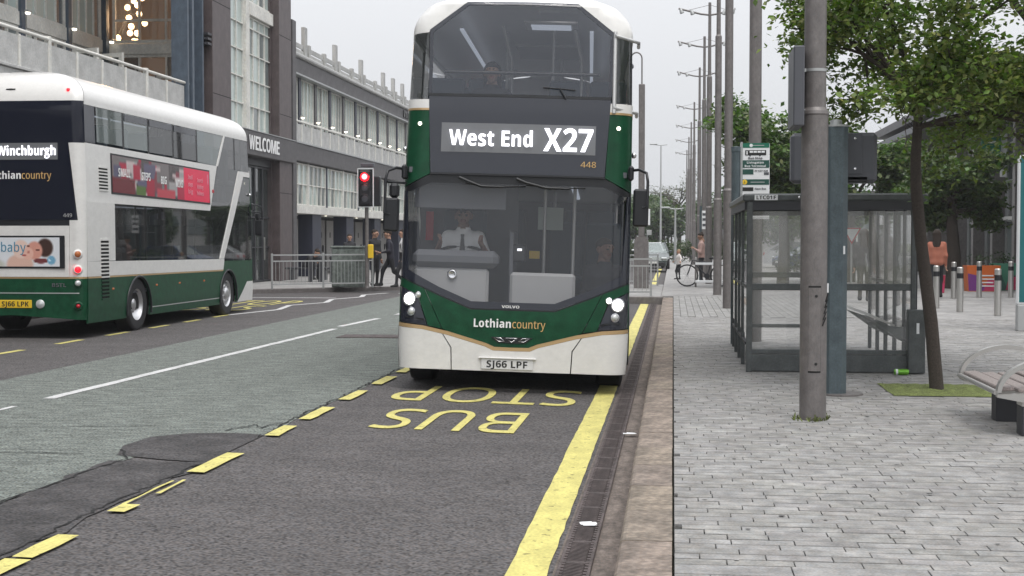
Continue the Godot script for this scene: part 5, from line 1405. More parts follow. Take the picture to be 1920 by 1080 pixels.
func bus_sides(t: Node3D, axle: float) -> void:
	var rear_axle := 6.95
	for s in [-1.0, 1.0]:
		var EY := func(y: float) -> float: return bus_edge(y)
		# lower green skirt with wheel arches; gold line above it
		var low := PackedVector2Array([Vector2(bus_edge(0.72), 0.72), Vector2(bus_edge(0.27), 0.27), Vector2(axle - 0.56, 0.27)])
		low.append_array(polar(Vector2(axle, 0.50), 0.56, PI + 0.4, TAU - 0.4 - TAU, 14) if false else PackedVector2Array())
		for c in [axle, rear_axle]:
			if c != axle:
				low.append(Vector2(c - 0.56, 0.27))
			for i in 15:
				var a := PI + 0.25 - (PI + 0.5) * i / 14.0
				low.append(Vector2(c + cos(a) * 0.56, 0.42 + maxf(-0.15, sin(a) * 0.56)))
			low.append(Vector2(c + 0.56, 0.27))
		low.append(Vector2(bus_tail(0.3), 0.27)); low.append(Vector2(bus_tail(1.0), 1.0)); low.append(Vector2(2.28, 0.965)); low.append(Vector2(2.2, 1.18)); low.append(Vector2(bus_edge(1.17), 1.17))
		var clean := PackedVector2Array()
		for q in low:
			if clean.is_empty() or clean[clean.size() - 1].distance_to(q) > 0.004:
				clean.append(q)
		flank(t, "skirt_panel", "bus green", clean, s, 0.03)
		flank(t, "front_corner_flash", "bus white", PackedVector2Array([Vector2(bus_edge(0.7), 0.70), Vector2(bus_edge(0.3), 0.272), Vector2(axle - 0.63, 0.272), Vector2(minf(0.66, axle - 0.6), 0.70)]), s, 0.0, 0.004)
		flank(t, "gold_stripe", "gold", PackedVector2Array([Vector2(2.285, 0.968), Vector2(bus_tail(1.0), 1.002), Vector2(bus_tail(1.03), 1.03), Vector2(2.275, 0.995)]), s, 0.0, 0.003)
		flank(t, "skirt_line", "silver paint", PackedVector2Array([Vector2(axle + 0.6, 0.40), Vector2(rear_axle - 0.6, 0.40), Vector2(rear_axle - 0.6, 0.418), Vector2(axle + 0.6, 0.418)]), s, 0.0, 0.004)
		# white body, in pieces round the windows
		flank(t, "waist_panel", "bus white", PackedVector2Array([Vector2(2.268, 0.997), Vector2(bus_tail(1.03), 1.032), Vector2(bus_tail(1.28), 1.28), Vector2(2.52, 1.225), Vector2(2.2, 1.225), Vector2(2.2, 1.185)]), s)
		flank(t, "rear_quarter", "bus white", PackedVector2Array([Vector2(7.97, 1.28), Vector2(bus_tail(1.28), 1.282), Vector2(bus_tail(2.25), 2.25), Vector2(7.97, 2.25)]), s)
		flank(t, "middle_panel", "bus white", PackedVector2Array([Vector2(3.06, 2.225), Vector2(bus_tail(2.25), 2.252), Vector2(bus_tail(3.21), 3.21), Vector2(2.55, 3.165)]), s)
		flank(t, "white_sash", "bus white", PackedVector2Array([Vector2(2.22, 1.23), Vector2(2.5, 1.23), Vector2(1.12, 3.13), Vector2(bus_edge(3.13), 3.13), Vector2(bus_edge(3.02), 3.02), Vector2(0.80, 3.02)]), s, 0.02, 0.004)
		flank(t, "white_strut", "bus white", PackedVector2Array([Vector2(2.50, 3.165), Vector2(2.58, 3.165), Vector2(2.07, 3.83), Vector2(1.99, 3.83)]), s, 0.02, 0.006)
		var cant := side_run(3.83, 3.9, -1, -1)
		flank(t, "cant_rail", "bus white", cant, s)
		# glazing
		flank(t, "side_glass", "black glass", PackedVector2Array([Vector2(2.24, 1.232), Vector2(2.52, 1.232), Vector2(2.76, 1.7), Vector2(1.0, 3.0), Vector2(0.80, 3.015)]), s, 0.0, -0.012)
		var lower := flank(t, "lower_window", "side glass tint", PackedVector2Array([Vector2(2.53, 1.24), Vector2(7.96, 1.285), Vector2(7.96, 2.245), Vector2(3.06, 2.22), Vector2(2.60, 1.36)]), s, 0.0, -0.006)
		for d in [3.9, 5.2, 6.5]:
			flank(t, "window_pillar", "black trim", rect(d, 1.27, d + 0.06, 2.23), s, 0.02, -0.012)
		flank(t, "cab_window", "side glass tint", PackedVector2Array([Vector2(bus_edge(1.18), 1.185), Vector2(2.19, 1.235), Vector2(0.79, 3.01), Vector2(bus_edge(3.0), 3.0)]), s, 0.0, -0.006)
		flank(t, "stair_window", "side glass tint", PackedVector2Array([Vector2(2.52, 1.25), Vector2(3.04, 2.23), Vector2(2.50, 3.165), Vector2(1.98, 3.83), Vector2(bus_edge(3.82), 3.82), Vector2(bus_edge(3.14), 3.14), Vector2(1.14, 3.14)]), s, 0.0, -0.006)
		flank(t, "window_pillar", "black trim", PackedVector2Array([Vector2(1.34, 3.14), Vector2(1.40, 3.14), Vector2(1.38, 3.82), Vector2(1.32, 3.82)]), s, 0.02, -0.003)
		var panes := [[2.60, 3.72, true], [3.80, 5.04, false], [5.12, 6.30, false], [6.38, 7.46, false], [7.54, 8.62, true]]
		for i in panes.size():
			var w: Array = panes[i]
			var p := rect(w[0], 3.19 + 0.012 * (w[0] - 2.6), w[1], 3.825)
			if i == 0:
				p = PackedVector2Array([Vector2(2.60, 3.17), Vector2(3.72, 3.19), Vector2(3.72, 3.825), Vector2(2.10, 3.825)])
			var win := flank(t, "upper_window", "pale glass" if i in [0, 4] or i == 3 else "side glass tint", p, s, 0.0, -0.006)
			if not w[2]:
				flank(win, "hopper_vent", "black glass", rect(w[0] + 0.02, 3.70, w[1] - 0.02, 3.81), s, 0.01, 0.004)
			if i < 4:
				flank(t, "window_pillar", "black trim", rect(w[1], 3.19, w[1] + 0.08, 3.825), s, 0.015, -0.004)
		flank(t, "corner_glass", "black glass", PackedVector2Array([Vector2(8.70, 3.22), Vector2(bus_tail(3.22), 3.22), Vector2(bus_tail(3.82), 3.825), Vector2(8.70, 3.825)]), s)
		# vents with slats
		for v in [[8.24, 8.60, 2.46, 2.84, 7], [8.26, 8.58, 0.64, 1.63, 16]]:
			var ven := flank(t, "vent", "slot", rect(v[0], v[2], v[1], v[3]), s, 0.0, 0.004)
			for i in v[4] + 1:
				var y: float = lerpf(v[2], v[3], float(i) / v[4])
				put(B.new().box(Vector3((bus_w(y) + 0.008) * s, y, -(v[0] + v[1]) * 0.5), Vector3(0.016, 0.025, v[1] - v[0])), "vent_slat", M["bus white"] if y > 1.0 else M["bus green"], ven)
		for d in [3.5, 4.9, 6.1, 8.1]:
			put(B.new().box(Vector3((bus_w(0.8) + 0.004) * s, 0.80, -d), Vector3(0.012, 0.035, 0.08), 0.004), "side_marker", M["amber lens"], t)
		put(B.new().box(Vector3((bus_w(2.63) + 0.006) * s, 2.63, -2.86), Vector3(0.02, 0.07, 0.09), 0.008), "side_indicator", M["red lens"], t)
		# wheels
		for k in [[axle, true], [rear_axle, false]]:
			var xf := Transform3D(Basis(Vector3.FORWARD, PI / 2 * s), Vector3(1.215 * s, 0.48, -k[0]))
			var wh := put(B.new().lathe([Vector2(0.28, 0.0), Vector2(0.31, 0.0), Vector2(0.40, 0.012), Vector2(0.455, 0.0), Vector2(0.48, -0.04), Vector2(0.48, -0.24), Vector2(0.44, -0.29), Vector2(0.28, -0.29)], 36, xf, true), "wheel", M["rubber"], t)
			var rim := [Vector2(0.285, -0.002), Vector2(0.27, -0.02), Vector2(0.25, -0.06), Vector2(0.13, -0.02), Vector2(0.12, 0.0), Vector2(0.09, 0.03), Vector2(0.0, 0.035)] if k[1] else [Vector2(0.285, -0.002), Vector2(0.26, -0.03), Vector2(0.22, -0.13), Vector2(0.12, -0.14), Vector2(0.10, -0.06), Vector2(0.0, -0.05)]
			put(B.new().lathe(rim, 28, xf, true), "rim", M["alloy"], wh)
			for n in 10:
				var a := TAU * n / 10
				var rr := 0.17
				put(B.new().lathe([Vector2(0.016, -0.14 if not k[1] else -0.05), Vector2(0.016, 0.0 if k[1] else -0.10), Vector2(0, 0.005 if k[1] else -0.095)], 6, xf * Transform3D(Basis(), Vector3(cos(a) * rr, 0, sin(a) * rr))), "wheel_nut", M["chrome"], wh)
			var well := B.new()
			for i in 14:
				var q := []
				for m in [[i, 1.20], [i, 0.70], [i + 1, 0.70], [i + 1, 1.20]]:
					var a: float = -0.35 + (PI + 0.7) * m[0] / 14.0
					q.append(Vector3(m[1] * s, 0.48 + maxf(-0.2, sin(a) * 0.60), -k[0] + cos(a) * 0.60))
				well.quad(q[0], q[1], q[2], q[3])
				well.quad(q[1], Vector3(0.70 * s, 0.48, -k[0]), Vector3(0.70 * s, 0.48, -k[0]), q[2])
			put(well, "wheel_well", M["slot"], t)
			var arch := []
			for i in 15:
				var a := -0.2 + (PI + 0.4) * i / 14.0
				arch.append(Vector3((bus_w(0.6) + 0.006) * s, 0.42 + maxf(-0.14, sin(a) * 0.565), -k[0] + cos(a) * 0.565))
			put(B.new().tube(arch, 0.022, 6), "arch_trim", M["black trim"], t)
	put(B.new().box(Vector3(0, 0.55, -4.7), Vector3(2.3, 0.30, 8.7)), "chassis", M["slot"], t)

func bus_back(t: Node3D, place: String, fleet: String, plate: String) -> void:
	var x1 := 1.18
	face(t, "rear_panel", "bus green", [Vector2(0, 0.41), Vector2(1.238, 0.33), Vector2(1.248, 1.0), Vector2(0, 1.0)], 0.03, 0.0, true)
	face(t, "rear_stripe", "gold", [Vector2(0, 1.002), Vector2(1.248, 1.002), Vector2(1.248, 1.03), Vector2(0, 1.03)], 0.01, 0.003, true)
	face(t, "bonnet_line", "silver paint", [Vector2(0, 0.76), Vector2(1.15, 0.76), Vector2(1.15, 0.775), Vector2(0, 0.775)], 0.01, 0.01, true)
	face(t, "engine_cover", "bus white", [Vector2(0, 1.032), Vector2(1.0, 1.032), Vector2(1.0, 1.86), Vector2(0, 1.86)], 0.02, 0.01, true)
	for s in [-1.0, 1.0]:
		var q := [Vector2(1.004 * s, 1.032), Vector2(1.247 * s, 1.032), Vector2(1.244 * s, 2.3), Vector2(1.224 * s, 3.20), Vector2(1.0 * s, 3.20), Vector2(1.14 * s, 1.95), Vector2(1.004 * s, 1.95)]
		face(t, "rear_wing", "bus white", q, 0.02, 0.0, true, true)
		for l in [[1.40, "amber lens", 0.05], [1.15, "lit red", 0.05], [0.93, "clear lens", 0.045], [0.56, "red lens", 0.03]]:
			var c := bus_rear(Vector2(1.13 * s, l[0]))
			var xf := Transform3D(Basis(Vector3.UP, -0.5 * s) * Basis(Vector3.RIGHT, -PI / 2), c)
			var tl := put(B.new().lathe([Vector2(0.078, 0.0), Vector2(0.078, 0.015), Vector2(0.06, 0.03), Vector2(0.05, 0.03)], 18, xf, true), "tail_light", M["bus white"] if l[0] > 1.0 else M["bus green"], t)
			put(B.new().lathe([Vector2(l[2] + 0.004, 0.012), Vector2(l[2], 0.035), Vector2(l[2] * 0.6, 0.048), Vector2(0, 0.052)], 18, xf, true), "lens", M[l[1]], tl)
	face(t, "hood_recess_shade", "black trim", [Vector2(0, 1.862), Vector2(1.0, 1.862), Vector2(1.0, 1.955), Vector2(0, 1.955)], 0.02, -0.01, true)  # black band paints the shadow in the hood recess
	face(t, "rear_glass", "rear glass", [Vector2(0, 1.957), Vector2(1.13, 1.957), Vector2(0.99, 3.205), Vector2(1.22, 3.205), Vector2(1.205, 3.88), Vector2(0, 3.88)], 0.02, 0.0, true)
	var dome := [Vector2(0, 3.882)]
	for i in 13:
		var y := lerpf(3.882, 4.408, pow(i / 12.0, 0.8))
		dome.append(Vector2(bus_w(y) * 0.999, y))
	dome.append(Vector2(0, 4.41))
	face(t, "rear_dome", "bus white", dome, 0.0, 0.0, true)
	face(t, "dome_vent", "slot", [Vector2(0.0, 4.06), Vector2(0.08, 4.065), Vector2(0.08, 4.085), Vector2(0.0, 4.09)], 0.0, 0.004, true)
	for s in [-1.0, 1.0]:
		put(B.new().lathe([Vector2(0.03, -0.01), Vector2(0.025, 0.02), Vector2(0, 0.03)], 10, Transform3D(Basis(Vector3.RIGHT, -PI / 2), bus_rear(Vector2(0.97 * s, 4.06))), true), "marker_lamp", M["lit red"], t)
		put(B.new().lathe([Vector2(0.075, -0.01), Vector2(0.07, 0.02), Vector2(0.0, 0.03)], 14, Transform3D(Basis(Vector3.RIGHT, -PI / 2), bus_rear(Vector2(0.5 * s, 0.59))), true), "reversing_lamp", M["clear lens"], t)
	var R := func(x: float, y: float, l: float) -> Transform3D: return Transform3D(Basis(Vector3.UP, PI), bus_rear(Vector2(-x, y)) - Vector3(0, 0, l))
	var sc := face(t, "rear_screen", "sign screen", [Vector2(0.0, 2.93), Vector2(0.82, 2.93), Vector2(0.82, 3.20), Vector2(0.0, 3.20)], 0.0, 0.004, true)
	text(place, 0.15, M["lit led"], sc, "screen_lettering", R.call(0.30, 3.0, 0.012), 1.0)
	text("Lothian", 0.12, M["white letter"], t, "lettering", R.call(-0.08, 2.62, 0.01), 0.56)
	text("country", 0.12, M["gold letter"], t, "lettering", R.call(0.46, 2.62, 0.01), 0.5, true)
	text(fleet, 0.06, M["silver paint"], t, "fleet_number", R.call(0.98, 2.0, 0.012), 0.15, true)
	text("B5TL", 0.06, M["chrome"], t, "badge", R.call(0.82, 0.87, 0.012), 0.24)
	var pl := put(B.new().box(Vector3(-0.08, 0.59, -BUS_LONG - 0.006), Vector3(0.56, 0.13, 0.014), 0.005), "number_plate", M["plate yellow"], t)
	text(plate, 0.08, M["black letter"], pl, "plate_lettering", Transform3D(Basis(Vector3.UP, PI), Vector3(-0.08, 0.55, -BUS_LONG - 0.015)), 0.46)

func bus_inside(t: Node3D) -> void:
	var fl := B.new()
	fl.box(Vector3(0, 0.72, -4.6), Vector3(2.36, 0.06, 8.6))
	put(fl, "lower_floor", M["interior"], t)
	put(B.new().box(Vector3(0, 2.36, -5.0), Vector3(2.4, 0.10, 7.9)), "upper_floor", M["interior light"], t)
	put(B.new().box(Vector3(0, 2.40, -0.62), Vector3(2.36, 0.06, 0.9)), "upper_floor", M["interior"], t)
	put(B.new().box(Vector3(0, 2.80, -0.26), Vector3(1.9, 0.75, 0.05)), "destination_box", M["slot"], t)
	put(B.new().box(Vector3(0, 1.7, -9.0), Vector3(2.3, 1.9, 0.06)), "rear_bulkhead", M["interior"], t)
	var seat := B.new()
	seat.box(Vector3(0, 0.0, 0), Vector3(0.44, 0.10, 0.44), 0.03)
	seat.box(Vector3(0, 0.36, -0.22), Vector3(0.44, 0.70, 0.09), 0.03)
	seat.box(Vector3(0, -0.22, 0), Vector3(0.12, 0.36, 0.2))
	var sm := seat.mesh()
	for d in [2.6, 3.6, 4.5, 5.4, 7.6, 8.5]:
		for x in [-0.98, -0.50, 0.50, 0.98]:
			put(sm, "seat", M["seat cloth"], t, Transform3D(Basis(), Vector3(x, 1.2 if d < 6 else 1.45, -d)))
	for d in [1.5, 2.5, 3.4, 4.3, 5.2, 6.1, 7.0, 7.9, 8.7]:
		for x in [-0.96, -0.48, 0.48, 0.96]:
			put(sm, "seat", M["seat cloth"], t, Transform3D(Basis(), Vector3(x, 2.86, -d)))
	for k in [[0.28, -1.15, 0.75, 2.3], [-0.15, -1.55, 0.75, 2.3], [0.62, -0.95, 0.75, 2.3], [0.34, -3.1, 0.75, 2.3], [-0.28, -3.4, 0.75, 2.3], [0.30, -1.9, 2.4, 4.25], [-0.30, -2.6, 2.4, 4.25], [0.34, -4.4, 2.4, 4.25]]:
		put(B.new().tube([Vector3(k[0], k[2], k[1]), Vector3(k[0], k[3], k[1])], 0.02, 8), "handrail", M["grey rail"], t)
	put(B.new().tube([Vector3(-0.85, 3.5, -0.45), Vector3(0.85, 3.5, -0.45)], 0.018, 8), "front_handrail", M["black trim"], t)
	# cab: dashboard, wheel, partition; nearside entrance with luggage bay
	put(B.new().box(Vector3(-0.66, 1.44, -0.42), Vector3(0.95, 0.19, 0.34), 0.06), "dashboard", M["interior"], t)
	put(B.new().box(Vector3(-0.70, 1.13, -0.36), Vector3(0.82, 0.42, 0.12), 0.03), "dash_front", M["interior light"], t)
	put(B.new().box(Vector3(0.30, 1.10, -0.45), Vector3(0.72, 0.42, 0.14), 0.03), "entry_panel", M["interior light"], t)
	put(B.new().lathe([Vector2(0.05, -0.01), Vector2(0.055, 0.02), Vector2(0.035, 0.024), Vector2(0.03, 0.01), Vector2(0, 0.01)], 16, Transform3D(Basis(Vector3.RIGHT, PI / 2), Vector3(-0.69, 1.27, -0.295)), true), "round_badge", M["chrome"], t)
	var sw := []
	for i in 24:
		var a := TAU * i / 24
		sw.append(Vector3(-0.64 + 0.235 * cos(a), 1.515 + 0.06 * sin(a), -0.66 - 0.22 * sin(a)))
	put(B.new().tube(sw, 0.016, 6, false, true), "steering_wheel", M["black trim"], t)
	put(B.new().box(Vector3(-0.62, 2.12, -0.28), Vector3(1.0, 0.26, 0.02), 0.005), "added_sun_blind", M["interior"], t)  # panel added to shade the driver
	put(B.new().box(Vector3(0.33, 1.93, -1.7), Vector3(0.30, 0.27, 0.02), 0.004), "pale_panel", M["pale notice"], t)  # small pale green panel on the lower deck
	put(B.new().box(Vector3(-0.64, 1.36, -1.15), Vector3(0.5, 1.3, 0.10), 0.04), "driver_seat", M["seat cloth"], t)
	put(B.new().box(Vector3(-0.62, 1.6, -1.45), Vector3(1.15, 1.7, 0.04)), "cab_partition", M["interior"], t)
	put(B.new().box(Vector3(-0.06, 1.25, -0.95), Vector3(0.04, 1.0, 0.9)), "cab_door", M["interior"], t)
	put(B.new().box(Vector3(0.02, 1.52, -0.62), Vector3(0.16, 0.20, 0.16), 0.02), "ticket_machine", M["black trim"], t)
	put(B.new().box(Vector3(0.03, 1.56, -0.536), Vector3(0.05, 0.025, 0.004)), "ticket_display", M["lit led"], t)
	put(B.new().box(Vector3(-1.08, 1.8, -1.40), Vector3(0.09, 0.34, 0.02)), "red_notice", M["red lens"], t)
	put(B.new().box(Vector3(0.17, 1.50, -1.2), Vector3(0.12, 0.09, 0.01)), "yellow_notice", M["plate yellow"], t)
	put(B.new().box(Vector3(0.2, 4.1, -3.2), Vector3(0.8, 0.03, 1.2)), "ceiling_panel", M["interior light"], t)
	put(B.new().box(Vector3(0.28, 4.16, -1.35), Vector3(0.62, 0.03, 0.55), 0.01), "ceiling_hatch", M["interior light"], t)
	put(B.new().box(Vector3(0.28, 4.142, -1.35), Vector3(0.46, 0.012, 0.36)), "added_hatch_glow", M["added_deck_glow"], t)  # glow added under the hatch to brighten the upper deck
	for x in [-0.75, 0.75]:  # glowing strips added along both decks to light the interior
		put(B.new().box(Vector3(x, 4.08, -4.4), Vector3(0.045, 0.02, 6.4)), "ceiling_panel", M["added_deck_glow"], t)
		put(B.new().box(Vector3(x * 0.8, 2.30, -3.9), Vector3(0.07, 0.02, 4.6)), "ceiling_panel", M["added_deck_glow"], t)
	for k in [[-0.22, -1.9], [0.62, -1.7]]:
		put(B.new().tube([Vector3(k[0], 2.42, k[1]), Vector3(k[0] + 0.03, 3.3, k[1]), Vector3(k[0] + 0.02, 3.8, k[1] + 0.05), Vector3(k[0] - 0.08, 4.2, k[1] + 0.2)], 0.02, 8), "curved_handrail", M["grey rail"], t)

func buses() -> void:
	var a := make_bus("green and white double-decker bus with lit headlights approaching along the kerb", "West End", "X27", "448", "SJ66 LPF", 1.25)
	a.position = Vector3(-1.74, road_y(-1.74) - 0.01, -14.78)
	a.rotation = Vector3(0, deg_to_rad(3.4), deg_to_rad(-1.75))
	var b := make_bus("white and green double-decker bus seen from behind on the far side of the road", "Winchburgh", "X18", "449", "SJ66 LPK", 1.95)
	b.position = Vector3(-10.70, 0.0, -30.7)
	b.rotation.y = PI
	bus_adverts(b)

func print_tex(w: int, h: int, bands: Array) -> ImageTexture:  # soft blocks of print: [x0, y0, x1, y1, colour]
	var im := Image.create_empty(w, h, false, Image.FORMAT_RGB8)
	for k in bands:
		im.fill_rect(Rect2i(int(k[0] * w), int(k[1] * h), maxi(1, int((k[2] - k[0]) * w)), maxi(1, int((k[3] - k[1]) * h))), k[4])
	im.resize(maxi(8, w / 5), maxi(6, h / 5), Image.INTERPOLATE_BILINEAR)
	im.resize(w, h, Image.INTERPOLATE_CUBIC)
	return ImageTexture.create_from_image(im)

func bus_adverts(t: Node3D) -> void:
	var s := -1.0
	var fr := flank(t, "advert_frame", "black trim", PackedVector2Array([Vector2(3.06, 2.35), Vector2(8.10, 2.41), Vector2(8.10, 3.10), Vector2(3.06, 3.05)]), s, 0.01, 0.008)
	var bands := [[0, 0, 1, 1, Color(0.45, 0.42, 0.42)]]
	var r := RandomNumberGenerator.new()
	r.seed = 4
	for i in 60:
		var x := r.randf() * 0.66
		var y := r.randf() * 0.8
		var c: Color = [Color(0.30, 0.27, 0.27), Color(0.62, 0.6, 0.6), Color(0.5, 0.2, 0.25), Color(0.65, 0.1, 0.22), Color(0.75, 0.68, 0.68), Color(0.35, 0.33, 0.42)][r.randi() % 6]
		bands.append([x, y, x + 0.03 + r.randf() * 0.06, minf(1.0, y + 0.15 + r.randf() * 0.5), c])
	for k in [[0.0, 0.62, 0.2, 1, Color(0.42, 0.14, 0.17)], [0.21, 0.78, 0.3, 1.0, Color(0.32, 0.42, 0.18)], [0.31, 0.5, 0.39, 1, Color(0.62, 0.08, 0.2)], [0.41, 0.75, 0.6, 1, Color(0.72, 0.25, 0.3)], [0.62, 0.6, 0.7, 1, Color(0.66, 0.05, 0.22)], [0.70, 0, 1, 1, Color(0.88, 0.06, 0.28)], [0.97, 0.1, 0.99, 0.45, Color(0.88, 0.45, 0.55)]]:
		bands.append(k)
	var m := mat("side advert", Color.WHITE, 0.25)
	m.albedo_texture = print_tex(400, 64, bands)
	var b := B.new()
	var P := func(d: float, y: float) -> Vector3: return Vector3((bus_w(y) + 0.012) * s, y, -d)
	b.quad(P.call(8.06, 2.44), P.call(3.10, 2.385), P.call(3.10, 3.02), P.call(8.06, 3.07))
	put(b, "advert_panel", m, t)
	var pink := mat("pink letter", L(0.8, 0.25, 0.33), 0.5)
	for k in [["SMALL", 7.55, 2.72, 0.14, 0.52, "white letter"], ["STEPS", 6.55, 2.70, 0.14, 0.42, "white letter"], ["BIG", 5.68, 2.67, 0.14, 0.28, "white letter"], ["WINS", 4.86, 2.64, 0.14, 0.4, "white letter"], ["Small", 4.24, 2.82, 0.085, 0.26, "pink"], ["steps", 4.24, 2.68, 0.085, 0.26, "pink"], ["big", 4.24, 2.54, 0.085, 0.26, "pink"], ["Search", 3.68, 2.78, 0.08, 0.34, "pink"], ["Walking", 3.68, 2.65, 0.08, 0.38, "pink"], ["Wellness", 3.68, 2.52, 0.08, 0.42, "pink"]]:
		var q := Transform3D(Basis(Vector3.UP, -PI / 2), P.call(k[1], k[2]) + Vector3(-0.004, 0, 0))
		text(k[0], k[3], pink if k[5] == "pink" else M[k[5]], t, "advert_lettering", q, k[4])
	# rear advert: a baby's sleeping face printed on pale blue
	var im := Image.create_empty(420, 110, false, Image.FORMAT_RGB8)
	im.fill(Color(0.83, 0.84, 0.86))
	# soft ovals: x, y, half width, half height (in the height of the print), colour
	for k in [[0.2, 0.95, 1.2, 0.35, Color(0.74, 0.74, 0.70)], [0.62, 0.92, 0.55, 0.40, Color(0.83, 0.69, 0.63)], [0.63, 0.40, 0.34, 0.36, Color(0.87, 0.76, 0.71)], [0.86, 0.35, 0.33, 0.36, Color(0.27, 0.20, 0.18)], [0.76, 0.45, 0.33, 0.36, Color(0.80, 0.58, 0.52)], [0.70, 0.55, 0.22, 0.25, Color(0.86, 0.68, 0.62)], [0.70, 0.30, 0.07, 0.035, Color(0.35, 0.22, 0.2)], [0.79, 0.42, 0.07, 0.035, Color(0.35, 0.22, 0.2)], [0.705, 0.50, 0.05, 0.06, Color(0.72, 0.48, 0.44)], [0.66, 0.62, 0.10, 0.035, Color(0.62, 0.30, 0.30)], [0.82, 0.80, 0.30, 0.10, Color(0.45, 0.24, 0.25)], [0.92, 0.78, 0.17, 0.17, Color(0.45, 0.64, 0.75)], [0.90, 0.78, 0.05, 0.05, Color(0.75, 0.85, 0.9)]]:
		for y in 110:
			for x in 420:
				var d := Vector2((x / 420.0 - k[0]) * 3.82 / k[2], (y / 110.0 - k[1]) / k[3]).length()
				if d < 1.0:
					im.set_pixel(x, y, im.get_pixel(x, y).lerp(k[4], smoothstep(1.0, 0.75, d)))
	im.resize(84, 22, Image.INTERPOLATE_BILINEAR)
	im.resize(420, 110, Image.INTERPOLATE_CUBIC)
	var rm := mat("rear advert", Color.WHITE, 0.25)
	rm.albedo_texture = ImageTexture.create_from_image(im)
	put(B.new().box(Vector3(0.02, 1.435, -BUS_LONG - 0.012), Vector3(1.90, 0.53, 0.02), 0.004), "rear_advert_frame", M["black trim"], t)
	put(B.new().quad(Vector3(0.93, 1.20, -BUS_LONG - 0.024), Vector3(-0.85, 1.20, -BUS_LONG - 0.024), Vector3(-0.85, 1.67, -BUS_LONG - 0.024), Vector3(0.93, 1.67, -BUS_LONG - 0.024)), "rear_advert", rm, t)
	var teal := mat("teal letter", L(0.06, 0.22, 0.33), 0.5)
	text("baby", 0.15, teal, t, "advert_lettering", Transform3D(Basis(Vector3.UP, PI), Vector3(-0.06, 1.44, -BUS_LONG - 0.026)), 0.42, true)
func leaves(b: B, c: Vector3, r: Vector3, n: int, size: float, tone: Color) -> void:  # leaf-sized faces scattered through an ellipsoid
	var base := tone.srgb_to_linear()
	for i in n:
		var d := Vector3(rng.randfn(), rng.randfn(), rng.randfn())
		d = d.normalized() * pow(rng.randf(), 0.45)
		leaf(b, c + d * r, size * rng.randf_range(0.65, 1.3), base)

func leaf(b: B, p: Vector3, s: float, base: Color) -> void:
	var t := rng.randf_range(0.6, 1.5)
	var w := rng.randf_range(0.85, 1.2)
	b.col = Color(base.r * t * w, base.g * t, base.b * t * rng.randf_range(0.7, 1.1))
	var u := Vector3(rng.randfn(), rng.randfn() * 0.6 - 0.25, rng.randfn()).normalized()
	var v := u.cross(Vector3(rng.randfn() * 0.5, 1, rng.randfn() * 0.5)).normalized()
	var n := v.cross(u).normalized()
	var q := [p - u * s * 0.5, p + v * s * 0.34 + n * s * 0.10, p + u * s * 0.55, p - v * s * 0.34 + n * s * 0.10]
	b.tri(q[0], q[1], q[2], n, n, n)
	b.tri(q[0], q[2], q[3], n, n, n)

# a tree: limbs grown level by level from a leaning trunk; leaf clumps along the outer twigs
func tree(called: String, label: String, at_: Vector3, trunk: Array, rad: Array, spec: Dictionary) -> Node3D:
	var t := thing(called, label, "tree", at_, 0.0, spec.get("group", ""))
	put(B.new().tube(trunk, rad, 12), "trunk", M["bark"], t)
	var limbs := B.new()
	var crown := B.new()
	var tips := []
	var level := []
	var top: Vector3 = trunk[trunk.size() - 1]
	for i in spec.limbs:
		var a: float = TAU * (i + rng.randf_range(-0.3, 0.3)) / spec.limbs
		var up: float = rng.randf_range(spec.rise[0], spec.rise[1])
		var s: Vector3 = top if i % 2 == 0 else (trunk[trunk.size() - 2] as Vector3).lerp(top, rng.randf_range(0.45, 0.95))
		level.append([s, Vector3(cos(a) + float(spec.get("skew", 0.0)), up, sin(a)).normalized(), spec.reach * rng.randf_range(0.75, 1.15), rad[rad.size() - 1] * 0.72])
	for depth in 4:
		var next := []
		for l in level:
			var p: Vector3 = l[0]
			var d: Vector3 = l[1]
			var pts := [p]
			for k in 4:
				if p.y < float(spec.get("floor", -9.0)) + 0.25:
					d = (d + Vector3(0, 0.5, 0)).normalized()
				if p.x < float(spec.get("west", -9.0)):
					d = (d + Vector3(0.9, 0.2, 0)).normalized()
				d = (d + Vector3(rng.randfn(), rng.randfn() * 0.7 + spec.lift, rng.randfn()) * 0.22).normalized()
				p += d * l[2] * 0.25
				pts.append(p)
			var r0: float = l[3]
			limbs.tube(pts, [r0, r0 * 0.9, r0 * 0.8, r0 * 0.7, r0 * 0.55], 6 if depth < 2 else 4, false)
			if depth >= 1:
				tips.append_array(pts.slice(1))
			if depth < 3:
				for k in ([3, 3, 2][depth]):
					var q: Vector3 = pts[rng.randi_range(2, 4)]
					var e: Vector3 = (d + Vector3(rng.randfn(), rng.randfn() * 0.6, rng.randfn()) * 0.75).normalized()
					next.append([q, e, l[2] * rng.randf_range(0.5, 0.75), r0 * 0.5])
		level = next
	var base: Color = (spec.tone as Color).srgb_to_linear()
	for p in tips:
		if (p as Vector3).y < float(spec.get("floor", -9.0)) or spec.has("west") and p.z > 0.15 and p.y < 2.75:
			continue
		var n: int = spec.leaves
		var bright := rng.randf_range(0.75, 1.3)
		var tc := Color(base.r * bright * rng.randf_range(0.9, 1.15), base.g * bright, base.b * bright)
		for i in n:
			var o := Vector3(rng.randfn(), rng.randfn() * 0.55, rng.randfn()) * float(spec.spread)
			leaf(crown, p + o, float(spec.size) * rng.randf_range(0.7, 1.3), tc)
	put(limbs, "limbs", M["bark"], t)
	put(crown, "crown", M["leaf"], t)
	return t

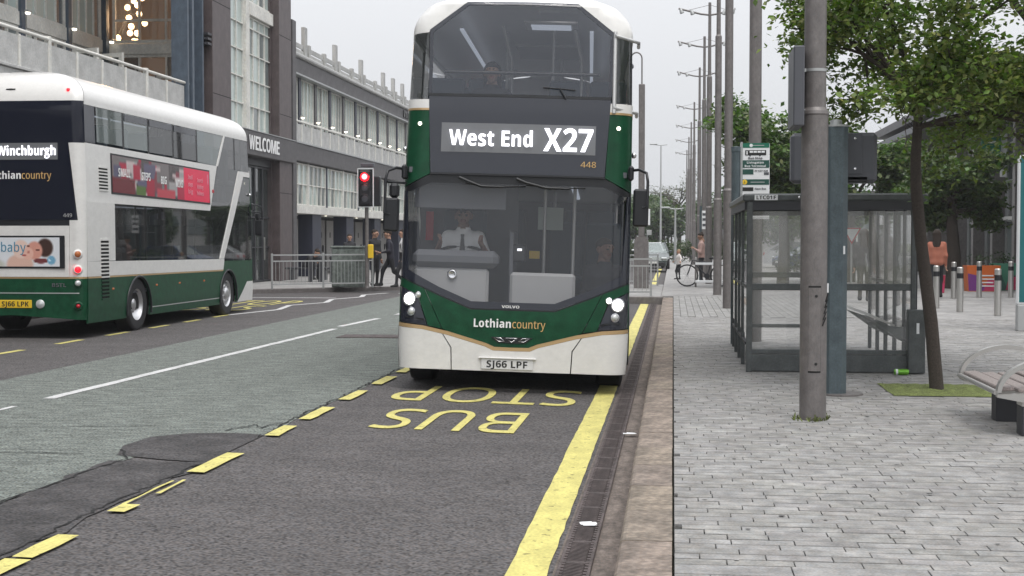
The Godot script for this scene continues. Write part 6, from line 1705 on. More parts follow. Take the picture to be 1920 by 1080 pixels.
func shrub_mass(called: String, label: String, at_: Vector3, lumps: Array, n: int, size: float, tone: Color, stems := true) -> void:
	var t := thing(called, label, "tree" if stems else "hedge", at_, 0.0, "trees and hedges far down the road" if stems else "")
	var crown := B.new()
	for k in lumps:
		leaves(crown, Vector3(k[0], k[1], k[2]), Vector3(k[3], k[4], k[3]), n, size, tone)
		if stems:
			put(B.new().tube([Vector3(k[0], 0, k[2]), Vector3(k[0], k[1], k[2])], [0.18, 0.08], 6), "trunk", M["bark"], t)
	put(crown, "crown" if stems else "foliage", M["leaf"], t)

func trees() -> void:
	var g := L(0.15, 0.195, 0.062)
	tree("street_tree", "slender street tree leaning over the shelter with a spreading leafy crown", Vector3(2.65, 0.11, -14.35), [Vector3(0, 0, 0), Vector3(-0.06, 0.7, -0.02), Vector3(-0.17, 1.5, 0), Vector3(-0.23, 2.05, 0.03), Vector3(-0.24, 2.35, 0.04), Vector3(-0.2, 2.95, 0.0)], [0.072, 0.066, 0.06, 0.057, 0.052, 0.042], {"limbs": 15, "rise": [0.0, 1.1], "reach": 1.2, "lift": -0.03, "leaves": 15, "spread": 0.125, "size": 0.066, "tone": g, "skew": 0.2, "floor": 2.0, "west": -1.45, "group": "street trees along the pavement"})
	tree("street_tree", "tall leafy tree whose dark boughs hang in at the top right corner", Vector3(4.3, 0.11, -15.5), [Vector3(0, 0, 0), Vector3(-0.05, 1.2, 0), Vector3(0, 2.6, 0), Vector3(-0.1, 4.0, 0.1)], [0.13, 0.11, 0.10, 0.08], {"limbs": 9, "rise": [0.15, 0.9], "reach": 1.6, "lift": 0.02, "leaves": 11, "spread": 0.13, "size": 0.07, "tone": L(0.10, 0.14, 0.05), "floor": 3.45, "group": "street trees along the pavement"})
	tree("street_tree", "dark bushy tree standing by the cafe planters, its trunk behind the bollards", Vector3(8.55, 0.11, -44.0), [Vector3(0, 0, 0), Vector3(0.05, 1.0, 0), Vector3(-0.05, 2.0, 0.1), Vector3(0, 2.7, 0)], [0.24, 0.2, 0.17, 0.13], {"limbs": 9, "rise": [-0.1, 0.9], "reach": 0.85, "lift": 0.03, "leaves": 26, "spread": 0.18, "size": 0.17, "tone": L(0.085, 0.125, 0.055), "group": "street trees along the pavement"})
	tree("street_tree", "green tree behind the bus stop flag, between the lamp columns and the shelter", Vector3(3.4, 0.11, -44.0), [Vector3(0, 0, 0), Vector3(0.05, 1.2, 0), Vector3(0, 2.2, 0.1), Vector3(0.05, 3.2, 0)], [0.2, 0.17, 0.14, 0.1], {"limbs": 9, "rise": [0.0, 1.0], "reach": 1.75, "lift": 0.05, "leaves": 24, "spread": 0.22, "size": 0.16, "tone": L(0.10, 0.145, 0.06), "group": "street trees along the pavement"})
	tree("street_tree", "paler tree seen through the display post gap, right of the shelter roof", Vector3(6.2, 0.11, -50.0), [Vector3(0, 0, 0), Vector3(0.05, 1.2, 0), Vector3(0, 2.2, 0.1), Vector3(0.05, 3.0, 0)], [0.2, 0.17, 0.14, 0.1], {"limbs": 8, "rise": [0.0, 1.0], "reach": 1.5, "lift": 0.03, "leaves": 22, "spread": 0.24, "size": 0.18, "tone": L(0.11, 0.155, 0.07), "group": "street trees along the pavement"})
	tree("bare_tree", "nearly bare grey tree rising above the distant wood", Vector3(0.6, 0, -150), [Vector3(0, 0, 0), Vector3(0.1, 3, 0), Vector3(0, 5.2, 0)], [0.25, 0.2, 0.14], {"limbs": 8, "rise": [0.5, 1.5], "reach": 2.4, "lift": 0.1, "leaves": 1, "spread": 0.3, "size": 0.2, "tone": L(0.08, 0.09, 0.05)})
	# woods closing the view down the road, each clump a tree
	var far := [[-9, -150, 6.5, "dark rounded tree behind the parked cars"], [-4.5, -140, 5.6, "grey-green tree directly behind the short street lamp"], [0.0, -145, 6.2, "broad tree in the middle of the distant wood"], [4.5, -138, 6.6, "tree behind the far lamp columns"], [9, -130, 6.2, "tree behind the woman with the phone"], [14, -125, 6.8, "tree filling the gap left of the shelter"], [19, -118, 6.0, "tree seen through the shelter glass"], [25, -112, 6.4, "tree at the far side of the car park"], [-16, -160, 7.5, "far tree hidden mostly by the approaching bus"], [-6.5, -120, 5.4, "nearest rounded tree left of the road end"], [-2.5, -175, 8.6, "tallest distant tree, pale with haze"], [31, -105, 6.8, "tree beyond the cafe corner"]]
	for i in far.size():
		var k: Array = far[i]
		var lumps := []
		for j in 9:
			lumps.append([rng.randf_range(-2.3, 2.3), k[2] * rng.randf_range(0.35, 0.85), rng.randf_range(-2, 2), rng.randf_range(1.1, 2.0), rng.randf_range(0.9, 1.7)])
		var tone := L(0.085, 0.12, 0.07) if i % 2 else L(0.10, 0.13, 0.08)
		shrub_mass("wood_tree", k[3], Vector3(k[0], 0, k[1]), lumps, 600, 0.36, tone)
	var hl := []
	for i in 14:
		hl.append([-4.2 + i * 0.65, 0.75, rng.randf_range(-0.3, 0.3), 0.7, 0.8])
	shrub_mass("hedge", "clipped green hedge across the end of the road", Vector3(0.6, 0.1, -92), hl, 420, 0.16, L(0.05, 0.075, 0.03), false)
	var h2 := []
	for i in 22:
		h2.append([i * 0.65, 0.6, rng.randf_range(-0.2, 0.2), 0.6, 0.65])
	shrub_mass("hedge", "low hedge edging the car park, seen through the shelter", Vector3(5.0, 0.1, -62), h2, 300, 0.14, L(0.045, 0.072, 0.028), false)
func far_side() -> void:
	railing("long grey railing at the far kerb in front of the cabinet", Vector3(-11.66, 0.17, -39.5), Vector3(-9.1, 0.17, -41.5), 2)
	var tl := thing("traffic_light", "traffic signal showing red over the far railing", "traffic light", Vector3(-9.14, 0.17, -40.9))
	put(B.new().lathe([Vector2(0.075, 0), Vector2(0.06, 0.1), Vector2(0.057, 3.3), Vector2(0, 3.31)], 14), "pole", M["lamp column"], tl)
	var hd := put(B.new().box(Vector3(0, 3.0, 0.16), Vector3(0.34, 1.02, 0.22), 0.03), "signal_head", M["black trim"], tl)
	var brd := B.new()
	brd.box(Vector3(-0.235, 3.0, 0.15), Vector3(0.03, 1.14, 0.02)).box(Vector3(0.235, 3.0, 0.15), Vector3(0.03, 1.14, 0.02)).box(Vector3(0, 3.57, 0.15), Vector3(0.5, 0.03, 0.02)).box(Vector3(0, 2.43, 0.15), Vector3(0.5, 0.03, 0.02))
	put(brd, "white_border", M["sign white"], hd)
	put(B.new().box(Vector3(0, 3.0, 0.145), Vector3(0.46, 1.12, 0.012)), "backing_board", M["black trim"], hd)
	for i in 3:
		var y := 3.33 - 0.33 * i
		var fwd := Transform3D(Basis(Vector3.RIGHT, PI / 2), Vector3(0, y, 0.272))
		put(B.new().lathe([Vector2(0.14, 0.0), Vector2(0.125, 0.02), Vector2(0.0, 0.028)] if i == 0 else [Vector2(0.10, 0.0), Vector2(0.06, 0.015), Vector2(0.0, 0.02)], 18, fwd, true), "lens", M[["lit red", "screen case", "screen case"][i]], hd)
		if i == 0:
			put(B.new().lathe([Vector2(0.085, 0.026), Vector2(0.0, 0.036)], 16, fwd, true), "lit_core", M["lit red core"], hd)
		var hood := []
		for k in 9:
			var a := PI * k / 8.0
			hood.append(Vector3(0.13 * cos(a), y + 0.13 * sin(a), 0.33))
		put(B.new().tube(hood, 0.02, 5), "hood", M["black trim"], hd)
	put(B.new().box(Vector3(0.05, 3.68, 0.05), Vector3(0.4, 0.12, 0.2), 0.02), "detector", M["screen case"], tl)
	put(B.new().box(Vector3(0.32, 2.9, -0.05), Vector3(0.2, 0.9, 0.3), 0.03), "side_head", M["black trim"], tl)
	put(B.new().box(Vector3(0.13, 1.1, 0.06), Vector3(0.16, 0.42, 0.12), 0.02), "push_button_box", M["plate yellow"], tl)
	var ol := OmniLight3D.new()
	ol.light_color = Color(1, 0.1, 0.15); ol.light_energy = 0.15; ol.omni_range = 4; ol.omni_attenuation = 2.0; ol.light_size = 0.1; ol.shadow_enabled = true
	ol.position = Vector3(-9.14, 3.5, -40.52)
	add_child(ol)
	var cb := thing("control_cabinet", "grey-green ribbed control cabinet behind the far railing", "cabinet", Vector3(-9.85, 0.17, -41.6))
	put(B.new().box(Vector3(0, 0.6, 0), Vector3(0.98, 1.2, 0.5), 0.015), "body", M["cabinet green"], cb)
	put(B.new().box(Vector3(0, 1.23, 0), Vector3(1.06, 0.06, 0.58), 0.015), "lid", M["cabinet green"], cb)
	for s in [-1, 1]:
		var d := put(B.new().box(Vector3(0.245 * s, 0.6, 0.256), Vector3(0.475, 1.12, 0.014), 0.004), "door", M["cabinet green"], cb)
		for i in 6:
			put(B.new().box(Vector3(0.245 * s - 0.19 + 0.075 * i, 0.32, 0.266), Vector3(0.02, 0.5, 0.012), 0.004), "rib", M["cabinet green"], d)
	var bb := thing("black_bollard", "leftmost black bollard behind the far railing", "bollard", Vector3(-12.35, 0.17, -46.4), 0.0, "black bollards behind the far railing")
	put(B.new().lathe([Vector2(0, 0), Vector2(0.075, 0), Vector2(0.07, 0.8), Vector2(0.085, 0.82), Vector2(0.07, 0.88), Vector2(0, 0.9)], 14), "shaft", M["dark metal"], bb)
	copy(bb, Vector3(-12.0, 0.17, -46.4), "second black bollard from the left behind the far railing")
	copy(bb, Vector3(-11.6, 0.17, -46.4), "third black bollard from the left behind the far railing")
	copy(bb, Vector3(-11.3, 0.17, -46.4), "black bollard next to the control cabinet")
	var sb := thing("stone_bench", "low dark bench under the person who bends forward", "bench", Vector3(-13.0, 0.17, -48.6))
	put(B.new().box(Vector3(0, 0.42, 0), Vector3(1.6, 0.07, 0.45), 0.01), "seat", M["dark metal"], sb)
	for s in [-1, 1]:
		put(B.new().box(Vector3(0.6 * s, 0.19, 0), Vector3(0.1, 0.38, 0.4)), "leg", M["dark metal"], sb)
	car("parked_car", "dark car facing the camera beyond the railing right of the bus", Vector3(-1.05, 0.0, -70), 0.0, L(0.02, 0.035, 0.033))
	car("parked_car", "white car half hidden behind the dark car", Vector3(-1.35, 0.0, -78), 0.0, L(0.6, 0.62, 0.62))
	car("parked_car", "blue car in the car park, seen through the left shelter pane", Vector3(5.2, 0.05, -70), -1.2, L(0.03, 0.06, 0.16))
	car("parked_car", "pale silver car in the car park behind the hedge", Vector3(9.0, 0.05, -74), 1.5, L(0.45, 0.46, 0.47))
	car("parked_car", "grey car behind the woman in the orange top", Vector3(13.2, 0.05, -66), 1.3, L(0.12, 0.14, 0.15))
	var yl := thing("shop_kiosk", "small lit kiosk with a yellow sign behind the orange-topped woman", "kiosk", Vector3(14.0, 0.1, -78))
	put(B.new().box(Vector3(0, 1.3, 0), Vector3(3.4, 2.6, 2.5), 0.05), "body", M["room warm"], yl)
	put(B.new().box(Vector3(-0.2, 2.2, 1.27), Vector3(2.4, 0.22, 0.05), 0.01), "lit_sign", M["lit bulb"], yl)
	put(B.new().box(Vector3(-1.3, 1.35, 1.27), Vector3(0.5, 0.5, 0.05), 0.01), "yellow_sign", M["plate yellow"], yl)
	put(B.new().prism(PackedVector2Array([Vector2(-1.9, 2.6), Vector2(1.9, 2.6), Vector2(1.2, 3.2), Vector2(-1.2, 3.2)]), -1.3, 1.35), "roof", M["galvanised"], yl)
	# low buildings and a road sign far off
	var fb := thing("far_building", "long pale low building far behind the car park", "building", Vector3(30, 0, -150))
	put(B.new().box(Vector3(0, 3, 0), Vector3(46, 6, 14)), "wall", M["pale coping"], fb)
	put(B.new().box(Vector3(0, 6.2, 0), Vector3(47, 0.5, 15)), "roof", M["dark cladding"], fb)
	for i in 14:
		put(B.new().box(Vector3(-21 + 3.2 * i, 3.4, 7.02), Vector3(2.0, 1.6, 0.1)), "window", M["blind dark"], fb)
	var gw := thing("give_way_sign", "white give-way triangle sign seen through the shelter glass", "road sign", Vector3(6.0, 0.12, -48))
	put(B.new().tube([Vector3(0, 0, 0), Vector3(0, 1.9, 0)], 0.035, 8), "post", M["galvanised"], gw)
	put(B.new().prism(PackedVector2Array([Vector2(-0.32, 1.9), Vector2(0, 1.34), Vector2(0.32, 1.9)]), 0.03, 0.05), "triangle", M["red lens"], gw)
	put(B.new().prism(PackedVector2Array([Vector2(-0.24, 1.855), Vector2(0, 1.43), Vector2(0.24, 1.855)]), 0.051, 0.056), "face", M["sign white"], gw)

func car(called: String, label: String, at_: Vector3, turn: float, paint: Color) -> void:
	var t := thing(called, label, "car", at_, turn, "cars parked beyond the stop")
	var m := mat("car paint", paint, 0.25, 0.2)
	m.clearcoat_enabled = true
	# outlines along the length (x of the outline = forward, y = up), shaped across the width by height
	var side := PackedVector2Array([Vector2(0, 0.26), Vector2(0.0, 0.55), Vector2(-0.10, 0.72), Vector2(-0.95, 0.93), Vector2(-4.1, 0.98), Vector2(-4.25, 0.75), Vector2(-4.25, 0.30)])
	for s in [-1.0, 1.0]:
		for c in [-0.85, -3.4]:
			pass
	var yaw := Transform3D(Basis(Vector3.UP, -PI / 2), Vector3())  # outline x runs to +z
	var b := B.new()
	var n := side.size()
	for k in [[0.0, 0.80, 0.80, 0.86]]:
		var ring := []
		for q in side:
			var w := 0.86 if q.y > 0.35 and q.y < 0.85 else 0.80
			if q.x > -0.05:
				w -= 0.12
			ring.append([Vector3(-w, q.y, q.x), Vector3(w, q.y, q.x)])
		for i in n:
			var j := (i + 1) % n
			b.quad(ring[i][0], ring[i][1], ring[j][1], ring[j][0])
		for e in 2:
			var c := Vector3((-0.86 if e == 0 else 0.86), 0.6, -2.1)
			for i in n:
				var j := (i + 1) % n
				var nn := Vector3(-1 if e == 0 else 1, 0.1, 0)
				b.tri(c, ring[i][e], ring[j][e], nn, nn, nn)
	put(b, "body", m, t)
	var cab := [[-1.0, 0.93, 0.80], [-1.75, 1.42, 0.60], [-3.3, 1.44, 0.60], [-4.05, 0.99, 0.78]]
	var g := B.new()
	for i in 3:
		var a: Array = cab[i]
		var c: Array = cab[i + 1]
		var q := [Vector3(-a[2], a[1], a[0]), Vector3(a[2], a[1], a[0]), Vector3(c[2], c[1], c[0]), Vector3(-c[2], c[1], c[0])]
		if i == 1:
			put(B.new().quad(q[0], q[1], q[2], q[3]), "roof", m, t)
		else:
			put(B.new().quad(q[0], q[1], q[2], q[3]), "windscreen" if i == 0 else "rear_window", M["pale glass"], t)
	for s in [-1.0, 1.0]:
		var w := B.new()
		var v := []
		for k in cab:
			v.append(Vector3(k[2] * s, k[1], k[0]))
		w.quad(v[0], v[1], v[2], v[3])
		put(w, "side_window", M["tinted glass"], t)
		put(B.new().beam(v[0], v[1], 0.06), "pillar", m, t)
		put(B.new().beam(v[2], v[3], 0.08), "pillar", m, t)
		put(B.new().box(Vector3(0.92 * s, 1.0, -1.25), Vector3(0.16, 0.11, 0.09), 0.03), "mirror", m, t)
		put(B.new().box(Vector3(0.60 * s, 0.66, -0.03), Vector3(0.30, 0.12, 0.1), 0.03), "headlight", M["clear lens"], t)
		put(B.new().box(Vector3(0.66 * s, 0.80, -4.24), Vector3(0.24, 0.16, 0.06), 0.02), "tail_light", M["red lens"], t)
		for z in [-0.85, -3.4]:
			var wh := put(B.new().lathe([Vector2(0.2, 0), Vector2(0.29, 0.0), Vector2(0.315, -0.03), Vector2(0.315, -0.19), Vector2(0.2, -0.2)], 20, Transform3D(Basis(Vector3.FORWARD, PI / 2 * s), Vector3(0.875 * s, 0.315, z)), true), "wheel", M["rubber"], t)
			put(B.new().lathe([Vector2(0.2, 0.0), Vector2(0.18, -0.03), Vector2(0.05, -0.01), Vector2(0, 0)], 14, Transform3D(Basis(Vector3.FORWARD, PI / 2 * s), Vector3(0.877 * s, 0.315, z)), true), "rim", M["alloy"], wh)
	put(B.new().box(Vector3(0, 0.36, 0.01), Vector3(1.3, 0.2, 0.06), 0.02), "grille", M["black trim"], t)
	put(B.new().box(Vector3(0, 0.46, 0.045), Vector3(0.52, 0.11, 0.012)), "number_plate", M["plate white"], t)
# one continuous skin: bones are tapered capsules [a, b, ra, rb, colour] joined by a smooth minimum and meshed as surface nets
func skin(out: B, bones: Array, cell: float, k: float) -> void:
	var lo := Vector3.ONE * 1e9
	var hi := -lo
	for b in bones:
		var r := Vector3.ONE * (maxf(b[2], b[3]) + k + cell * 2.0)
		lo = lo.min((b[0] as Vector3).min(b[1]) - r); hi = hi.max((b[0] as Vector3).max(b[1]) + r)
	var nx := int((hi.x - lo.x) / cell) + 2
	var ny := int((hi.y - lo.y) / cell) + 2
	var nz := int((hi.z - lo.z) / cell) + 2
	var f := PackedFloat32Array()
	f.resize(nx * ny * nz)
	var ik := 1.0 / k
	for b in bones:
		var a: Vector3 = b[0]
		var ab: Vector3 = (b[1] as Vector3) - a
		var l2 := maxf(ab.length_squared(), 1e-9)
		var r0: float = b[2]
		var dr: float = b[3] - r0
		var m := maxf(b[2], b[3]) + k * 3.0 + cell
		var p0 := (a.min(b[1]) - Vector3.ONE * m - lo) / cell
		var p1 := (a.max(b[1]) + Vector3.ONE * m - lo) / cell
		for z in range(maxi(0, int(p0.z)), mini(nz, int(p1.z) + 1)):
			for y in range(maxi(0, int(p0.y)), mini(ny, int(p1.y) + 1)):
				var row := (z * ny + y) * nx
				for x in range(maxi(0, int(p0.x)), mini(nx, int(p1.x) + 1)):
					var q := lo + Vector3(x, y, z) * cell - a
					var t := clampf(q.dot(ab) / l2, 0.0, 1.0)
					var d := (q - ab * t).length() - r0 - dr * t
					if d < k * 3.0 + cell:
						f[row + x] += exp(-d * ik)
	for i in f.size():
		f[i] = -k * log(f[i]) if f[i] > 0.0 else 1.0
	var idx := PackedInt32Array()
	idx.resize(f.size()); idx.fill(-1)
	var vs := PackedVector3Array()
	var ns := PackedVector3Array()
	var cs := PackedColorArray()
	var st := [1, nx, nx * ny]
	for z in nz - 1:
		for y in ny - 1:
			for x in nx - 1:
				var i := (z * ny + y) * nx + x
				var c := [f[i], f[i + 1], f[i + nx], f[i + nx + 1], f[i + st[2]], f[i + st[2] + 1], f[i + st[2] + nx], f[i + st[2] + nx + 1]]
				var inside := 0
				for v in c:
					if v < 0.0:
						inside += 1
				if inside == 0 or inside == 8:
					continue
				var sum := Vector3()
				var cnt := 0
				for e in [[0, 1], [2, 3], [4, 5], [6, 7], [0, 2], [1, 3], [4, 6], [5, 7], [0, 4], [1, 5], [2, 6], [3, 7]]:
					var va: float = c[e[0]]
					var vb: float = c[e[1]]
					if (va < 0.0) != (vb < 0.0):
						var t := va / (va - vb)
						var pa := Vector3(e[0] & 1, (e[0] >> 1) & 1, e[0] >> 2)
						var pb := Vector3(e[1] & 1, (e[1] >> 1) & 1, e[1] >> 2)
						sum += pa.lerp(pb, t); cnt += 1
				idx[i] = vs.size()
				var P := lo + (Vector3(x, y, z) + sum / cnt) * cell
				vs.append(P)
				ns.append(Vector3(c[1] + c[3] + c[5] + c[7] - c[0] - c[2] - c[4] - c[6], c[2] + c[3] + c[6] + c[7] - c[0] - c[1] - c[4] - c[5], c[4] + c[5] + c[6] + c[7] - c[0] - c[1] - c[2] - c[3]).normalized())
				var best := 1e9
				var col := Color.WHITE
				for b in bones:
					var ab: Vector3 = (b[1] as Vector3) - b[0]
					var q: Vector3 = P - b[0]
					var t := clampf(q.dot(ab) / maxf(ab.length_squared(), 1e-9), 0.0, 1.0)
					var d: float = (q - ab * t).length() - lerpf(b[2], b[3], t)
					if d < best:
						best = d; col = b[4]
				cs.append(col)
	for z in range(1, nz - 1):
		for y in range(1, ny - 1):
			for x in range(1, nx - 1):
				var i := (z * ny + y) * nx + x
				for ax in 3:
					if (f[i] < 0.0) == (f[i + st[ax]] < 0.0):
						continue
					var u: int = st[(ax + 1) % 3]
					var v: int = st[(ax + 2) % 3]
					var q := [idx[i], idx[i - u], idx[i - u - v], idx[i - v]]
					if q.min() < 0:
						continue
					for tr in [[0, 1, 2], [0, 2, 3]]:
						var a: int = q[tr[0]]
						var b: int = q[tr[1]]
						var c: int = q[tr[2]]
						out.col = cs[a]
						out.tri(vs[a], vs[b], vs[c], ns[a], ns[b], ns[c])
						var e := out.C.size()
						out.C[e - 3] = cs[a]
						if (vs[b] - vs[a]).cross(vs[c] - vs[a]).dot(ns[a] + ns[b] + ns[c]) > 0.0:
							out.C[e - 2] = cs[c]; out.C[e - 1] = cs[b]
						else:
							out.C[e - 2] = cs[b]; out.C[e - 1] = cs[c]

# joints in metres, facing +z: p holds what differs from standing still
func figure(called: String, label: String, where: Transform3D, p: Dictionary, cell: float, fine := 0.009) -> Node3D:
	var g := func(k: String, d: Variant) -> Variant: return p.get(k, d)
	var top: Color = g.call("top", Color(0.02, 0.02, 0.025))
	var legs: Color = g.call("legs", Color(0.018, 0.018, 0.022))
	var shoe: Color = g.call("shoe", Color(0.02, 0.02, 0.02))
	var flesh: Color = g.call("flesh", Color(0.42, 0.25, 0.18))
	var hair: Color = g.call("hair", Color(0.02, 0.014, 0.01))
	var hip: Vector3 = g.call("hip", Vector3(0, 0.93, 0))
	var chest: Vector3 = g.call("chest", Vector3(0, 1.30, 0))
	var head: Vector3 = g.call("head", Vector3(0, 1.63, 0.02))
	var look: float = g.call("look", 0.0)
	var sleeves: bool = g.call("sleeves", true)
	var s: float = g.call("scale", 1.0)
	var o := B.new()
	o.xf = Transform3D(Basis.from_scale(Vector3.ONE * s), Vector3())
	var up := (chest - hip).normalized()
	var side := Vector3(1, 0, 0)
	side = (side - up * side.dot(up)).normalized()
	var neck := chest + up * 0.17
	var bones := []
	for e in [-1.0, 1.0]:
		bones.append([hip + side * 0.075 * e, hip.lerp(chest, 0.5) + side * 0.07 * e, 0.105, 0.10, top if g.call("coat", true) else legs])
		bones.append([hip.lerp(chest, 0.45) + side * 0.07 * e, chest + side * 0.09 * e, 0.10, 0.115, top])
		bones.append([chest + side * 0.07 * e + up * 0.06, chest + side * 0.155 * e + up * 0.085, 0.075, 0.06, top])
		var key := "l" if e < 0 else "r"
		var sh: Vector3 = chest + side * 0.175 * e + up * 0.085
		var el: Vector3 = g.call("elbow_" + key, sh + Vector3(0.05 * e, -0.29, -0.03))
		var wr: Vector3 = g.call("wrist_" + key, el + Vector3(0.0, -0.25, 0.06))
		bones.append([sh, el, 0.056, 0.045, top])
		bones.append([el, wr, 0.042, 0.029, top if sleeves else flesh])
		var kn: Vector3 = g.call("knee_" + key, hip + Vector3(0.09 * e, -0.44, 0.02))
		var an: Vector3 = g.call("ankle_" + key, kn + Vector3(0.0, -0.41, -0.03))
		var toe: Vector3 = g.call("toe_" + key, an + Vector3(0.02 * e, -0.05, 0.16))
		bones.append([hip + side * 0.085 * e, kn, 0.092, 0.06, legs])
		bones.append([kn, an, 0.058, 0.042, legs])
		bones.append([an + Vector3(0, -0.03, -0.03), toe, 0.042, 0.034, shoe])
		# hand: palm, four unequal bent fingers and a thumb from the side of the palm
		var d := (wr - el).normalized()
		var ac: Vector3 = g.call("across_" + key, Vector3(0, 0, 1))
		ac = (ac - d * ac.dot(d)).normalized()
		var curl: Vector3 = d.cross(ac).normalized() * -e
		var hand := [[wr - d * 0.02, wr + d * 0.03, 0.026, 0.025, flesh], [wr + d * 0.03 + ac * 0.018, wr + d * 0.085 + ac * 0.026, 0.017, 0.013, flesh], [wr + d * 0.03 - ac * 0.018, wr + d * 0.08 - ac * 0.028, 0.017, 0.012, flesh]]
		for n in 4:
			var k0: Vector3 = wr + d * 0.085 + ac * (0.030 - 0.020 * n)
			var l: float = [0.042, 0.048, 0.045, 0.035][n]
			var k1: Vector3 = k0 + (d + curl * 0.35).normalized() * l
			hand.append([k0, k1, 0.010, 0.009, flesh]); hand.append([k1, k1 + (d * 0.5 + curl).normalized() * l * 0.8, 0.009, 0.007, flesh])
		var t0 := wr + d * 0.035 + ac * 0.03
		var t1 := t0 + (d * 0.5 + ac).normalized() * 0.035
		hand.append([t0, t1, 0.012, 0.010, flesh]); hand.append([t1, t1 + (d + curl * 0.6).normalized() * 0.032, 0.010, 0.008, flesh])
		skin(o, hand, fine, 0.004)
	bones.append([chest + up * 0.02, neck, 0.10, 0.06, top])
	bones.append([neck - up * 0.02, head + Vector3(0, -0.09, -0.02), 0.052, 0.05, flesh])
	skin(o, bones, cell, 0.022)
	# head turned by look, with brow, nose, lips, ears, eyes and hair
	var tilt: float = g.call("tilt", 0.0)
	var hb := Basis(Vector3.UP, look) * Basis(Vector3.RIGHT, tilt)
	var H := func(x: float, y: float, z: float) -> Vector3: return head + hb * Vector3(x, y, z)
	var hd := [[H.call(0, 0.03, -0.02), H.call(0, 0.02, 0.02), 0.088, 0.082, flesh], [H.call(0, -0.05, 0.03), H.call(0, -0.075, 0.05), 0.058, 0.042, flesh], [H.call(0, -0.08, -0.03), H.call(0, -0.16, -0.04), 0.052, 0.055, flesh],
		[H.call(0, 0.02, 0.098), H.call(0, -0.018, 0.116), 0.011, 0.016, flesh], [H.call(-0.018, -0.052, 0.088), H.call(0.018, -0.052, 0.088), 0.009, 0.009, flesh * Color(0.8, 0.55, 0.55)], [H.call(-0.04, 0.035, 0.088), H.call(0.04, 0.035, 0.088), 0.012, 0.012, flesh]]
	for e in [-1.0, 1.0]:
		hd.append([H.call(0.088 * e, 0.015, -0.005), H.call(0.088 * e, -0.02, 0.0), 0.016, 0.012, flesh])
		hd.append([H.call(0.032 * e, 0.014, 0.088), H.call(0.034 * e, 0.014, 0.088), 0.012, 0.012, Color(0.03, 0.02, 0.02)])
		hd.append([H.call(0.02 * e, 0.04, 0.096), H.call(0.045 * e, 0.04, 0.09), 0.006, 0.005, hair])
	skin(o, hd, fine, 0.008)
	var t := thing(called, label, "person")
	t.transform = where
	put(o, "body", M["person"], t)
	var hr := B.new()
	hr.xf = o.xf
	var style: String = g.call("style", "short")
	var hh := [[H.call(0, 0.055, -0.03), H.call(0, 0.045, -0.01), 0.092, 0.088, hair], [H.call(0, 0.085, 0.045), H.call(0, 0.08, 0.02), 0.045, 0.05, hair]]
	if style == "long":
		for e in [-1.0, 0.0, 1.0]:
			hh.append([H.call(0.05 * e, 0.03, -0.06), H.call(0.06 * e, -0.30, -0.10), 0.062, 0.04, hair])
	elif style == "bun":
		hh.append([H.call(0, 0.13, -0.07), H.call(0, 0.14, -0.07), 0.045, 0.045, hair])
	elif style == "cap":
		hh.append([H.call(0, 0.075, 0.09), H.call(0, 0.07, 0.13), 0.03, 0.02, hair])
	skin(hr, hh, fine * 1.2, 0.012)
	put(hr, "hair" if style != "cap" else "cap", M["person"], t)
	return t

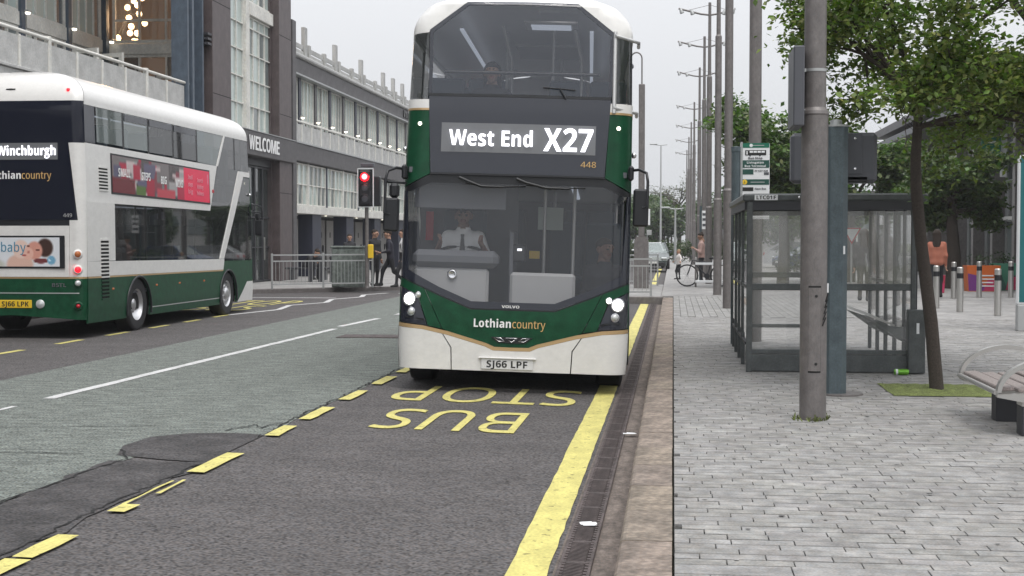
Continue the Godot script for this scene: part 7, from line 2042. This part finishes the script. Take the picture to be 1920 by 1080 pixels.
func people() -> void:
	mat("person", Color.WHITE, 0.8).vertex_color_use_as_albedo = true
	var white := Color(0.78, 0.79, 0.80)
	var bus := get_node("double_decker_bus") as Node3D
	# the driver, hands on the wheel
	var dr := figure("bus_driver", "driver in a white shirt and dark tie behind the big windscreen", bus.transform * Transform3D(Basis(), Vector3(-0.64, 0.325, -0.98)), {"top": white, "sleeves": false, "flesh": Color(0.22, 0.13, 0.10), "hip": Vector3(0, 0.86, -0.03), "chest": Vector3(0, 1.22, 0.0), "head": Vector3(0, 1.53, 0.05), "elbow_l": Vector3(-0.30, 1.06, 0.10), "wrist_l": Vector3(-0.23, 1.22, 0.30), "elbow_r": Vector3(0.30, 1.06, 0.10), "wrist_r": Vector3(0.23, 1.22, 0.30), "across_l": Vector3(0, 1, 0), "across_r": Vector3(0, 1, 0), "knee_l": Vector3(-0.13, 0.88, 0.40), "knee_r": Vector3(0.13, 0.88, 0.40), "scale": 1.04, "coat": false, "style": "cap", "hair": Color(0.02, 0.022, 0.03)}, 0.016, 0.0065)
	var tie := put(B.new().prism(PackedVector2Array([Vector2(-0.022, 1.395), Vector2(0.022, 1.395), Vector2(0.016, 1.36), Vector2(0.042, 1.10), Vector2(0.0, 1.05), Vector2(-0.042, 1.10), Vector2(-0.016, 1.36)]), 0.118, 0.126), "tie", M["dark cladding"], dr, Transform3D(Basis(Vector3.RIGHT, 0.04), Vector3(0, 0, -0.05)))
	for s in [-1.0, 1.0]:
		put(B.new().prism(PackedVector2Array([Vector2(0, 1.40), Vector2(0.06 * s, 1.42), Vector2(0.055 * s, 1.36)]), 0.07, 0.076), "collar", M["white letter"], dr)
	put(B.new().box(Vector3(0.10, 1.24, 0.118), Vector3(0.09, 0.012, 0.008)), "pocket_edge", M["dark cladding"], dr)
	var seated := {"hip": Vector3(0, 0.5, 0), "chest": Vector3(0, 0.86, 0), "head": Vector3(0, 1.18, 0.03), "knee_l": Vector3(-0.12, 0.5, 0.42), "knee_r": Vector3(0.12, 0.5, 0.42), "ankle_l": Vector3(-0.12, 0.09, 0.42), "ankle_r": Vector3(0.12, 0.09, 0.42), "wrist_l": Vector3(-0.15, 0.58, 0.28), "wrist_r": Vector3(0.15, 0.58, 0.28)}
	var up := seated.duplicate()
	up.merge({"hair": Color(0.015, 0.012, 0.012), "style": "long", "flesh": Color(0.36, 0.22, 0.16)}, true)
	figure("passenger", "dark-haired passenger sitting at the front of the upper deck", bus.transform * Transform3D(Basis(), Vector3(-0.40, 2.42, -1.45)), up, 0.022)
	var low := seated.duplicate()
	low.merge({"look": 0.7, "top": Color(0.02, 0.02, 0.03), "flesh": Color(0.20, 0.12, 0.09)}, true)
	figure("passenger", "passenger in dark clothes sitting by the door behind the lower windscreen", bus.transform * Transform3D(Basis(), Vector3(0.98, 0.40, -1.1)), low, 0.022)
	# by the crossing
	figure("pedestrian", "person in black standing beside the traffic signal pole", at(-9.27, 0.17, -42.6, 0.9), {"look": 0.5, "wrist_l": Vector3(-0.14, 1.08, 0.22)}, 0.025)
	figure("pedestrian", "capped person in dark clothes striding past the end of the railing", at(-8.62, 0.17, -41.9, -1.35), {"style": "cap", "hip": Vector3(0, 0.89, 0), "knee_l": Vector3(-0.09, 0.50, 0.24), "ankle_l": Vector3(-0.09, 0.10, 0.30), "knee_r": Vector3(0.09, 0.48, -0.10), "ankle_r": Vector3(0.09, 0.17, -0.42), "toe_r": Vector3(0.1, 0.05, -0.30), "elbow_r": Vector3(0.24, 1.10, 0.06), "wrist_r": Vector3(0.14, 1.05, 0.30), "top": Color(0.022, 0.022, 0.032), "chest": Vector3(0, 1.27, 0.04), "head": Vector3(0, 1.60, 0.08)}, 0.025)
	var wp := figure("pedestrian", "person in a white shirt with black straps walking close to the bus mirror", at(-8.08, 0.17, -41.2, -1.2), {"top": white, "sleeves": false, "coat": false, "hip": Vector3(0, 0.90, 0), "knee_l": Vector3(-0.09, 0.48, -0.06), "ankle_l": Vector3(-0.09, 0.14, -0.34), "toe_l": Vector3(-0.1, 0.04, -0.22), "knee_r": Vector3(0.09, 0.52, 0.20), "ankle_r": Vector3(0.09, 0.10, 0.24)}, 0.025)
	put(B.new().box(Vector3(0, 1.24, -0.17), Vector3(0.28, 0.40, 0.14), 0.05), "backpack", M["dark metal"], wp)
	for s in [-1.0, 1.0]:
		put(B.new().tube([Vector3(0.11 * s, 1.40, -0.10), Vector3(0.12 * s, 1.46, 0.0), Vector3(0.12 * s, 1.30, 0.12), Vector3(0.13 * s, 1.10, 0.08)], 0.02, 5), "strap", M["dark metal"], wp)
	var bend := seated.duplicate()
	bend.merge({"chest": Vector3(0, 0.78, 0.26), "head": Vector3(0, 0.98, 0.50), "elbow_l": Vector3(-0.2, 0.62, 0.40), "wrist_l": Vector3(-0.1, 0.62, 0.6), "elbow_r": Vector3(0.2, 0.62, 0.40), "wrist_r": Vector3(0.1, 0.62, 0.6), "tilt": 0.6}, true)
	figure("pedestrian", "person in black sitting bent forward behind the railing", at(-13.1, 0.17, -48.6, 1.2), bend, 0.025)
	figure("pedestrian", "person in black whose head shows above the control cabinet", at(-11.35, 0.17, -48.0, 0.3), {"scale": 0.93}, 0.025)
	# far along the stop
	var wm := figure("pedestrian", "woman in a beige top looking at her phone by the far stop", at(0.98, 0.12, -48.9, -1.5), {"style": "bun", "top": Color(0.40, 0.27, 0.24), "legs": Color(0.02, 0.02, 0.025), "flesh": Color(0.32, 0.19, 0.13), "elbow_l": Vector3(-0.24, 1.08, 0.06), "wrist_l": Vector3(-0.06, 1.22, 0.26), "elbow_r": Vector3(0.24, 1.08, 0.06), "wrist_r": Vector3(0.08, 1.22, 0.26), "tilt": 0.25, "scale": 0.98}, 0.025)
	put(B.new().box(Vector3(0.0, 1.30, 0.33), Vector3(0.07, 0.14, 0.01), 0.003), "phone", M["dark metal"], wm)
	figure("child", "small fair-haired child in a white top behind the bicycle", at(0.22, 0.12, -52.5, -1.2), {"scale": 0.64, "top": Color(0.62, 0.58, 0.56), "hair": Color(0.30, 0.22, 0.13), "coat": true, "elbow_l": Vector3(-0.34, 1.22, 0.0), "wrist_l": Vector3(-0.50, 1.06, 0.1), "elbow_r": Vector3(0.34, 1.22, 0.0), "wrist_r": Vector3(0.5, 1.06, 0.1), "knee_l": Vector3(-0.1, 0.5, 0.14), "ankle_l": Vector3(-0.1, 0.09, 0.08)}, 0.025)
	figure("pedestrian", "long-haired woman in an orange top walking away beside the tree trunk", at(6.72, 0.12, -36.6, 2.9), {"style": "long", "top": Color(0.34, 0.12, 0.075), "knee_l": Vector3(-0.09, 0.5, 0.12), "ankle_l": Vector3(-0.09, 0.10, 0.12), "knee_r": Vector3(0.09, 0.49, -0.02), "ankle_r": Vector3(0.09, 0.13, -0.22), "toe_r": Vector3(0.1, 0.04, -0.1)}, 0.025)
	figure("pedestrian", "long-haired person in a dark coat walking away, seen through the shelter", at(4.55, 0.12, -34.0, 3.0), {"style": "long", "hair": Color(0.03, 0.02, 0.016), "top": Color(0.03, 0.026, 0.026), "legs": Color(0.04, 0.036, 0.03), "knee_l": Vector3(-0.09, 0.5, 0.12), "ankle_l": Vector3(-0.09, 0.10, 0.12), "knee_r": Vector3(0.09, 0.49, -0.02), "ankle_r": Vector3(0.09, 0.13, -0.22)}, 0.025)
